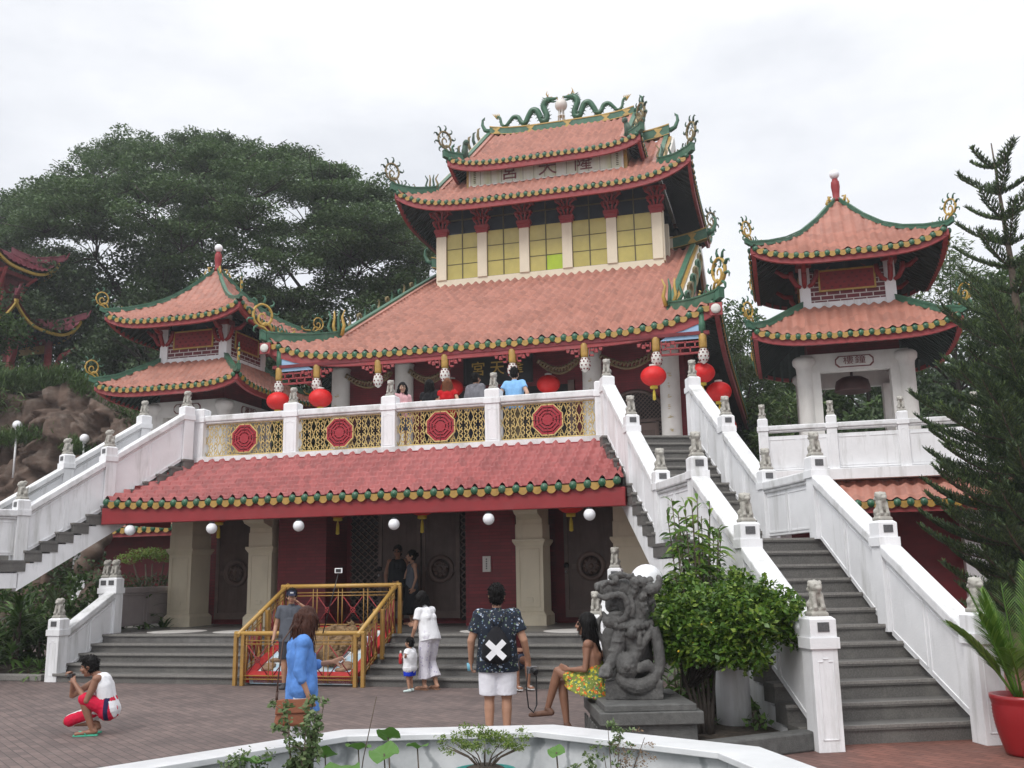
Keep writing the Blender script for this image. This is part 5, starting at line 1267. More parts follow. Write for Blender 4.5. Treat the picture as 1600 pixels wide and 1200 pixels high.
ringw(mid,mid2,0,.66,'wall',M['marble']); ringw(outer,inner,.66,.705,'rim',mat('pale_marble_rim',(.66,.67,.68),.35,.12,2.5,0,40,(.42,.44,.46,1),(1.6,1.6,1.6),.6))
m=MB(); m.add([(x,y,.16) for x,y in mid2],[tuple(range(8))]); o=m.build('basin_water',mat('dark_pond_water',(.02,.028,.022),.08,.3,2,.03,6,spec=.5)); tag(o,kind='structure')
# kerb and bed by the right hand stairs
m=MB(); m.hexa([(7.75,10.45,0),(8.85,11.45,0),(8.7,11.62,0),(7.6,10.62,0)],[(7.75,10.45,.2),(8.85,11.45,.2),(8.7,11.62,.2),(7.6,10.62,.2)]); o=m.build('bed_kerb',M['darkstone2'],bevel=.02); tag(o,kind='structure')
m=MB(); nx=24
vv=[];ff=[]
poly=[(7.6,10.75),(8.75,11.7),(8.2,13.4),(7.0,16.2),(6.0,16.4),(6.75,12.6)]
m.add([(p[0],p[1],.06) for p in poly]+[(7.2,13.2,.16)],[(i,(i+1)%6,6) for i in range(6)]); o=m.build('planting_bed_soil',M['soil']); tag(o,kind='structure')

t=thing('white_post','short plain white cylindrical post in the planting bed under the round shrub','post',(7.91,12.5,0)); m=MB(); m.lathe([(.205,0),(.205,.86),(.19,.88)],(0,0,0),28); m.build('shaft',M['white'],t)
# ------------------------------------------------------------------ vegetation
rng=np.random.default_rng(11)
def unit(a): return a/np.maximum(np.linalg.norm(a,axis=1,keepdims=True),1e-9)
def leaves(C,Ls,Ws,up=.5,dirs=None,fold=.12):
    """one bent diamond per point: C (n,3) centres, L and W sizes"""
    n=len(C); nr=unit(rng.normal(size=(n,3))+np.array([0,0,up*2])); d=rng.normal(size=(n,3)) if dirs is None else dirs+rng.normal(size=(n,3))*.35
    d=unit(d-nr*(d*nr).sum(1,keepdims=True)); w=np.cross(nr,d)
    L=(Ls*rng.uniform(.7,1.3,n))[:,None]; W=(Ws*rng.uniform(.7,1.3,n))[:,None]
    V=np.stack([C-d*L/2,C+w*W/2+nr*W*fold,C+d*L/2,C-w*W/2+nr*W*fold],1).reshape(-1,3)
    Q=np.arange(4*n).reshape(n,4)
    return V,Q
def clump_pts(cl,dens,shell=.55):
    """cl rows (x,y,z,rx,ry,rz): points filling each flattened clump, denser outside"""
    out=[];nor=[]
    for x,y,z,rx,ry,rz in cl:
        n=max(4,int(dens*rx*ry)); d=unit(rng.normal(size=(n,3))); r=(shell+(1-shell)*rng.random(n)**.6)[:,None]*rng.uniform(.75,1.1,(n,1))
        out.append(np.array([x,y,z])+d*r*np.array([rx,ry,rz])); nor.append(d)
    return np.concatenate(out),np.concatenate(nor)
def cat(parts):
    V=[];Q=[];b=0
    for v,q in parts: V.append(v);Q.append(q+b);b+=len(v)
    return np.concatenate(V),np.concatenate(Q)
M['bark']=mat('dark_bark',(.045,.036,.03),.9,.4,8,.6,30); M['bark2']=mat('grey_brown_bark',(.11,.085,.065),.9,.4,10,.6,40)
LF=dict(rain=leafmat('rain_tree_leaf',(.055,.10,.042),(.090,.150,.060),(.13,.20,.08)),
 dark=leafmat('dark_tree_leaf',(.030,.056,.024),(.048,.084,.034),(.075,.118,.046)),
 mid=leafmat('mid_green_leaf',(.035,.075,.016),(.060,.115,.028),(.095,.155,.038)),
 bamboo=leafmat('bamboo_leaf',(.05,.095,.03),(.085,.14,.045),(.14,.19,.07)),
 shrub=leafmat('glossy_shrub_leaf',(.040,.095,.014),(.095,.195,.028),(.25,.35,.06),.35),
 pine=leafmat('pine_needle',(.036,.064,.036),(.066,.106,.054),(.15,.225,.07),.5,.25),
 blade=leafmat('long_blade_leaf',(.045,.10,.022),(.080,.155,.036),(.14,.24,.06),.4),
 palm=leafmat('palm_leaflet',(.07,.16,.02),(.11,.22,.03),(.19,.30,.06),.4),
 lotus=leafmat('lotus_leaf',(.06,.17,.05),(.10,.23,.05),(.20,.32,.05),.4,.3),
 fern=leafmat('fine_fern_leaf',(.10,.17,.035),(.16,.24,.05),(.25,.30,.08),.5,.3),
 dry=leafmat('dry_seed_head',(.16,.10,.06),(.22,.14,.09),(.28,.20,.12),.8,.1),
 grey=leafmat('grey_green_leaf',(.09,.15,.06),(.14,.20,.085),(.20,.25,.12),.5,.25))
def foliage(name,cl,dens,L,W,mt,parent,up=.5,shell=.55):
    C,nr=clump_pts(cl,dens,shell); V,Q=leaves(C,L,W,up,dirs=nr*.6)
    o=link(name,fast_mesh(name,V,Q,mt),parent); return o
def tree(label,x,y,z,h,r,mt,dens=90,L=.30,W=.15,n=26,group=None,flat=.75,trunk=.16,cat_='tree',seed=1,name='broadleaf_tree',lo=.35):
    rd=random.Random(seed); t=thing(name,label,cat_,(x,y,z),group=group)
    cl=[]; tk=MB(); top=h*.72
    tk.tube([(0,0,0),(rd.uniform(-.1,.1),0,h*.25),(rd.uniform(-.25,.25),rd.uniform(-.2,.2),h*.5),(0,0,top)],[trunk,trunk*.8,trunk*.6,trunk*.25],8)
    for i in range(n):
        a=rd.uniform(0,2*PI); e=rd.random(); q=r*(.25+.75*rd.random()**.6)
        zc=h*(lo+(1-lo)*e); k=sin(PI*(.18+.74*e)); s=r*rd.uniform(.26,.42)
        p=(q*k*cos(a),q*k*sin(a),zc-.2*s); cl.append((*p,s,s,s*flat))
        if i%2==0: tk.tube([(0,0,h*(.25+.35*e)),(p[0]*.5,p[1]*.5,(h*(.3+.35*e)+p[2])/2),p],[trunk*.35,trunk*.22,trunk*.08],6)
    tk.build('trunk',M['bark'],t); foliage('crown',cl,dens,L,W,mt,t)
    return t
# --- hills and rock bank
def hz(x,y):
    l=min(1,max(0,(-12.8-x)/5)); f=min(1,max(0,(y-32.5)/4.0)); a=9.3*l*f*(1+.012*max(0,-x-14)) 
    b=min(1,max(0,(y-57)/16)); c=min(1,max(0,(abs(x)-9.5)/6))*min(1,max(0,(y-37)/9))*4.2*(1 if x>0 else 0)
    n=noise.noise(Vector((x*.09,y*.09,1.3)))*1.2*max(l*f,b,c/4.2)
    return max(a,c)*(1-b)+b*(11+y*.03)+n
gx=np.linspace(-120,120,81); gy=np.linspace(31,190,54)
V=np.array([(x,y,hz(x,y)-.05) for y in gy for x in gx]); idx=np.arange(len(V)).reshape(len(gy),len(gx))
Q=np.stack([idx[:-1,:-1],idx[:-1,1:],idx[1:,1:],idx[1:,:-1]],-1).reshape(-1,4)
tag(link('hillside',fast_mesh('hillside',V,Q,M['hill'],smooth=True)),kind='structure')
nu,nv=260,100; V=[]
for j in range(nv):
    v=j/(nv-1)
    for i in range(nu):
        x=-42+30.2*i/(nu-1); top=9.6-3.6*max(0,(x+17.5)/5.5) if x>-17.5 else 9.6+.4*sin(x*.7)
        z=top*min(1,v*1.25); y=29.3+1.2*v+ (max(0,v-.8)*14)
        p=Vector((x*.55,y*.55,z*.5))
        wp=p+Vector((noise.noise(p*1.7),0,noise.noise(p*1.7+Vector((5,5,5)))))*.35
        d,q1=noise.voronoi(wp,distance_metric='MANHATTAN',exponent=2.5); d2,q2=noise.voronoi(wp*2.7,distance_metric='MANHATTAN',exponent=2.5)
        h1=noise.noise(q1[0]*7.3+Vector((.37,.11,.7)));h2=noise.noise(q2[0]*5.1+Vector((.2,.6,.4)))
        t1=(wp-q1[0]); o=-1.3*h1-.5*h2-.45*min(.35,d[1]-d[0])/.35-.22*min(.3,d2[1]-d2[0])/.3+t1.z*.5*h1+t1.x*.6*h2+noise.fractal(p*3.2,1,2,4)*.16; st_=.42; o=.45*o+.55*(math.floor(o/st_+.35*noise.noise(p*2.1))*st_+.12*noise.noise(Vector((x*2.6,y,z*.7))*2))
        V.append((x,y+o+1.0+ max(0,(x+14.5))*.9,max(0,z+.35*noise.noise(p*1.3)*(1 if v>.05 else 0))))
idx=np.arange(nu*nv).reshape(nv,nu); Q=np.stack([idx[:-1,:-1],idx[:-1,1:],idx[1:,1:],idx[1:,:-1]],-1).reshape(-1,4)
tag(link('rock_bank',fast_mesh('rock_bank',V,Q,M['rock'])),kind='structure')
# tufts of grass and small plants on the rocks: too many to count
C=[]
for k in range(520):
    x=rng.uniform(-34,-14); v=rng.choice([.35,.6,.85,1.0],p=[.15,.2,.3,.35]); z=(9.6-3.6*max(0,(x+17.5)/5.5) if x>-17.5 else 9.7)*min(1,v*1.25)
    C.append((x,29.6+1.1*v+max(0,(x+14.5))*.9-.2+max(0,v-.8)*9,z+.15,.55,.35,.42))
P_,nr_=clump_pts(C,420,.2); V,Q=leaves(P_,.34,.035,.2,dirs=np.tile([0,0,1.],(len(P_),1)))
tag(link('rock_plants',fast_mesh('rock_plants',V,Q,LF['mid'])),kind='stuff')
# --- the great rain tree
def rain_tree():
    rd=random.Random(21); bx,by,bz=-23.6,48,9.6
    t=thing('rain_tree','huge dark spreading rain tree with an umbrella crown behind the drum tower','tree',(bx,by,bz),world=True)
    xs_=[-42,-38.4,-34.5,-32.2,-30.6,-26.5,-22.8,-17.6,-14.5,-12.0,-10.3,-8.9,-8.2]; zs_=[22.5,25.6,27.6,28.8,29.4,29.2,28.7,27.2,25.5,23.6,21.4,19.2,17.6]
    pads=[]
    for layer,(dz,cnt,sc_) in enumerate(((0,170,1.0),(2.4,105,.97),(5.0,74,.93),(7.6,50,.9))):
        for _ in range(cnt):
            x=rd.uniform(-41.5,-8.6); 
            if layer and rd.random()<.0: continue
            x=-23.6+(x+23.6)*sc_; hw=10*math.sqrt(max(.05,1-((x+25)/18)**2)); y=by+rd.uniform(-1,1)*hw*sc_
            e=((y-by)/11)**2
            z=np.interp(x,xs_,zs_); f_=y/48; x=8.7+(x-8.7)*f_; z=1.9+(z-1.9)*f_-dz*rd.uniform(.75,1.25)-4.0*e-rd.uniform(.2,.8)
            if layer>=2 and abs(x+23.6)<4 and rd.random()<.5: continue
            s=rd.uniform(1.1,1.9); pads.append((x,y,z-.5,s,s*.9,.34+.14*rd.random()))
    cl=[]
    for p in pads:
        cl.append(p)
        for k in range(3): cl.append((p[0]+rd.uniform(-1,1)*p[3]*.9,p[1]+rd.uniform(-1,1)*p[3]*.8,p[2]+rd.uniform(-.35,.3),p[3]*.5,p[3]*.5,.30))
    tk=MB(); fork=Vector((bx,by,13.4))
    tk.tube([(bx+.2,by,bz-1),(bx,by,bz+1.2),(bx-.1,by,12.4),fork],[.95,.8,.72,.65],12)
    tips=[]
    for k in range(11):
        a=2*PI*k/11+rd.uniform(-.2,.2); ln=rd.uniform(4.5,7.5); q=fork+Vector((cos(a)*ln*1.1,sin(a)*ln*.7,rd.uniform(3.0,6.0)))
        m1=fork.lerp(q,.5)+Vector((rd.uniform(-.4,.4),rd.uniform(-.4,.4),rd.uniform(-.3,.6)))
        tk.tube([fork-Vector((0,0,.5)),fork.lerp(m1,.5)+Vector((0,0,.3)),m1,q],[.42,.36,.30,.20],8); tips.append((m1,.24)); tips.append((q,.18))
    nodes=list(tips)
    for p in sorted(pads,key=lambda p:(Vector(p[:3])-fork).length):
        e=Vector(p[:3]); c=min(nodes,key=lambda n_:(n_[0]-e).length+.35*max(0,n_[0].z-e.z)*2)
        mid_=c[0].lerp(e,.55)+Vector((rd.uniform(-.5,.5),rd.uniform(-.4,.4),-.25)); r0=c[1]*.62
        r0=max(.05,min(.17,r0)); tk.tube([c[0],c[0].lerp(mid_,.5)+Vector((0,0,.15)),mid_,e],[r0,r0*.85,r0*.7,r0*.35],6); nodes.append((mid_,r0*.8))
        for k in range(3): tk.tube([mid_,e+Vector((rd.uniform(-1,1)*p[3],rd.uniform(-1,1)*p[3],rd.uniform(-.1,.25)))],[r0*.5,.015],5)
    tk.build('trunk',M['bark'],t)
    C,nr=clump_pts(cl,230,.3); V,Q=leaves(C,.20,.10,.9,dirs=nr*.5); link('crown',fast_mesh('crown',V,Q,LF['rain']),t)
rain_tree()
# --- hillside trees on the left, behind the pavilion and drum tower
lt=[(-27.0,40,9.3,8.5,4.2),(-21.5,42.5,9.3,8.2,4.2),(-17.2,42,9,7.6,4.0),(-13.4,43,7,8.0,3.6),(-34,46,9.5,8,4.0),(-16.5,37.5,8.2,5.2,2.8),(-19.3,37.6,9,5.6,2.6),(-12.5,48,6,8,3.8),(-23.6,45,9.3,8.4,4.2),(-18.6,46.5,9,8.4,4.2),(-14.6,39.5,7.5,5.6,2.6),(-29.5,44,9.3,11.0,4.4),(-25.0,44.5,9.3,11.2,4.2)]
nm=['dark broadleaf tree behind the red pavilion','dark broadleaf tree filling the gap right of the pavilion','dark broadleaf tree behind the drum tower roofs','dark broadleaf tree between the drum tower and the main roof','dark broadleaf tree at the far left edge, behind the pavilion roof','low dark tree close behind the drum tower','low dark tree right of the pavilion leg','dark broadleaf tree seen over the left end of the main roof','dark broadleaf tree low in the gap left of the drum tower','dark broadleaf tree low behind the drum tower spire','low dark tree squeezed between the drum tower and the porch roof','tall dark tree rising behind the upper roof of the red pavilion','tall dark tree just right of the red pavilion roofs']
for i,(p,l) in enumerate(zip(lt,nm)): tree(l,p[0],p[1],p[2],p[3],p[4],LF['dark'],170,.24,.13,42,'dark trees on the left hillside',seed=30+i,lo=.05)
tree('bright green leafy tree rising behind the left slope of the main roof',-10.9,45,8,8.9,2.3,LF['mid'],150,.26,.14,22,seed=51,lo=.2)
tree('dense mid green tree at the far left edge, in front of the red pavilion',-24.6,33.0,8.6,6.3,2.3,LF['mid'],300,.20,.11,44,seed=52,lo=.02)
tree('low arching grassy bush on top of the rocks at the far left',-21.6,31.6,8.6,2.0,2.2,LF['bamboo'],260,.34,.05,16,seed=53,cat_='bush',lo=.05,name='grassy_bush')
# --- trees on the right
rt_=[(6.9,46,3,10.0,2.4,'feathery pale tree at the right edge of the main roof','bamboo'),(9.6,44,3.5,8.2,2.7,'bushy green tree between the temple and the bell tower',"mid"),(8.0,47.5,4,5.6,2.8,'dark leafy tree low beside the right eave','dark'),(12.6,47,4,8.8,3.4,'leafy tree seen through the frame of the bell tower','mid'),(16.2,45.5,4,12.0,4.2,'pale green bamboo like tree right of the bell tower roofs','bamboo'),(19.8,43,4,11.0,3.8,'broad green tree behind the tall pine','mid'),(14.4,41,3.5,6.4,2.8,'dark bushy tree right of the bell tower frame','dark'),(6.4,52,8,7.6,2.8,'tall leafy tree showing just past the right gable of the temple','mid'),(22.5,37,1,9,4,'dark tree at the right edge behind the pine','dark'),(9.2,38.5,2,6.3,1.9,'bright bamboo like clump left of the bell tower piers','bamboo')]
for i,(x,y,z,h,r,l,k) in enumerate(rt_): tree(l,x,y,z,h,r,LF[k],230,.34 if k=='bamboo' else .26,.07 if k=='bamboo' else .14,30,'trees behind the bell tower',seed=70+i,lo=.08)
# a thick belt of distant wood on the hill
cl=[]
for k in range(420):
    x=rng.uniform(-75,75); y=rng.uniform(60,100)
    cl.append((x,y,hz(x,y)+rng.uniform(.5,3.0),3.2,3.2,2.4))
C,nr=clump_pts(cl,20,.5); V,Q=leaves(C,.7,.4,.6,dirs=nr*.5); tag(link('distant_wood',fast_mesh('distant_wood',V,Q,LF['dark'])),kind='stuff')
# --- tall pine on the right
def pine():
    px,py=13.42,21.0; t=thing('norfolk_pine','tall dark tiered pine with upswept branches at the right edge','tree',(px,py,0))
    tk=MB(); tk.tube([(0,0,0),(0,0,4),(-.02,0,8),(-.12,0,10.55)],[.17,.12,.06,.012],8); parts=[];tips=[]
    rd=random.Random(8); z=.7; k=0; BR=[]
    while z<10.4:
        f=z/10.6; Lb=float(np.interp(z,[.7,3,4.3,5.2,6.1,7.8,9.2,10,10.5],[1.9,2.25,2.25,1.75,1.4,1.15,.9,.55,.22])); nb=6 if z<6.2 else 4
        for b in range(nb):
            a=2*PI*(b+.5*(k%2))/nb+rd.uniform(-.2,.2); L_=Lb*rd.uniform(.82,1.12)
            rise=(.10 if z<6 else .46); dirv=Vector((cos(a),sin(a),0)); P=[]
            for i in range(9):
                s=i/8; P.append(Vector((0-.012*max(0,z-8)*5,0,z))+dirv*L_*s*(1-.06*s)+Vector((0,0,L_*(rise*s-.28*s*(1-s)*(1 if z<7 else .2)+.17*s**3))))
            tk.tube(P,[.03*(1-f)+.008]+[.02*(1-f)+.006]*7+[.004],5); BR.append((P,dirv,L_,z))
        z+=(.34 if z<6.0 else .52)*rd.uniform(.88,1.12); k+=1
    V=[];Q=[]
    Cs=[];Ds=[];Ls=[]
    for P,dv,L_,z in BR:
        side=Vector((-dv.y,dv.x,0)); n=max(5,int(L_/ (.062 if z<7.2 else .08)))
        for i in range(n):
            s=(i+.6)/n; j=min(7,int(s*8)); p=P[j].lerp(P[j+1],s*8-j)
            bl=(.17+.20*sin(PI*min(1,.15+.85*s)))*(1 if z<7.2 else .45)*(1 if L_>.6 else .5)
            for q in (-1,1):
                e=(side*q*.75+dv*.6+Vector((0,0,.55))).normalized()*bl*rd.uniform(.8,1.15)
                m=7
                for u in range(m):
                    c=p+e*((u+.7)/m)+Vector((0,0,.25*bl*((u+.7)/m)**2))
                    for w_ in range(3):
                        a=rd.uniform(0,2*PI); nd=(e.normalized()*.9+Vector((cos(a)*.8,sin(a)*.8,.55))).normalized(); Cs.append(c+nd*.03); Ds.append(nd)
    C=np.array([tuple(c) for c in Cs]);D=np.array([tuple(d) for d in Ds]); n=len(C)
    w=unit(np.cross(D,rng.normal(size=(n,3)))); L_=rng.uniform(.08,.13,(n,1)); W=.012
    V=np.stack([C-D*L_/2-w*W,C-D*L_/2+w*W,C+D*L_/2+w*W*.4,C+D*L_/2-w*W*.4],1).reshape(-1,3)
    tk.build('trunk',M['bark2'],t); link('crown',fast_mesh('crown',V,np.arange(4*n).reshape(n,4),LF['pine']),t)
pine()
# --- clipped round shrub beside the guardian lion, tall lance leaved plant behind it
def shrub():
    t=thing('round_shrub','bushy bright green shrub on several dark stems between the guardian lion and the stairs','shrub',(7.66,11.75,0)); rd=random.Random(4)
    cl=[]; tk=MB()
    for i in range(150):
        d=Vector((rd.gauss(0,1),rd.gauss(0,1),rd.gauss(0,1))).normalized(); q=.55+.45*rd.random()
        p=Vector((.17+d.x*q*.86,-.02+d.y*q*.62,1.25+d.z*q*.50+.06*d.x)); s=rd.uniform(.13,.24); cl.append((*p,s,s,s*.85))
        if i%5==0: tk.tube([(-.10+.05*(i%5-2)+.02*(i%7-3),.02*(i%3),.6),(p.x*.4,p.y*.4,.9),p],[.013,.009,.004],5)
    for i in range(26):   # loose shoots
        a=rd.uniform(.2,2.94); p=Vector((.20+.82*cos(a),rd.uniform(-.4,.4),1.22+.50*sin(a)))
        for k in range(3): q=p+Vector((cos(a)*.06*k,.0,.05+.065*k)); cl.append((*q,.06,.06,.06))
    for k in range(6):
        x=-.16+.045*k; tk.tube([(x*.55,.03*(k%2),0),(x*.9,.02,.35),(x*1.7,.05*(k%3-1),.85)],[.03,.024,.014],7)
    tk.build('stems',M['bark'],t); foliage('crown',cl,4600,.078,.040,LF['shrub'],t,.7,.3)
    f=MB()
    for i in range(4):
        a=rd.uniform(-2.8,-.4); f.ball((.2+.72*cos(a),.05+.62*sin(a),1.15+rd.uniform(-.2,.25)),.013,8)
    f.build('small_fruit',mat('yellow_fruit',(.6,.42,.03),.4,.1,5,0),t)
shrub()
def blades(C,D,L,W,curve=.35,seg=4,roll=.1):
    """arching strap leaves: bases C, directions D"""
    n=len(C); C=np.asarray(C);D=unit(np.asarray(D)); L=np.asarray(L)[:,None]; W=np.asarray(W)[:,None]
    w=unit(np.cross(D,np.tile([0,0,1.],(n,1))+rng.normal(size=(n,3))*roll)); rows=[]
    for i in range(seg+1):
        s=i/seg; p=C+D*L*s-np.array([0,0,1.])*L*curve*s*s; ww=W*.5*(np.sin(PI*(.12+.84*s))*1.0 if i<seg else .02)
        rows.append(p-w*ww); rows.append(p+w*ww)
    V=np.stack(rows,1).reshape(-1,3); k=2*(seg+1); Q=[]
    b=np.arange(n)[:,None]*k
    Q=np.concatenate([np.stack([b[:,0]+2*i,b[:,0]+2*i+1,b[:,0]+2*i+3,b[:,0]+2*i+2],1) for i in range(seg)])
    return V,Q
def lance_plant(name,label,x,y,z,h,r,nst,mt,group=None,L=.26,W=.05,per=22,seed=1,lo=.3,cat_='plant',curve=.55):
    rd=random.Random(seed); t=thing(name,label,cat_,(x,y,z),group=group); st=MB(); C=[];D=[];Ls=[];Ws=[]
    for k in range(nst):
        a=rd.uniform(0,2*PI); q=r*rd.random()**.5; hh=h*(rd.uniform(.55,1.0) if k else 1.0)
        top=Vector((q*cos(a),q*sin(a),hh)); bs=Vector((.35*q*cos(a),.35*q*sin(a),0)); st.tube([bs,bs.lerp(top,.5)+Vector((0,0,.05)),top],[.014,.011,.006],5)
        for i in range(per):
            s=lo+(1-lo)*(i+rd.random())/per; p=bs.lerp(top,min(1,s)); az=rd.uniform(0,2*PI); el=rd.uniform(-.1,.75)+(.7 if s>.93 else 0)
            C.append(tuple(p)); D.append((cos(az)*cos(el),sin(az)*cos(el),sin(el))); Ls.append(L*rd.uniform(.7,1.25)); Ws.append(W*rd.uniform(.8,1.2))
    st.build('stems',M['bark2'],t); V,Q=blades(C,D,Ls,Ws,curve,4,.9); link('leaves',fast_mesh('leaves',V,Q,mt),t); return t
lance_plant('lance_leaved_plant','tall slender plant with drooping lance leaves rising behind the round shrub',7.5,13.2,0,2.85,.42,30,LF['shrub'],L=.24,W=.042,per=46,seed=5,lo=.25)
lance_plant('bed_undergrowth','low tangled undergrowth of narrow leaves at the foot of the round shrub',7.2,12.9,0,1.0,.5,26,LF['blade'],L=.2,W=.035,per=16,seed=6,lo=.1)
cl=[(rng.uniform(6.4,8.3),rng.uniform(11.9,14.5),rng.uniform(.08,.25),.2,.2,.10) for _ in range(26)]
C,nr=clump_pts(cl,900,.2); V,Q=leaves(C,.09,.05,.6,dirs=nr); tag(link('ground_cover',fast_mesh('ground_cover',V,Q,LF['blade'])),kind='stuff')
def rosette(name,label,x,y,z,h,n,L,W,mt,group,seed,curve=.55,stem=True,spread=1.0):
    rd=random.Random(seed); t=thing(name,label,'plant',(x,y,z),group=group); C=[];D=[];Ls=[];Ws=[]
    if stem: s=MB(); s.tube([(0,0,0),(.03,0,h*.5),(0,.02,h)],[.03,.025,.018],6); s.build('stem',M['bark2'],t)
    for i in range(n):
        az=2.4*i+rd.uniform(-.3,.3); e=rd.random(); el=1.35-1.25*e*spread; C.append((0,0,h*(1-.35*e))); D.append((cos(az)*cos(el),sin(az)*cos(el),sin(el))); Ls.append(L*rd.uniform(.75,1.15)); Ws.append(W*rd.uniform(.8,1.2))
    V,Q=blades(C,D,Ls,Ws,curve,5); link('leaves',fast_mesh('leaves',V,Q,mt),t); return t
rd=random.Random(77); kinds=[]
for i in range(46):
    x=-5.75-rd.random()*4.4; y=17.0+rd.random()*4.0; front=y<18.4
    h=rd.uniform(.15,.6) if front else rd.uniform(.6,1.45)
    rosette('strap_leaved_plant','green strap leaved plant in the crowded bed beneath the left staircase',x,y,0,h,34 if not front else 26,.75 if not front else .5,.05 if i%3 else .085,LF['blade'],'strap leaved plants under the left stairs',200+i,.5)
for i,(x,y,z,h,r,k) in enumerate(((-9.2,20.0,0,2.0,1.0,'mid'),(-10.6,19.3,0,1.9,1.0,'mid'),(-8.2,20.6,0,2.2,.9,'mid'),(-11.6,21,0,2.5,1.2,'dark'),(-10.0,22.6,0,3.0,1.2,'dark'),(-7.0,20.2,0,1.5,.6,'mid'))):
    tree('leafy bush in the shade beneath the left staircase',x,y,z,h,r,LF[k],420,.16,.08,22,'bushes beneath the left staircase',.03,cat_='bush',seed=400+i,name='leafy_bush',lo=.02) if False else tree('leafy bush in the shade beneath the left staircase',x,y,z,h,r,LF[k],420,.16,.08,22,'bushes beneath the left staircase',cat_='bush',seed=400+i,name='leafy_bush',lo=.02,trunk=.03)
rosette('strap_leaved_plant','tallest spiky plant with thin arching leaves below the left staircase',-6.6,18.0,0,1.55,60,.85,.035,LF['grey'],None,301,.45)
for i in range(4): rosette('broad_leaved_plant','broad bright leaved plant beside the upper post of the left step parapet',-6.1-.25*i,18.7+.3*i,0,1.5+.1*i,14,.42,.17,LF['mid'],'broad leaved plants by the left parapet',320+i,.7)
m=MB(); m.hexa([(-14,16.55,0),(-5.75,16.75,0),(-5.75,16.95,0),(-14,16.75,0)],[(-14,16.55,.13),(-5.75,16.75,.13),(-5.75,16.95,.13),(-14,16.75,.13)]); o=m.build('left_bed_kerb',M['granite_edge'],bevel=.02); tag(o,kind='structure')
m=MB(); m.add([(-14,16.76,.05),(-5.75,16.96,.05),(-5.9,21.5,.05),(-14,22,.05)],[(0,1,2,3)]); o=m.build('left_bed_soil',M['soil']); tag(o,kind='structure')
t=thing('cloud_pruned_tree','small flat topped clipped tree with bare stems behind the porch parapet','tree',(-7.25,22.2,0))
s=MB()
for k in range(5): s.tube([(0,0,0),(.12*(k-2),.05,1.4),(.28*(k-2),.1*(k%2),2.35)],[.06,.045,.02],6)
s.build('trunk',M['bark2'],t); foliage('crown',[(.26*(k-2.5),.12*(k%3-1),2.5+.13*(k%2)+.12*(k==2),.36,.36,.15) for k in range(6)],2200,.06,.035,LF['fern'],t)
t=thing('dark_hedge','dark clipped hedge in a trough beyond the porch parapet','hedge',(-7.2,21.8,0)); foliage('foliage',[(-1.1+.28*k,.1*(k%2),1.72+.07*(k%3),.32,.4,.3) for k in range(9)],1500,.07,.04,LF['dark'],t)
s=MB(); s.box(-1.4,1.4,-.3,.3,0,1.4); s.build('trough',M['lightwall'],t)
t=thing('rock_column','rough dark upright garden rock under the left staircase','rock',(-9.3,22.5,0)); m=MB()
for k in range(8): m.ball((.2*sin(k*2.1),.1*cos(k*1.7),.3+.4*k),.45-.02*k,10,0,(1,.8,.9))
link('boulder',remeshed(m,M['rock'],.06,1,'boulder'),t)
# --- potted palm by the right newel
t=thing('potted_palm','bright green feathery palm in a big ribbed red pot at the right edge','potted plant',(10.92,11.55,0)); m=MB()
pr=[(.20,0),(.225,.01)]
for k in range(14): z=.03+.036*k; r=.225+.09*sin(PI*.5*min(1,z/.45)); pr+= [(r,z),(r+.007,z+.018)]
pr+=[(.325,.54),(.335,.56),(.335,.60),(.30,.60),(.29,.54),(.02,.53)]
m.lathe(pr,(0,0,0),36); m.build('pot',mat('glossy_red_glazed_pot',(.27,.012,.016),.28,.12,4,.03,30,spec=.55),t)
m=MB(); m.lathe([(.28,.54),(.001,.56)],(0,0,0),20); m.build('soil',M['soil'],t)
C=[];D=[];Ls=[];Ws=[]; st=MB(); rd=random.Random(12)
for k in range(24):
    az=rd.uniform(0,2*PI); el=rd.uniform(.95,1.50); Lf=rd.uniform(.95,1.5); dv=Vector((cos(az)*cos(el),sin(az)*cos(el),sin(el))); b=Vector((.08*cos(az),.08*sin(az),.55)); P=[b+dv*Lf*s-Vector((0,0,.34*Lf*s*s*cos(el)*1.6)) for s in [i/10 for i in range(11)]]
    st.tube(P,[.012]*6+[.008]*4+[.003],5)
    sd_=dv.cross(Vector((0,0,1))).normalized()
    for i in range(30):
        s=.22+.78*i/30; j=min(9,int(s*10)); p=P[j].lerp(P[j+1],s*10-j); tg=(P[j+1]-P[j]).normalized()
        for q in (-1,1): C.append(tuple(p)); D.append(tuple(tg*.75+sd_*q*.7+Vector((0,0,.25)))); Ls.append(.32*sin(PI*(.2+.7*s))); Ws.append(.020)
st.build('stalks',LF['palm'],t); V,Q=blades(C,D,Ls,Ws,.25,3); link('fronds',fast_mesh('fronds',V,Q,LF['palm']),t)
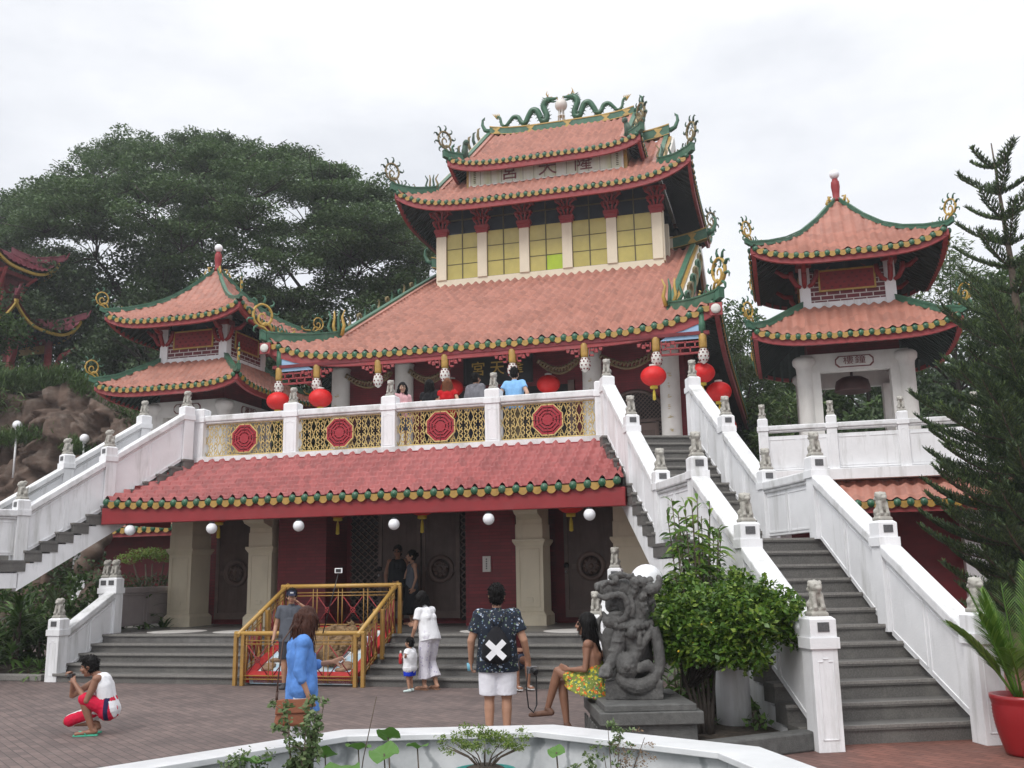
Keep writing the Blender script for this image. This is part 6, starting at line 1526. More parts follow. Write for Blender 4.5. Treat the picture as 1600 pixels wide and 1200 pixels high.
# --- plants in the marble basin
t=thing('young_shrub','loose grey green shrub with crooked brown stems in the left of the basin','plant',(5.5,6.2,.16)); st=MB(); cl=[]; rd=random.Random(9)
for k in range(9):
    a=rd.uniform(0,2*PI); q=rd.uniform(.05,.22); hh=rd.uniform(.45,.95); P=[Vector((.01*k-.04,0,0)),Vector((q*.4*cos(a)+rd.uniform(-.04,.04),q*.3*sin(a),hh*.5)),Vector((q*cos(a),q*.7*sin(a),hh))]
    st.tube(P,[.014,.009,.003],6)
    for i in range(9): s=.35+.65*i/8; p=P[1].lerp(P[2],(s-.35)/.65) ; cl.append((p.x+rd.uniform(-.03,.03),p.y,p.z+rd.uniform(-.02,.03),.045,.045,.035))
    for e in range(3):
        p=P[1].lerp(P[2],rd.random()); q_=p+Vector((rd.uniform(-.12,.12),rd.uniform(-.08,.08),rd.uniform(.0,.1))); st.tube([p,q_],[.005,.002],5); cl.append((*q_,.045,.045,.04))
st.build('stems',M['bark2'],t); foliage('leaves',cl,7000,.045,.026,LF['grey'],t,.5,.2)
def lotus(x,y,z,r,tilt,seed,label):
    r*=.78
    rd=random.Random(seed); t=thing('lotus_plant',label,'plant',(x,y,.16),group='lotus leaves in the basin'); st=MB(); st.tube([(0,0,0),(.02,0,(z-.16)*.5),(0,0,z-.16)],[.006,.006,.005],6); st.build('stalk',M['bark2'],t)
    n=22; vs=[(0,0,z-.16-.02)]; fs=[]
    Mx=Matrix.Rotation(R(tilt),3,'X')@Matrix.Rotation(rd.uniform(0,6),3,'Z')
    for j,q in enumerate((.45,.8,1.0)):
        for k in range(n):
            a=2*PI*k/n; p=Mx@Vector((r*q*cos(a),r*q*sin(a),r*(.12*q*q+.16*q*sin(a*3+seed)*q+.06*q*sin(a*7)))); vs.append((p.x,p.y,p.z+z-.16))
    fs=[(0,1+k,1+(k+1)%n) for k in range(n)]
    for j in range(2): fs+=[(1+j*n+k,1+(j+1)*n+k,1+(j+1)*n+(k+1)%n,1+j*n+(k+1)%n) for k in range(n)]
    m=MB(); m.add(vs,fs,0,True); m.build('leaf',LF['lotus'],t)
for x,y,z,r,tl,sd,l in ((5.70,6.6,.74,.12,-15,1,'yellow green lotus leaf left of centre in the basin'),(5.98,6.4,.74,.13,25,2,'curled lotus leaf right of the yellow green leaf'),(5.52,6.45,.72,.11,-30,3,'lotus leaf tucked behind the young shrub'),(5.83,6.05,.68,.16,10,4,'lowest wide lotus leaf at the front of the cluster'),(6.14,6.6,.76,.10,-10,5,'single small lotus leaf left of the teal pot'),(7.12,6.6,.75,.075,30,6,'small cupped lotus leaf right of the teal pot'),(5.25,6.0,.74,.13,-10,7,'lotus leaf at the far left of the basin'),(5.86,6.75,.80,.12,-35,8,'upright lotus leaf at the back of the cluster'),(5.62,5.95,.66,.12,5,9,'lotus leaf at the foot of the young shrub')): lotus(x,y,z,r,tl,sd,l)
m=MB(); m.tube([(5.75,6.4,.16),(5.82,6.42,.7),(5.90,6.45,1.10)],[.005,.004,.003],5); tag(m.build('bare_stalk',M['bark2']),'thin bare dark stalk leaning up from the lotus leaves','stalk')
t=thing('potted_fern','feathery light green plant in a teal pot at the front of the basin','potted plant',(6.86,5.85,.16)); m=MB(); m.lathe([(.10,0),(.155,.5),(.17,.56),(.185,.57),(.185,.61),(.165,.61),(.15,.57)],(0,0,0),28); m.build('pot',mat('teal_plastic_pot',(.02,.30,.27),.4,.08,4,0),t)
m=MB(); m.ball((0,0,.57),.15,14,0,(1,1,.5)); m.build('soil',M['soil'],t)
C=[];cl=[]; rd=random.Random(2)
for k in range(60): a=rd.uniform(0,2*PI);q=rd.random()**.6; cl.append((.27*q*cos(a),.2*q*sin(a),.74+.07*(1-q)+rd.uniform(-.04,.05)+(.05 if k<6 else 0),.05,.05,.022))
foliage('fronds',cl,16000,.022,.008,LF['fern'],t,.6,.1); st=MB()
for k in range(14): a=2*PI*k/14; st.tube([(0,0,.58),(.1*cos(a),.08*sin(a),.68),(.24*cos(a),.18*sin(a),.74)],[.005,.004,.002],5)
st.build('stems',M['bark2'],t)
t=thing('seeding_plant','wispy plant with brown seed heads and small leaves in the right of the basin','plant',(7.55,6.3,.16)); st=MB(); cl=[];c2=[]; rd=random.Random(6)
for k in range(10):
    a=rd.uniform(0,2*PI); q=rd.uniform(.05,.2); hh=rd.uniform(.5,.8); p=Vector((q*cos(a)+(.12 if k<5 else -.1),q*sin(a)*.6,hh)); st.tube([(.01*k-.05,0,0),(p.x*.4,p.y*.4,hh*.6),p],[.006,.004,.002],5)
    for i in range(8): (c2 if k<5 else cl).append((p.x+rd.uniform(-.08,.08),p.y+rd.uniform(-.05,.05),p.z+rd.uniform(-.12,.06),.04,.04,.025))
st.build('stems',M['bark2'],t); foliage('leaves',cl,7000,.032,.016,LF['grey'],t,.5,.2); foliage('seed_heads',c2,9000,.014,.008,LF['dry'],t,.5,.1)
t=thing('basin_bush','small leafy green bush at the left corner of the basin','plant',(5.15,6.05,.16)); foliage('leaves',[(rng.uniform(-.16,.16),rng.uniform(-.1,.1),rng.uniform(.35,.62),.06,.06,.05) for _ in range(22)],6500,.032,.018,LF['grey'],t,.5,.2)
st=MB()
for k in range(6): st.tube([(0,0,0),(.04*(k-2.5),.02,.3),(.06*(k-2.5),.02,.55)],[.006,.005,.002],5)
st.build('stems',M['bark2'],t)
# --- red pavilion on the rocks at the far left
Pv=thing('red_pavilion','small two tiered red pavilion with maroon curled roofs on the rocks at the far left','pavilion',(-27,37,9.3),world=True)
def pav_roof(name,cx,cy,W0,z,hh,mt):
    r,_,_=gen_roof(Pv,name,(cx,cy),W0,W0,W0-.7,W0-.7,[(0,z),(W0*.35,z+hh*.18),(W0*.7,z+hh*.6),(W0-.7,z+hh)],1.0,3,.3,10,.05,.14,mats=M['tile_maroon'],over=1.2,orn=0,ball=False,fas=M['gold'],sides='FRBL',qd=1.3)
    for ch in list(bpy.data.objects):
        if ch.parent==r and ch.name.startswith('hip'): ch.data.materials.clear(); ch.data.materials.append(M['tile_maroon'])
    h=MB()
    for a in (-1,1): [h.tube([e,e+Vector((a*.2,c*.15,.18)),e+Vector((a*.32,c*.2,.5))],[.09,.06,.02],6) for c in (-1,1) for e in [Vector((cx+a*W0,cy+c*W0,z+1.05))]]
    h.build('corner_horn',M['tile_maroon'],r,True)
pav_roof('upper_roof',-28.1,37.0,2.3,16.8,1.9,M['tile_maroon']); pav_roof('lower_roof',-26.3,37.0,2.15,13.6,.9,M['tile_maroon'])
for a in (-1,1):
    for c in (-1,1):
        m=MB(); x=-26.3+a*1.15;y=37.0+c*1.15
        m.tube([(x,y,9),(x,y,13.4)],[.19,.17],12); m.tube([(x,y,11.6),(x+a*.35,y+c*.2,12.2),(x+a*.5,y+c*.3,12.7),(x+a*1.0,y+c*.7,13.1)],[.12,.12,.12,.1],8); m.tube([(-27.4+a*.85,37+c*.6,13.6),(-27.4+a*.85,37+c*.6,16.7)],[.13,.12],10); m.tube([(-27.4+a*.85,37+c*.6,15.6),(-27.4+a*1.1,37+c*.8,16.3),(-27.4+a*1.4,37+c*1.0,16.6)],[.09,.09,.08],8)
        m.build('red_post',M['fascia'],Pv)
m=MB(); m.box(-27.4,-25.2,35.8,38.2,13.2,13.45); m.build('lower_beam',M['fascia'],Pv); m=MB(); m.box(-27.4,-25.25,38.1,38.2,12.8,13.2); m.build('yellow_panel',M['yellow'],Pv); m=MB(); m.box(-28.4,-26.2,36,38,16.4,16.6); m.build('upper_beam',[M['fascia'],M['yellow']],Pv)
m=MB(); m.box(-28.2,-26.6,36.4,37.7,14.0,16.4); m.build('upper_wall',M['darkred'],Pv)
# ------------------------------------------------------------------ people
def wrinkle(me,amp,scale=9,seed=0.):
    if not amp: return
    n=len(me.vertices); co_=np.empty(n*3,dtype=np.float32); me.vertices.foreach_get('co',co_); co_=co_.reshape(-1,3)
    no=np.empty(n*3,dtype=np.float32); me.vertices.foreach_get('normal',no); no=no.reshape(-1,3)
    d=np.array([.7*noise.noise(Vector((p[0]*scale+seed,p[1]*scale,p[2]*scale*.5)))+.9*(abs(noise.noise(Vector((p[0]*scale*1.6+p[2]*4,p[1]*scale*1.6+seed,p[2]*scale*.55-p[0]*5))))-.25)+.3*noise.noise(Vector((p[0]*scale*3,p[1]*scale*3+seed,p[2]*scale*2))) for p in co_])
    me.vertices.foreach_set('co',(co_+no*(d*amp)[:,None]).astype(np.float32).ravel()); me.update()
class Pose:
    """joints in local space, facing -Y, heights for a 1.75 m figure; scaled by k"""
    def __init__(s,h=1.75,**j):
        s.k=h/1.75; k=s.k
        d=dict(pelvis=(0,0,.95),neck=(0,.01,1.47),head=(0,-.015,1.635),
            shL=(.185,.01,1.415),shR=(-.185,.01,1.415),elL=(.245,.03,1.13),elR=(-.245,.03,1.13),wrL=(.255,-.06,.88),wrR=(-.255,-.06,.88),
            hipL=(.09,0,.93),hipR=(-.09,0,.93),knL=(.10,-.02,.50),knR=(-.10,-.02,.50),anL=(.10,.03,.085),anR=(-.10,.03,.085),toL=(.125,-.15,.03),toR=(-.125,-.15,.03))
        s.face=Vector(j.pop('face',(0,-1,0))).normalized(); s.hup=Vector(j.pop('hup',(0,0,1))).normalized(); s.hs=j.pop('hs',1.1)
        s.hand={'L':j.pop('hL',None),'R':j.pop('hR',None)}; s.curl=j.pop('curl',25); s.fem=j.pop('fem',False); s.wide=j.pop('wide',1.0)
        d.update(j); s.j={a:Vector(b)*k for a,b in d.items()}
    def frame(s):
        J=s.j; up=(J['neck']-J['pelvis']).normalized(); lat=(J['shL']-J['shR']).normalized(); fwd=lat.cross(up)*-1
        return lat,up,fwd
    def headM(s):
        f=s.face; u=(s.hup-f*s.hup.dot(f)).normalized(); x=u.cross(f)*-1
        return Matrix((x,-f,u)).transposed()
    def torso(s,m,g=0,lo=0.,hi=1.):
        J=s.j;k=s.k; lat,up,fwd=s.frame(); P=J['pelvis'];N=J['neck']; w=s.wide
        hipw=(.085 if not s.fem else .092)*k*w; wst=(.062 if s.fem else .078)*k*w; ch=(.085 if not s.fem else .07)*k*w
        def at(t,x,y=0): return P.lerp(N,t)+lat*x-fwd*0+fwd*y
        for q in (-1,1):
            if lo<.15: m.cap(at(-.02,q*hipw),at(.22,q*wst),.118*k*w+g,.098*k*w+g)
            m.cap(at(max(.2,lo),q*wst,.01*k),at(.62,q*ch,.012*k),.100*k*w+g,.112*k*w+g); m.cap(at(.62,q*ch,.012*k),at(.80,q*ch*1.05),.112*k*w+g,.095*k*w+g)
            if hi>.85: m.cap(at(.82,q*.06*k),J['shL' if q>0 else 'shR'],.085*k*w+g,.062*k*w+g)
            if s.fem: m.ball(at(.60,q*.075*k,.075*k),.068*k+g,10)
        m.cap(at(.0,0,-.03*k),at(.2,0),.11*k*w+g,.09*k*w+g)
        if g>0: m.cap(at(-.02,0,.022*k),at(.25,0,.01*k),.118*k*w+g,.10*k*w+g); m.cap(at(.25,0,.015*k),at(.78,0,.018*k),.104*k*w+g,.112*k*w+g)
        else: m.cap(at(.2,0,-.005*k),at(.75,0,-.0*k),.09*k*w,.10*k*w)
    def arm(s,m,q,g=0,upto=2.0,start=0):
        J=s.j;k=s.k;w=s.wide*(.86 if s.fem else 1); sh,el,wr=J['sh'+q],J['el'+q],J['wr'+q]
        a=sh.lerp(el,min(1,upto)); m.cap(sh,a,.056*k*w+g,(.056-.014*min(1,upto))*k*w+g)
        if upto>1: b=el.lerp(wr,upto-1); m.cap(el,b,.043*k*w+g,(.043-.016*(upto-1))*k*w+g)
    def leg(s,m,q,g=0,upto=2.0):
        J=s.j;k=s.k;w=s.wide; hp,kn,an=J['hip'+q],J['kn'+q],J['an'+q]
        a=hp.lerp(kn,min(1,upto)); m.cap(hp,a,.092*k*w+g,(.092-.034*min(1,upto))*k*w+g*(1.0))
        if upto>1:
            b=kn.lerp(an,upto-1); c=kn.lerp(an,min(.3,upto-1)); m.cap(kn,c,.056*k+g,.060*k+g); m.cap(c,b,.060*k+g,(.060-.024*(upto-1))*k+g)
    def foot(s,m,q,g=0):
        J=s.j;k=s.k; an,to=J['an'+q],J['to'+q]; hl=an+(an-to)*.22; hl.z=min(an.z,to.z+ (an.z-to.z)*.45)
        m.cap(an,hl,.036*k+g,.034*k+g); m.cap(hl,to,.034*k+g,.026*k+g); d=(to-hl).cross(Vector((0,0,1))).normalized()
        for e in (-.022,.022): m.cap(hl.lerp(to,.6)+d*e*k,to+d*e*k*1.2,.027*k+g,.020*k+g)
    def handm(s,m,q):
        J=s.j;k=s.k; wr=J['wr'+q]; d=(s.j['wr'+q]-s.j['el'+q]).normalized() if s.hand[q] is None else Vector(s.hand[q]).normalized()
        sg=1 if q=='L' else -1
        inn=Vector((-sg,-.25,0)); inn=(inn-d*inn.dot(d)); inn=inn.normalized() if inn.length>.1 else Vector((0,-1,0)); ac=d.cross(inn).normalized()   # ac across the knuckles
        if ac.y>0: ac=-ac
        pc=wr+d*.045*k
        for e in (-.022,0,.022): m.cap(wr+d*.01*k+ac*e*.6*k,wr+d*.078*k+ac*e*k,.017*k,.014*k,8)
        for i,(e,L_) in enumerate(((.031,.066),(.011,.076),(-.010,.071),(-.030,.056))):
            b=wr+d*.085*k+ac*e*k; c=R(s.curl); d1=(d*cos(c*.6)+inn*sin(c*.6)); d2=(d*cos(c*1.5)+inn*sin(c*1.5))
            p1=b+d1*L_*.5*k; m.cap(b-d*.012*k,p1,.0098*k,.009*k,7); m.cap(p1,p1+d2*L_*.5*k,.009*k,.0078*k,7)
        b=wr+d*.03*k+ac*.026*k; td=(d*.6+ac*.62+inn*.45).normalized(); p1=b+td*.04*k; m.cap(b,p1,.013*k,.011*k,7); m.cap(p1,p1+(td+d*.4).normalized()*.03*k,.011*k,.009*k,7)
    def headm(s,m,neck=True):
        J=s.j;k=s.k*s.hs; H=J['head']; M3=s.headM(); f=lambda x,y,z: H+M3@Vector((x*k,y*k,z*k))
        m.ball(f(0,.008,.02),.098*k,14,0,(.80,1.0,1.06),M3); m.ball(f(0,-.022,-.035),.074*k,12,0,(.86,.92,1.12),M3); m.ball(f(0,-.052,-.088),.036*k,8,0,(1.1,.9,.8),M3)
        m.cap(f(0,-.098,.012),f(0,-.113,-.022),.012*k,.016*k,8); m.ball(f(.014,-.098,-.028),.011*k,6); m.ball(f(-.014,-.098,-.028),.011*k,6)
        m.cap(f(-.018,-.092,-.058),f(.018,-.092,-.058),.0095*k,.0095*k,6)
        for q in (-1,1):
            m.ball(f(q*.080,.010,-.005),.026*k,8,0,(.4,.8,1.15),M3); m.cap(f(q*.014,-.089,.028),f(q*.05,-.078,.026),.012*k,.010*k,6); m.ball(f(q*.045,-.070,-.025),.026*k,8)
        if neck: m.cap(J['neck']-Vector((0,0,.03*s.k)),H+M3@Vector((0,.025*k,-.06*k)),.056*s.k*(.88 if s.fem else 1),.052*s.k*(.88 if s.fem else 1))
def person(label,loc,rz,ps,skinm,garments,hair=None,face=True,vox=.0075,group=None):
    t=thing('person',label,'person',loc,rz,group); m=MB(); k=ps.k
    ps.torso(m)
    for q in 'LR': ps.arm(m,q); ps.leg(m,q); ps.foot(m,q); ps.handm(m,q)
    ps.headm(m)
    body=link('body',remeshed(m,skinm,vox,2,'body'),t)
    M3=ps.headM(); H=ps.j['head']; kk=k*ps.hs; f=lambda x,y,z: H+M3@Vector((x*kk,y*kk,z*kk))
    if face:
        for q in (-1,1):
            e=MB(); e.ball(f(q*.031,-.083,.008),.0105*kk,8,0,(1.3,.7,.75),M3); e.ball(f(q*.031,-.0885,.008),.006*kk,6,1); e.build('eye',[EYEW,M['hair']],t)
            e=MB(); e.cap(f(q*.014,-.094,.031),f(q*.05,-.083,.031),.005*kk,.004*kk,6); e.build('eyebrow',M['hair'],t)
        e=MB(); e.cap(f(-.021,-.0955,-.058),f(.021,-.0955,-.058),.0075*kk,.0075*kk,6); e.build('lips',LIPS,t)
    if hair:
        style,hm=hair[0],hair[1]; m=MB()
        m.ball(f(0,.020,.038),.106*kk,14,0,(.84,1.0,1.02),M3); m.ball(f(0,.035,.0),.094*kk,12,0,(.88,.92,1.05),M3)
        if style=='top': m.ball(f(0,-.02,.10),.062*kk,12,0,(1.05,1.25,.75),M3); m.ball(f(0,-.065,.10),.035*kk,8,0,(1.4,1,.9),M3)
        if style in('long','bob'):
            L_=hair[2]; dn=Vector(hair[3]) if len(hair)>3 else Vector((0,0,-1))
            back=M3@Vector((0,1,0))
            for x in (-.065,-.035,0,.035,.065):
                a=f(x,.055,.03); b=f(x*1.15,.07 if abs(x)<.05 else .04,-.06); m.cap(a,b,.045*kk,.042*kk); m.cap(b,b+dn*L_+back*.01,.042*kk,.024*kk)
            for q in (-1,1): m.cap(f(q*.074,.0,.05),f(q*.082,.012,-.07),.028*kk,.028*kk); m.cap(f(q*.082,.012,-.07),f(q*.082,.02,-.07)+dn*L_*.75,.03*kk,.018*kk)
        if style=='bun': m.ball(f(0,.12,.03),.05*kk,10)
        me=remeshed(m,hm,max(vox,.008),1,'hair'); wrinkle(me,.006,40)
        # loose strands lying over the mass of hair
        rs_=random.Random(len(label)); S=MB(); nv_=len(me.vertices); long_=style in('long','bob'); 
        for _ in range(260 if long_ else 420):
            v_=me.vertices[rs_.randrange(nv_)]; n_=v_.normal; p=v_.co.copy()
            if long_: g_=Vector((rs_.uniform(-.12,.12),rs_.uniform(-.12,.12),-1))+n_*.25; L_=rs_.uniform(.05,.13)*kk
            else: g_=n_*.9+Vector((rs_.uniform(-.6,.6),rs_.uniform(-.6,.6),rs_.uniform(-.5,.2))); L_=rs_.uniform(.008,.022)*kk
            S.tube([p-n_*.004,p+g_*L_*.5+n_*.004,p+g_*L_-n_*.003],[.0042*kk,.004*kk,.001],4)
        b2=bmesh.new(); b2.from_mesh(me); sm_=bpy.data.meshes.new('s'); sm_.from_pydata(S.v,[],S.f); sm_.polygons.foreach_set('use_smooth',[True]*len(S.f)); b2.from_mesh(sm_); b2.to_mesh(me); b2.free(); bpy.data.meshes.remove(sm_)
        link('hair',me,t)
    for g in garments: g(t,ps,vox)
    return t
EYEW=mat('eye_white',(.7,.68,.65),.3,.03,5,0); LIPS=mat('lips',(.30,.10,.09),.5,.1,5,0)
def gm(fn,name,mt,wr=.004,sm=4,faces=None,vx=1.0):
    def go(t,ps,vox):
        m=MB(); fn(m,ps); me=remeshed(m,mt,vox*1.15*vx,sm,name); wrinkle(me,wr,13,len(name)*1.7)
        if faces: face_mats(me,faces)
        return link(name,me,t)
    return go
def shirt(mt,g=.014,sleeve=.55,hem=.10,lo=0.,name='shirt',wr=.005,skirt=0,neck=True):
    def fn(m,ps):
        k=ps.k; ps.torso(m,g*k,lo,1. if sleeve else .8)
        for q in 'LR':
            if sleeve:
                J=ps.j; sh,el,wr=J['sh'+q],J['el'+q],J['wr'+q]; m.ball(sh,.060*k*ps.wide+g*k,10); e=[sh,sh.lerp(el,min(1,sleeve))]+([el.lerp(wr,sleeve-1)] if sleeve>1 else []); m.tube(e,[.060*k+g*k,.060*k+g*k,.048*k+g*k][:len(e)],14)
            else: N_=ps.j['neck']; m.cap(ps.j['sh'+q].lerp(N_,.62)-Vector((0,0,.16*k)),ps.j['sh'+q].lerp(N_,.55)+Vector((0,.01,-.0)),.05*k,.040*k)
        lat,up,fw=ps.frame(); P=ps.j['pelvis']
        if hem: r_=(.205*ps.wide+g)*k; m.tube([P+up*.30*k,P+up*.12*k,P-up*.02*k,P-up*hem*k],[r_*.86,r_*.94,r_*1.0,r_*1.03],24,flat=.70)
        if neck: m.cap(ps.j['neck']-Vector((0,0,.05*k)),ps.j['neck']+Vector((0,0,.012*k)),.062*k+g*k*.6,.052*k+g*k*.5)
    return gm(fn,name,mt,wr)
def pants(mt,g=.016,upto=.85,flare=0.,name='shorts',wr=.005):
    def fn(m,ps):
        k=ps.k; P=ps.j['pelvis']; lat,up,fw=ps.frame()
        for q in (-1,1): m.cap(P+lat*q*.082*k-up*.03*k,P+lat*q*.07*k+up*.09*k,.122*k*ps.wide+g*k,.108*k*ps.wide+g*k)
        for q in 'LR':
            J=ps.j; hp,kn,an=J['hip'+q],J['kn'+q],J['an'+q]; pts_=[hp+(kn-hp)*f for f in (0.05,.5,min(1,upto))]; rr_=[(.105*k*ps.wide+g*k),(.095*k*ps.wide+g*k*1.1),(.086*k*ps.wide+g*k*1.2) if upto<=1 else .072*k+g*k]
            if upto>1: pts_+=[kn+(an-kn)*f*(upto-1) for f in (.3,1)]; rr_+=[.070*k+g*k,.056*k+g*k+flare*k]
            m.tube(pts_,rr_,18)
            if False:
                J=ps.j; e=J['hip'+q].lerp(J['kn'+q],min(1,upto)) if upto<=1 else J['kn'+q].lerp(J['an'+q],upto-1); a=J['hip'+q] if upto<=1 else J['kn'+q]; m.cap(a,e,(.09 if upto<=1 else .075)*k+g*k,(.075 if upto<=1 else .05)*k+flare*k)
    return gm(fn,name,mt,wr)
def skirt(mt,length,r0=.15,r1=.22,name='skirt',wr=.012):
    def fn(m,ps):
        k=ps.k; P=ps.j['pelvis']; m.tube([P+Vector((0,0,.12*k)),P+Vector((0,0,.02)),P-Vector((0,0,length*.5*k)),P-Vector((0,0,length*k))],[.11*k,r0*k,(r0+r1)/2*k,r1*k],16)
    return gm(fn,name,mt,wr)
def shoes(mt,g=.008,name='shoe'):
    def go(t,ps,vox):
        for q in 'LR':
            m=MB(); J=ps.j; an,to=J['an'+q],J['to'+q]; hl=an+(an-to)*.22; hl.z=to.z+.01*ps.k; ps.foot(m,q,g*ps.k) if g>0.004 else None
            if g<=.004:   # flat sandal sole and strap
                d=(to-hl); d.z=0; d.normalize(); n=Vector((-d.y,d.x,0)); z=Vector((0,0,min(to.z,hl.z)-.030*ps.k)); a=Vector((hl.x,hl.y,0))-d*.035*ps.k;b=Vector((to.x,to.y,0))+d*.035*ps.k; w_=.043*ps.k; mid_=a.lerp(b,.62)
                P_=[a-n*w_*.7,mid_-n*w_*1.1,b-n*w_*.7,b+n*w_*.7,mid_+n*w_*1.1,a+n*w_*.7]; m.add([p+z for p in P_]+[p+z+Vector((0,0,.018)) for p in P_],[(5,4,3,2,1,0),(6,7,8,9,10,11)]+[(i,(i+1)%6,6+(i+1)%6,6+i) for i in range(6)])
                for s_ in (-1,1): m.tube([mid_+d*.05*ps.k+z+Vector((0,0,.062*ps.k)),mid_+n*s_*w_*.7+z+Vector((0,0,.055*ps.k)),mid_-d*.06*ps.k+n*s_*w_+z+Vector((0,0,.015))],.007,5)
                m.build(name,mt,t); continue
            link(name,remeshed(m,mt,max(vox,.008),2,name),t)
    return go
def prop(build):
    def go(t,ps,vox): build(t,ps)
    return go
C_=lambda n,r,g,b,v=.12: cloth(n,srgb(r,g,b),v)
def pattern(name,base,spots,scale,th=.32):
    """cloth printed with rounded blossoms in several colours"""
    m,nt,b=new_mat(name); v=coords(nt); o=base+(1,)
    for i,(c,s,t) in enumerate(spots):
        vo=N(nt,'ShaderNodeTexVoronoi'); vo.inputs['Scale'].default_value=scale*s; vo.inputs['Randomness'].default_value=1
        mp=N(nt,'ShaderNodeMapping'); mp.inputs['Location'].default_value=(i*3.1,i*1.7,i*.9); nt.links.new(v,mp.inputs['Vector'])
        ds=N(nt,'ShaderNodeVectorMath'); ds.operation='ADD'; nn=N(nt,'ShaderNodeTexNoise'); nn.inputs['Scale'].default_value=scale*2.2; nt.links.new(v,nn.inputs['Vector'])
        sc_=N(nt,'ShaderNodeVectorMath'); sc_.operation='SCALE'; sc_.inputs['Scale'].default_value=.6/scale; nt.links.new(nn.outputs['Color'],sc_.inputs[0]); nt.links.new(mp.outputs[0],ds.inputs[0]); nt.links.new(sc_.outputs[0],ds.inputs[1]); nt.links.new(ds.outputs[0],vo.inputs['Vector'])
        o=mixc(nt,o,c+(1,),ramp(nt,vo.outputs['Distance'],[(t-.03,1),(t+.03,0)]))
    nt.links.new(o,b.inputs['Base Color']); b.inputs['Roughness'].default_value=.8; b.inputs['Specular IOR Level'].default_value=.2; return m
def bx(name,x,y,z,sx,sy,sz,mt,M4=None):
    def go(t,ps,vox):
        m=MB(); m.box(-sx/2,sx/2,-sy/2,sy/2,-sz/2,sz/2,0,Matrix.Translation((x,y,z))@(M4 or Matrix.Identity(4))); m.build(name,mt,t,bevel=min(sx,sy,sz)*.2)
    return go
PHONE=mat('black_phone',(.02,.02,.022),.2,.1,4,0); WHT=C_('white_cotton',222,222,225,.05); CAMM=mat('camera_body',(.025,.025,.028),.45,.2,20,.1)
def held(name,label,cat_,loc,rz,parts):
    t=thing(name,label,cat_,loc,rz)
    for n_,fn,mt in parts: m=MB(); fn(m); m.build(n_,mt,t,bevel=.002)
    return t
# 1 squatting boy
p=Pose(1.62,pelvis=(0,.02,.36),neck=(0,-.12,.80),head=(0,-.27,.90),face=(0,-1,-.18),shL=(.175,-.10,.75),shR=(-.175,-.14,.75),elL=(.22,-.20,.47),wrL=(.09,-.43,.70),elR=(-.20,-.56,.50),wrR=(-.08,-.52,.76),hL=(-.45,-.5,.75),hR=(.5,-.3,.8),curl=62,
  hipL=(.09,.03,.35),knL=(.17,-.27,.50),anL=(.15,-.13,.09),toL=(.18,-.33,.035),hipR=(-.09,.03,.35),knR=(-.13,-.58,.16),anR=(-.12,-.16,.13),toR=(-.12,-.27,.035))
def stripes(c): 
    v=c[0]*1.0+c[1]*.55+c[2]*.9
    return 1 if (abs(((v+.13)%.30)-.15)<.045) else 0
redsh=C_('crimson_shorts',196,28,62)
def sh_fn(m,ps):
    pass
def boy_shorts(t,ps,vox):
    m=MB(); k=ps.k; P=ps.j['pelvis']; lat,up,fw=ps.frame()
    for q in (-1,1): m.cap(P+lat*q*.082*k-up*.04*k,P+lat*q*.07*k+up*.08*k,.125*k+.016,.110*k+.016)
    for q in 'LR': ps.leg(m,q,.026,.93); m.cap(ps.j['hip'+q],ps.j['hip'+q].lerp(ps.j['kn'+q],.9),.10*k,.092*k)
    me=remeshed(m,[redsh,WHT,C_('navy_trim',40,34,70)],vox*1.1,4,'shorts'); wrinkle(me,.006,12); face_mats(me,lambda c:1 if abs(c[0]-.2*c[1]+.035*(1 if c[0]<0 else -1))<.05 and c[1]<.02 or abs(c[1]-.12+.3*(c[2]-.36))<.03 and c[2]<.42 else (2 if abs(c[1]-.05)<.03 and c[0]>.12 else 0)); link('shorts',me,t)
person('squatting boy in a white tank top and red striped shorts, photographing',(.12,11.16,0),R(-72),p,M['skin2'],[shirt(WHT,.008,0,.0,0,'tank_top',.004,neck=False),boy_shorts,shoes(mat('mint_rubber_sandal',(.08,.46,.30),.5,.1,5,0),.003,'sandal')],('top',M['hair']))
ml=Matrix.Rotation(R(-72),4,'Z'); q_=ml@Vector((0,-.50*.926,.775*.926))
held('camera','small dark camera held up by the squatting boy','camera',(.12+q_.x,11.16+q_.y,q_.z),R(-72),[('camera_body',lambda m:m.box(-.055,.055,-.018,.018,-.03,.035),CAMM),('lens',lambda m:m.lathe([(.026,0),(.026,.04),(.02,.045)],(0,-.018,0),14,0,axis=Matrix.Rotation(R(90),3,'X')),CAMM)])
# 2 woman in the blue tunic
p=Pose(1.60,fem=True,wide=1.06,hs=1.2,head=(0,-.04,1.615),face=(.72,-.62,-.34),elR=(-.235,.05,1.13),wrR=(-.235,-.05,.88),elL=(.22,-.10,1.14),wrL=(.10,-.34,1.18),hL=(-.3,-.8,.2),curl=40,anL=(.10,-.12,.085),toL=(.12,-.3,.03),anR=(-.10,.16,.1),toR=(-.11,-.0,.03),knR=(-.10,.03,.5),knL=(.1,-.08,.5))
blue=C_('cornflower_blue_linen',92,138,206,.15)
def tunic(m,ps):
    k=ps.k; ps.torso(m,.022)
    for q in 'LR': ps.arm(m,q,.020,1.35)
    P=ps.j['pelvis']; m.tube([P+Vector((0,.0,.34*k)),P+Vector((0,0,.1)),P-Vector((0,0,.12*k)),P-Vector((0,.01,.27*k))],[.165*k,.185*k,.20*k,.215*k],24,flat=.88)
    m.cap(ps.j['neck']-Vector((0,0,.05)),ps.j['neck']+Vector((0,.01,.03)),.075,.066)
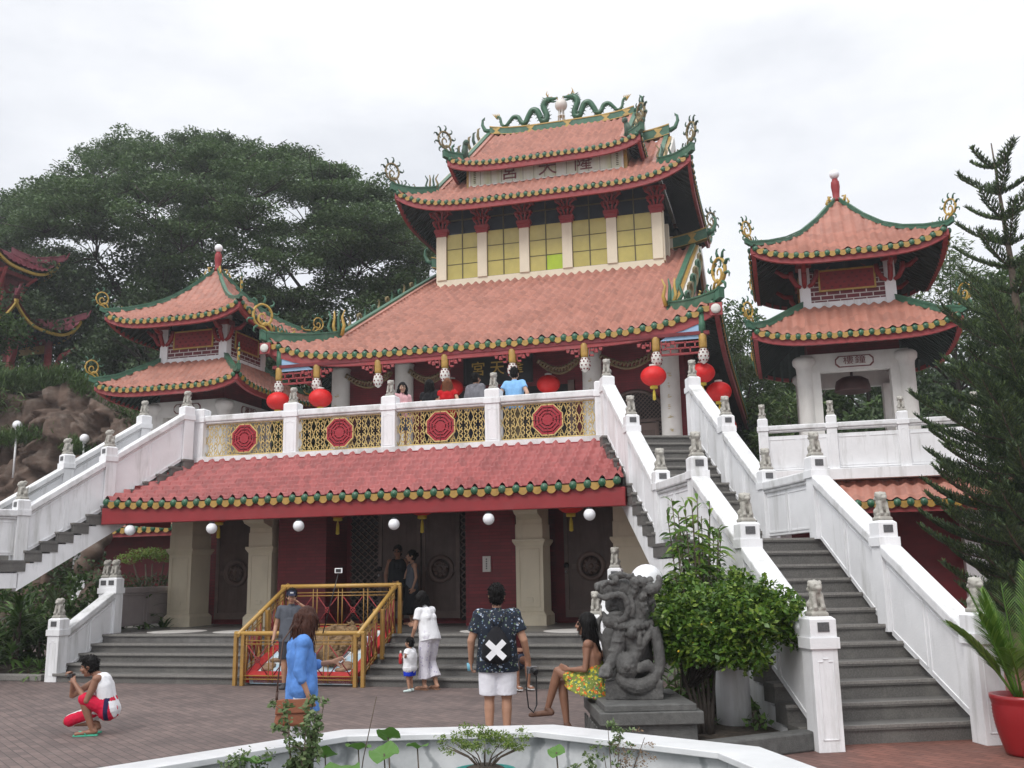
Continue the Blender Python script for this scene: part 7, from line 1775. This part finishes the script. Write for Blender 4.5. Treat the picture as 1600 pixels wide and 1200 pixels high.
person('woman in a loose blue tunic and white trousers walking past with her head turned away',(4.0,9.0,0),R(122),p,M['skin'],[gm(tunic,'tunic',blue,.008),pants(WHT,.012,1.85,.02,'trousers'),shoes(mat('tan_shoe',(.2,.12,.07),.6,.1,5,.05),.008)],('bob',M['hairbrown'],.19,(0,.05,-1)))
def world(loc,rz,v): w_=Matrix.Rotation(rz,3,'Z')@Vector(v); return (loc[0]+w_.x,loc[1]+w_.y,loc[2]+w_.z)
lo_=(4.0,9.0,0); rz_=R(122); k_=1.60/1.75
leather=mat('tan_leather',(.22,.075,.035),.5,.2,9,.1,40)
t=thing('shoulder_bag','tan leather shoulder bag hanging at the blue tunic woman\'s hip','bag',world(lo_,rz_,(-.25,.10,.52)),rz_)
m=MB(); m.hexa([(-.06,-.17,0),(.06,-.17,0),(.06,.17,.03),(-.06,.17,.03)],[(-.03,-.12,.25),(.03,-.12,.25),(.03,.13,.27),(-.03,.13,.27)]); m.build('bag_body',leather,t,bevel=.03)
m=MB(); m.hexa([(-.062,-.165,.14),(-.05,-.165,.13),(-.05,.165,.13),(-.062,.165,.14)],[(-.045,-.15,.262),(-.03,-.15,.262),(-.03,.15,.262),(-.045,.15,.262)]); m.build('flap',leather,t,bevel=.006)
m=MB(); m.tube([(0,.15,.24),(.02,.14,.45),(.05,.10,.8),(.16,.0,.93)],.009,6); m.tube([(0,.15,.24),(.015,.145,.34)],.014,6); m.build('strap',mat('dark_leather_strap',(.06,.028,.018),.5,.2,8,.05),t)
held('phone','white phone in the blue tunic woman\'s hand','phone',world(lo_,rz_,(.08,-.42,1.12)),rz_+R(20),[('phone_body',lambda m:m.box(-.038,.038,-.075,.075,-.005,.005,0,Matrix.Rotation(R(-38),4,'X')),mat('white_phone_case',(.75,.75,.76),.3,.02,3,0)),('screen',lambda m:m.box(-.034,.034,-.068,.068,.005,.0065,0,Matrix.Rotation(R(-38),4,'X')),PHONE)])
# 3 man in the cap
p=Pose(1.70,head=(0,-.02,1.635),face=(.1,-1,-.12),elL=(.44,-.10,1.30),wrL=(.17,-.20,1.50),hL=(-.72,.05,.65),elR=(-.27,.04,1.12),wrR=(-.30,-.10,.88),curl=30)
def cap_(t,ps):
    H=ps.j['head'];M3=ps.headM();k=ps.k; m=MB(); f=lambda x,y,z:H+M3@Vector((x*k,y*k,z*k)); m.ball(f(0,.012,.045),.112*k,16,0,(.86,1.0,.92),M3); m.hexa([f(-.07,-.08,.055),f(.07,-.08,.055),f(.055,-.175,.035),f(-.055,-.175,.035)],[f(-.07,-.08,.067),f(.07,-.08,.067),f(.055,-.175,.045),f(-.055,-.175,.045)]); m.build('baseball_cap',C_('navy_cap_cloth',38,42,62),t,bevel=.004)
    m=MB(); m.box(-.03,.03,-.002,.002,-.012,.012,0,Matrix.Translation(f(0,-.098,.085))@M3.to_4x4()); m.build('cap_badge',WHT,t)
person('man in a dark cap and grey t-shirt rubbing his face by the dragon slab railing',(.0,16.2,0),R(24),p,M['skin'],[shirt(C_('slate_grey_jersey',84,88,96),.016,.55,.12),pants(C_('dark_grey_shorts',60,60,66),.018,.95),shoes(mat('dark_trainer',(.05,.05,.055),.6,.2,6,.05),.01),prop(cap_)],('short',M['hair']))
t=thing('selfie_stick','black selfie stick with a white phone on top standing above the railing','selfie stick',(.62,16.42,.93)); m=MB(); m.tube([(-.1,0,0),(.17,.03,1.05)],[.012,.008],8); m.build('pole',M['black'],t); m=MB(); m.box(.10,.25,.02,.035,1.06,1.15); m.build('phone',mat('white_phone_body',(.75,.75,.76),.3,.02,3,0),t,bevel=.004); m=MB(); m.box(.125,.225,.014,.02,1.075,1.135); m.build('screen',PHONE,t)
# 4 couple at the doors
p=Pose(1.76,face=(-.25,-1,-.05),wide=1.05,elR=(-.27,.06,1.13)); blk=C_('black_jersey',24,25,28)
def glasses(t,ps):
    H=ps.j['head'];M3=ps.headM();k=ps.k; m=MB(); f=lambda x,y,z:H+M3@Vector((x*k,y*k,z*k))
    for q in (-1,1): m.ball(f(q*.033,-.092,.008),.024*k,8,0,(1,.35,.85),M3); m.cap(f(q*.058,-.08,.012),f(q*.085,.01,.012),.004*k,.004*k,5)
    m.cap(f(-.015,-.1,.012),f(.015,-.1,.012),.004*k,.004*k,5); m.build('sunglasses',M['black'],t)
person('man in sunglasses and a black sleeveless top standing before the double doors',(-.05,21.3,.83),R(22),p,M['skin2'],[shirt(C_('charcoal_vest',34,37,40),.014,0,.10,0,'vest',neck=False),pants(C_('black_shorts',22,22,25),.02,.92,.02),shoes(blk,.008),prop(glasses)],('short',M['hair']))
p=Pose(1.64,fem=True,face=(-.2,-1,.0),elR=(-.22,-.12,1.12),wrR=(-.20,-.34,1.02),curl=35)
person('woman with tied dark hair in a grey top and long black skirt beside the doors',(.34,21.2,.83),R(-50),p,M['skin'],[shirt(C_('grey_marl_top',92,96,104),.010,0,.02,0,'top',neck=False),skirt(blk,.70,.15,.24)],('bun',M['hair']))
# 5 woman and child at the foot of the steps
lw=(2.55,16.35,0); rw=R(-118)
p=Pose(1.66,fem=True,pelvis=(0,.05,.95),neck=(0,-.09,1.44),head=(.01,-.17,1.60),face=(-.25,-1,.12),shL=(.165,-.06,1.38),shR=(-.165,-.08,1.39),elL=(.26,-.06,1.08),wrL=(.24,-.20,.84),elR=(-.20,-.20,1.14),wrR=(-.10,-.44,1.13),curl=45,hipL=(.09,.05,.93),hipR=(-.09,.05,.93),knL=(.11,.02,.5),anL=(.10,.02,.085),toL=(.12,-.16,.03),knR=(-.1,-.03,.5),anR=(-.10,.12,.10),toR=(-.11,-.05,.03))
lav=pattern('pale_lavender_print',(.62,.60,.66),[((.36,.32,.48),1,.22),((.75,.74,.76),1.7,.2)],16)
person('woman in a white t-shirt and pale patterned trousers bending to hold a toddler\'s hand',lw,rw,p,M['skin'],[shirt(WHT,.016,.5,.10),pants(lav,.018,1.72,.045,'trousers',.008),shoes(mat('tan_sandal',(.28,.15,.09),.6,.1,5,0),.003,'sandal')],('bob',M['hair'],.02))
held('phone','phone held out by the woman with the toddler','phone',world(lw,rw,(-.12,-.50,1.10)),rw,[('phone_body',lambda m:m.box(-.035,.035,-.07,.07,-.005,.005,0,Matrix.Rotation(R(20),4,'X')),PHONE),('phone_edge',lambda m:m.box(-.037,.037,-.072,.072,-.008,-.005,0,Matrix.Rotation(R(20),4,'X')),M['palewood'])])
p=Pose(1.0,hs=1.42,head=(0,-.02,1.62),neck=(0,0,1.38),wide=1.25,shL=(.17,0,1.33),shR=(-.17,0,1.33),elL=(.27,-.02,1.18),wrL=(.40,.05,1.22),elR=(-.25,-.12,1.10),wrR=(-.20,-.38,1.12),curl=55,pelvis=(0,0,.80),hipL=(.09,0,.78),hipR=(-.09,0,.78),knL=(.1,-.02,.45),knR=(-.1,-.02,.45)); p.j={a:v*.84 if False else v for a,v in p.j.items()}
lc=(2.36,16.0,0); rc=R(-98)
t=person('toddler in a white shirt and royal blue shorts holding a red bottle',lc,rc,p,M['skin'],[shirt(WHT,.055,.6,-.02),pants(C_('royal_blue_shorts',30,58,190),.045,.75,.02),shoes(mat('pale_mint_shoe',(.55,.66,.64),.6,.1,5,0),.012)],('short',M['hair']),vox=.006); t.scale=(.86,)*3
held('bottle','red drink bottle in the toddler\'s hand','bottle',world(lc,rc,(-.10,-.24,.44)),0,[('bottle_body',lambda m:m.lathe([(.02,0),(.032,.01),(.033,.14),(.02,.17),(.016,.18)],(0,0,0),14),mat('red_plastic',(.5,.03,.035),.35,.1,4,0)),('bottle_cap',lambda m:m.lathe([(.018,.18),(.018,.21),(.01,.22)],(0,0,0),12),M['palewood'])])
# 6 man seen from behind
lm=(5.3,11.35,0); rm=R(-166)
p=Pose(1.77,wide=1.08,shL=(.20,.01,1.42),shR=(-.20,.01,1.42),elL=(.30,.04,1.14),wrL=(.31,-.05,.89),elR=(-.31,.05,1.14),wrR=(-.36,-.06,.90),curl=55)
flor=pattern('navy_floral_shirt',(.016,.022,.035),[((.10,.15,.09),1.2,.22),((.42,.48,.58),1.0,.21),((.50,.45,.38),2.1,.14),((.20,.28,.42),1.6,.17)],13)
person('man from behind in a dark floral shirt and white shorts with a drawstring bag',lm,rm,p,M['skin'],[shirt(flor,.022,.68,.16),pants(C_('white_shorts',225,225,232,.05),.022,.93,.03),shoes(mat('brown_shoe',(.1,.06,.04),.6,.1,5,.05),.01)],('short',M['hair']))
t=thing('drawstring_bag','black drawstring bag marked with a white X on the floral shirt man\'s back','bag',lm,rm); k_=1.77/1.75
m=MB(); m.tube([(0,.20,.92),(0,.215,.97),(0,.215,1.12),(0,.195,1.24),(0,.18,1.32)],[.13,.175,.165,.10,.03],16,flat=.42); link('bag_body',(lambda me:(wrinkle(me,.006,14),me)[1])(remeshed(m,C_('black_nylon',26,26,30),.009,3,'bag_body')),t)
m=MB()
for a in (45,-42): m.box(-.135,.135,-.004,.004,-.034,.034,0,Matrix.Translation((.0,.297 if a>0 else .302,1.06))@Matrix.Rotation(R(4),4,'X')@Matrix.Rotation(R(a),4,'Y'))
m.build('white_cross',WHT,t)
m=MB()
for q in (-1,1): m.tube([(q*.02,.19,1.32),(q*.10,.14,1.46),(q*.14,.03,1.50),(q*.15,-.12,1.40)],.007,6); 
m.build('cords',M['black'],t)
t=thing('camera','grey and black camera hanging from the floral shirt man\'s right hand by its strap','camera',world(lm,rm,(-.40,-.10,.80)),rm+R(30)); m=MB(); m.box(-.06,.06,-.03,.03,-.04,.04); m.build('camera_body',M['metal'],t,bevel=.008); m=MB(); m.lathe([(.038,0),(.036,.07),(.03,.075)],(0,.03,0),16,0,axis=Matrix.Rotation(R(-110),3,'X')); m.build('lens',M['black'],t); m=MB(); m.tube([(.05,0,.03),(.08,0,-.2),(.06,.01,-.42),(.0,.02,-.48),(-.05,.01,-.40),(-.06,0,-.1),(-.05,0,.03)],.009,6); m.build('strap',M['black'],t)
t=thing('cup','blue cup in the floral shirt man\'s left hand','cup',world(lm,rm,(.33,-.09,.80))); m=MB(); m.lathe([(.03,0),(.038,.09),(.036,.09),(.028,.005)],(0,0,0),16); m.build('cup_body',mat('sky_blue_plastic',(.16,.42,.55),.35,.05,4,0),t)
# 7 person sitting on the steps behind him
p=Pose(1.62,fem=True,pelvis=(0,0,.12),neck=(0,-.06,.64),head=(0,-.09,.80),shL=(.17,-.05,.585),shR=(-.17,-.05,.585),elL=(.22,-.12,.30),wrL=(.10,-.34,.34),elR=(-.22,-.12,.30),wrR=(-.10,-.34,.34),hipL=(.09,-.02,.10),hipR=(-.09,-.02,.10),knL=(.12,-.42,.20),knR=(-.12,-.42,.20),anL=(.10,-.48,-.25),anR=(-.10,-.48,-.25),toL=(.11,-.66,-.30),toR=(-.11,-.66,-.30),curl=30)
person('dark haired woman sitting on the front steps, mostly hidden by the floral shirt man',(3.98,16.75,.33),R(35),p,M['skin2'],[shirt(C_('dark_red_top',70,22,26),.012,0,.0,0,'top',neck=False),pants(C_('denim_shorts',60,66,82),.016,.45),shoes(mat('white_sandal',(.6,.6,.6),.6,.1,5,0),.003,'sandal')],('long',M['hair'],.2))
# 8 woman sitting on the pedestal
ls=(6.42,11.55,.53); rs=R(-96)
p=Pose(1.66,fem=True,pelvis=(0,0,.13),neck=(0,-.05,.66),head=(0,-.10,.825),face=(.0,-1,.02),shL=(.16,-.03,.60),shR=(-.16,-.05,.60),elL=(.21,-.06,.31),wrL=(.12,-.30,.30),elR=(-.2,-.10,.31),wrR=(-.04,-.32,.28),hL=(-.2,-.9,.25),curl=20,
  hipL=(.09,-.02,.10),hipR=(-.09,-.02,.10),knL=(.06,-.46,.27),anL=(.02,-.62,-.18),toL=(.02,-.84,-.26),knR=(-.06,-.45,.12),anR=(-.05,-.40,-.36),toR=(-.06,-.58,-.47))
dress=pattern('bright_floral_print',(.16,.20,.045),[((.52,.46,.05),1.5,.36),((.05,.17,.11),1.3,.27),((.62,.14,.02),1.0,.27),((.48,.03,.06),1.6,.22),((.62,.55,.24),2.4,.2)],13)
def sundress(m,ps):
    k=ps.k; P=ps.j['pelvis']; N_=ps.j['neck']
    for q in (-1,1): m.cap(P+Vector((q*.085*k,.02,-.0)),P+Vector((q*.06*k,.0,.22*k)),.135*k,.105*k); m.cap(P+Vector((q*.06*k,.01,.18*k)),P+Vector((q*.07*k,-.05,.36*k)),.100*k,.075*k)
    for q in 'LR': m.cap(ps.j['hip'+q],ps.j['hip'+q].lerp(ps.j['kn'+q],.62),.118*k,.098*k)
    m.tube([P+Vector((0,.0,.12)),P+Vector((0,-.04,.0)),P+Vector((0,-.07,-.105))],[.16,.25,.31],24,flat=1.0); m.cap(P+Vector((-.12,.10,-.07)),P+Vector((.12,.12,-.07)),.06,.06)
def earring(t,ps):
    H=ps.j['head'];M3=ps.headM(); m=MB(); p0=H+M3@Vector((.088,.015,-.05)); m.lathe([(.004,-.035),(.012,-.03),(.012,-.01),(.003,0)],p0,8); m.build('earring',M['palewood'],t)
person('woman with long black hair in a bright floral sundress sitting on the lion pedestal',ls,rs,p,M['skin2'],[gm(sundress,'sundress',dress,.010),shoes(mat('brown_flat_shoe',(.14,.07,.045),.6,.1,5,.05),.006,'shoe'),prop(glasses),prop(earring)],('long',M['hair'],.26,(0,.25,-1)))
held('phone','dark phone in the lap of the woman on the pedestal','phone',world(ls,rs,(.03,-.40,.30)),rs,[('phone_body',lambda m:m.box(-.04,.04,-.08,.08,-.005,.005,0,Matrix.Rotation(R(8),4,'X')),PHONE),('screen',lambda m:m.box(-.035,.035,-.07,.07,.005,.006,0,Matrix.Rotation(R(8),4,'X')),M['glass'])])
# 9 five people on the balcony
BG='people on the balcony'
p=Pose(1.64,fem=True,face=(-.45,-1,-.1)); person('girl in a pale pink t-shirt with long dark hair looking out from the balcony',(.12,21.12,4.76),R(48),p,M['skin3'],[shirt(C_('pale_pink_jersey',228,178,182),.014,.5,.1),pants(C_('denim_skirt',90,104,128),.02,.9)],('long',M['hair'],.22),vox=.010,group=BG)
p=Pose(1.66,fem=True); person('woman in black with very long dark hair, her back to the balcony rail',(.80,21.15,4.76),R(170),p,M['skin3'],[shirt(blk,.014,.5,.1),pants(C_('black_trousers',26,26,30),.016,1.8,name='trousers')],('long',M['hair'],.42),face=False,vox=.010,group=BG)
p=Pose(1.66,fem=True,elR=(-.30,.10,1.16),wrR=(-.30,.12,.98)); person('woman in a red off shoulder dress with light brown hair on the balcony',(1.24,21.15,4.76),R(-172),p,M['skin3'],[shirt(C_('scarlet_dress',176,20,28),.016,.3,.15,0,'dress',neck=False),skirt(C_('scarlet_dress_skirt',176,20,28),.45,.15,.22)],('long',M['hairlb'],.24),face=False,vox=.010,group=BG)
p=Pose(1.74,wide=1.08); 
def hood(m,ps): N_=ps.j['neck']; m.cap(N_+Vector((-.09,.06,-.02)),N_+Vector((.09,.06,-.02)),.06,.06); m.cap(N_+Vector((-.05,.09,-.06)),N_+Vector((.05,.09,-.06)),.055,.055)
person('boy in a grey hooded sweatshirt with dark hair, turned from the balcony rail',(1.93,21.15,4.76),R(158),p,M['skin'],[shirt(C_('grey_sweatshirt',112,112,118),.03,1.8,.08,name='hooded_sweatshirt'),gm(hood,'hood',C_('grey_sweatshirt_hood',104,104,110),.004),pants(C_('dark_jeans',40,44,58),.014,1.85,name='jeans')],('short',M['hair']),face=False,vox=.010,group=BG)
p=Pose(1.80,wide=1.04,elL=(.33,.10,1.16),wrL=(.27,.16,.90),elR=(-.33,.10,1.16),wrR=(-.27,.16,.90)); person('man in a light blue t-shirt with both arms propped on the balcony rail behind him',(2.86,21.18,4.76),R(176),p,M['skin3'],[shirt(C_('light_blue_jersey',132,182,228),.016,.5,.12),pants(C_('khaki_trousers',120,108,86),.016,1.85,name='trousers')],('short',M['hair']),face=False,vox=.010,group=BG)
# ------------------------------------------------------------------ humid air
m=bpy.data.materials.new('humid_haze'); m.use_nodes=True; nt=m.node_tree; nt.nodes.remove(nt.nodes['Principled BSDF'])
v=N(nt,'ShaderNodeVolumePrincipled'); v.inputs['Color'].default_value=(.93,.95,1,1); v.inputs['Density'].default_value=.0009; v.inputs['Anisotropy'].default_value=.3
nt.links.new(v.outputs[0],nt.nodes['Material Output'].inputs['Volume'])
b=MB(); b.box(-128,128,-66,198,-1,46); tag(b.build('haze',m),kind='stuff')
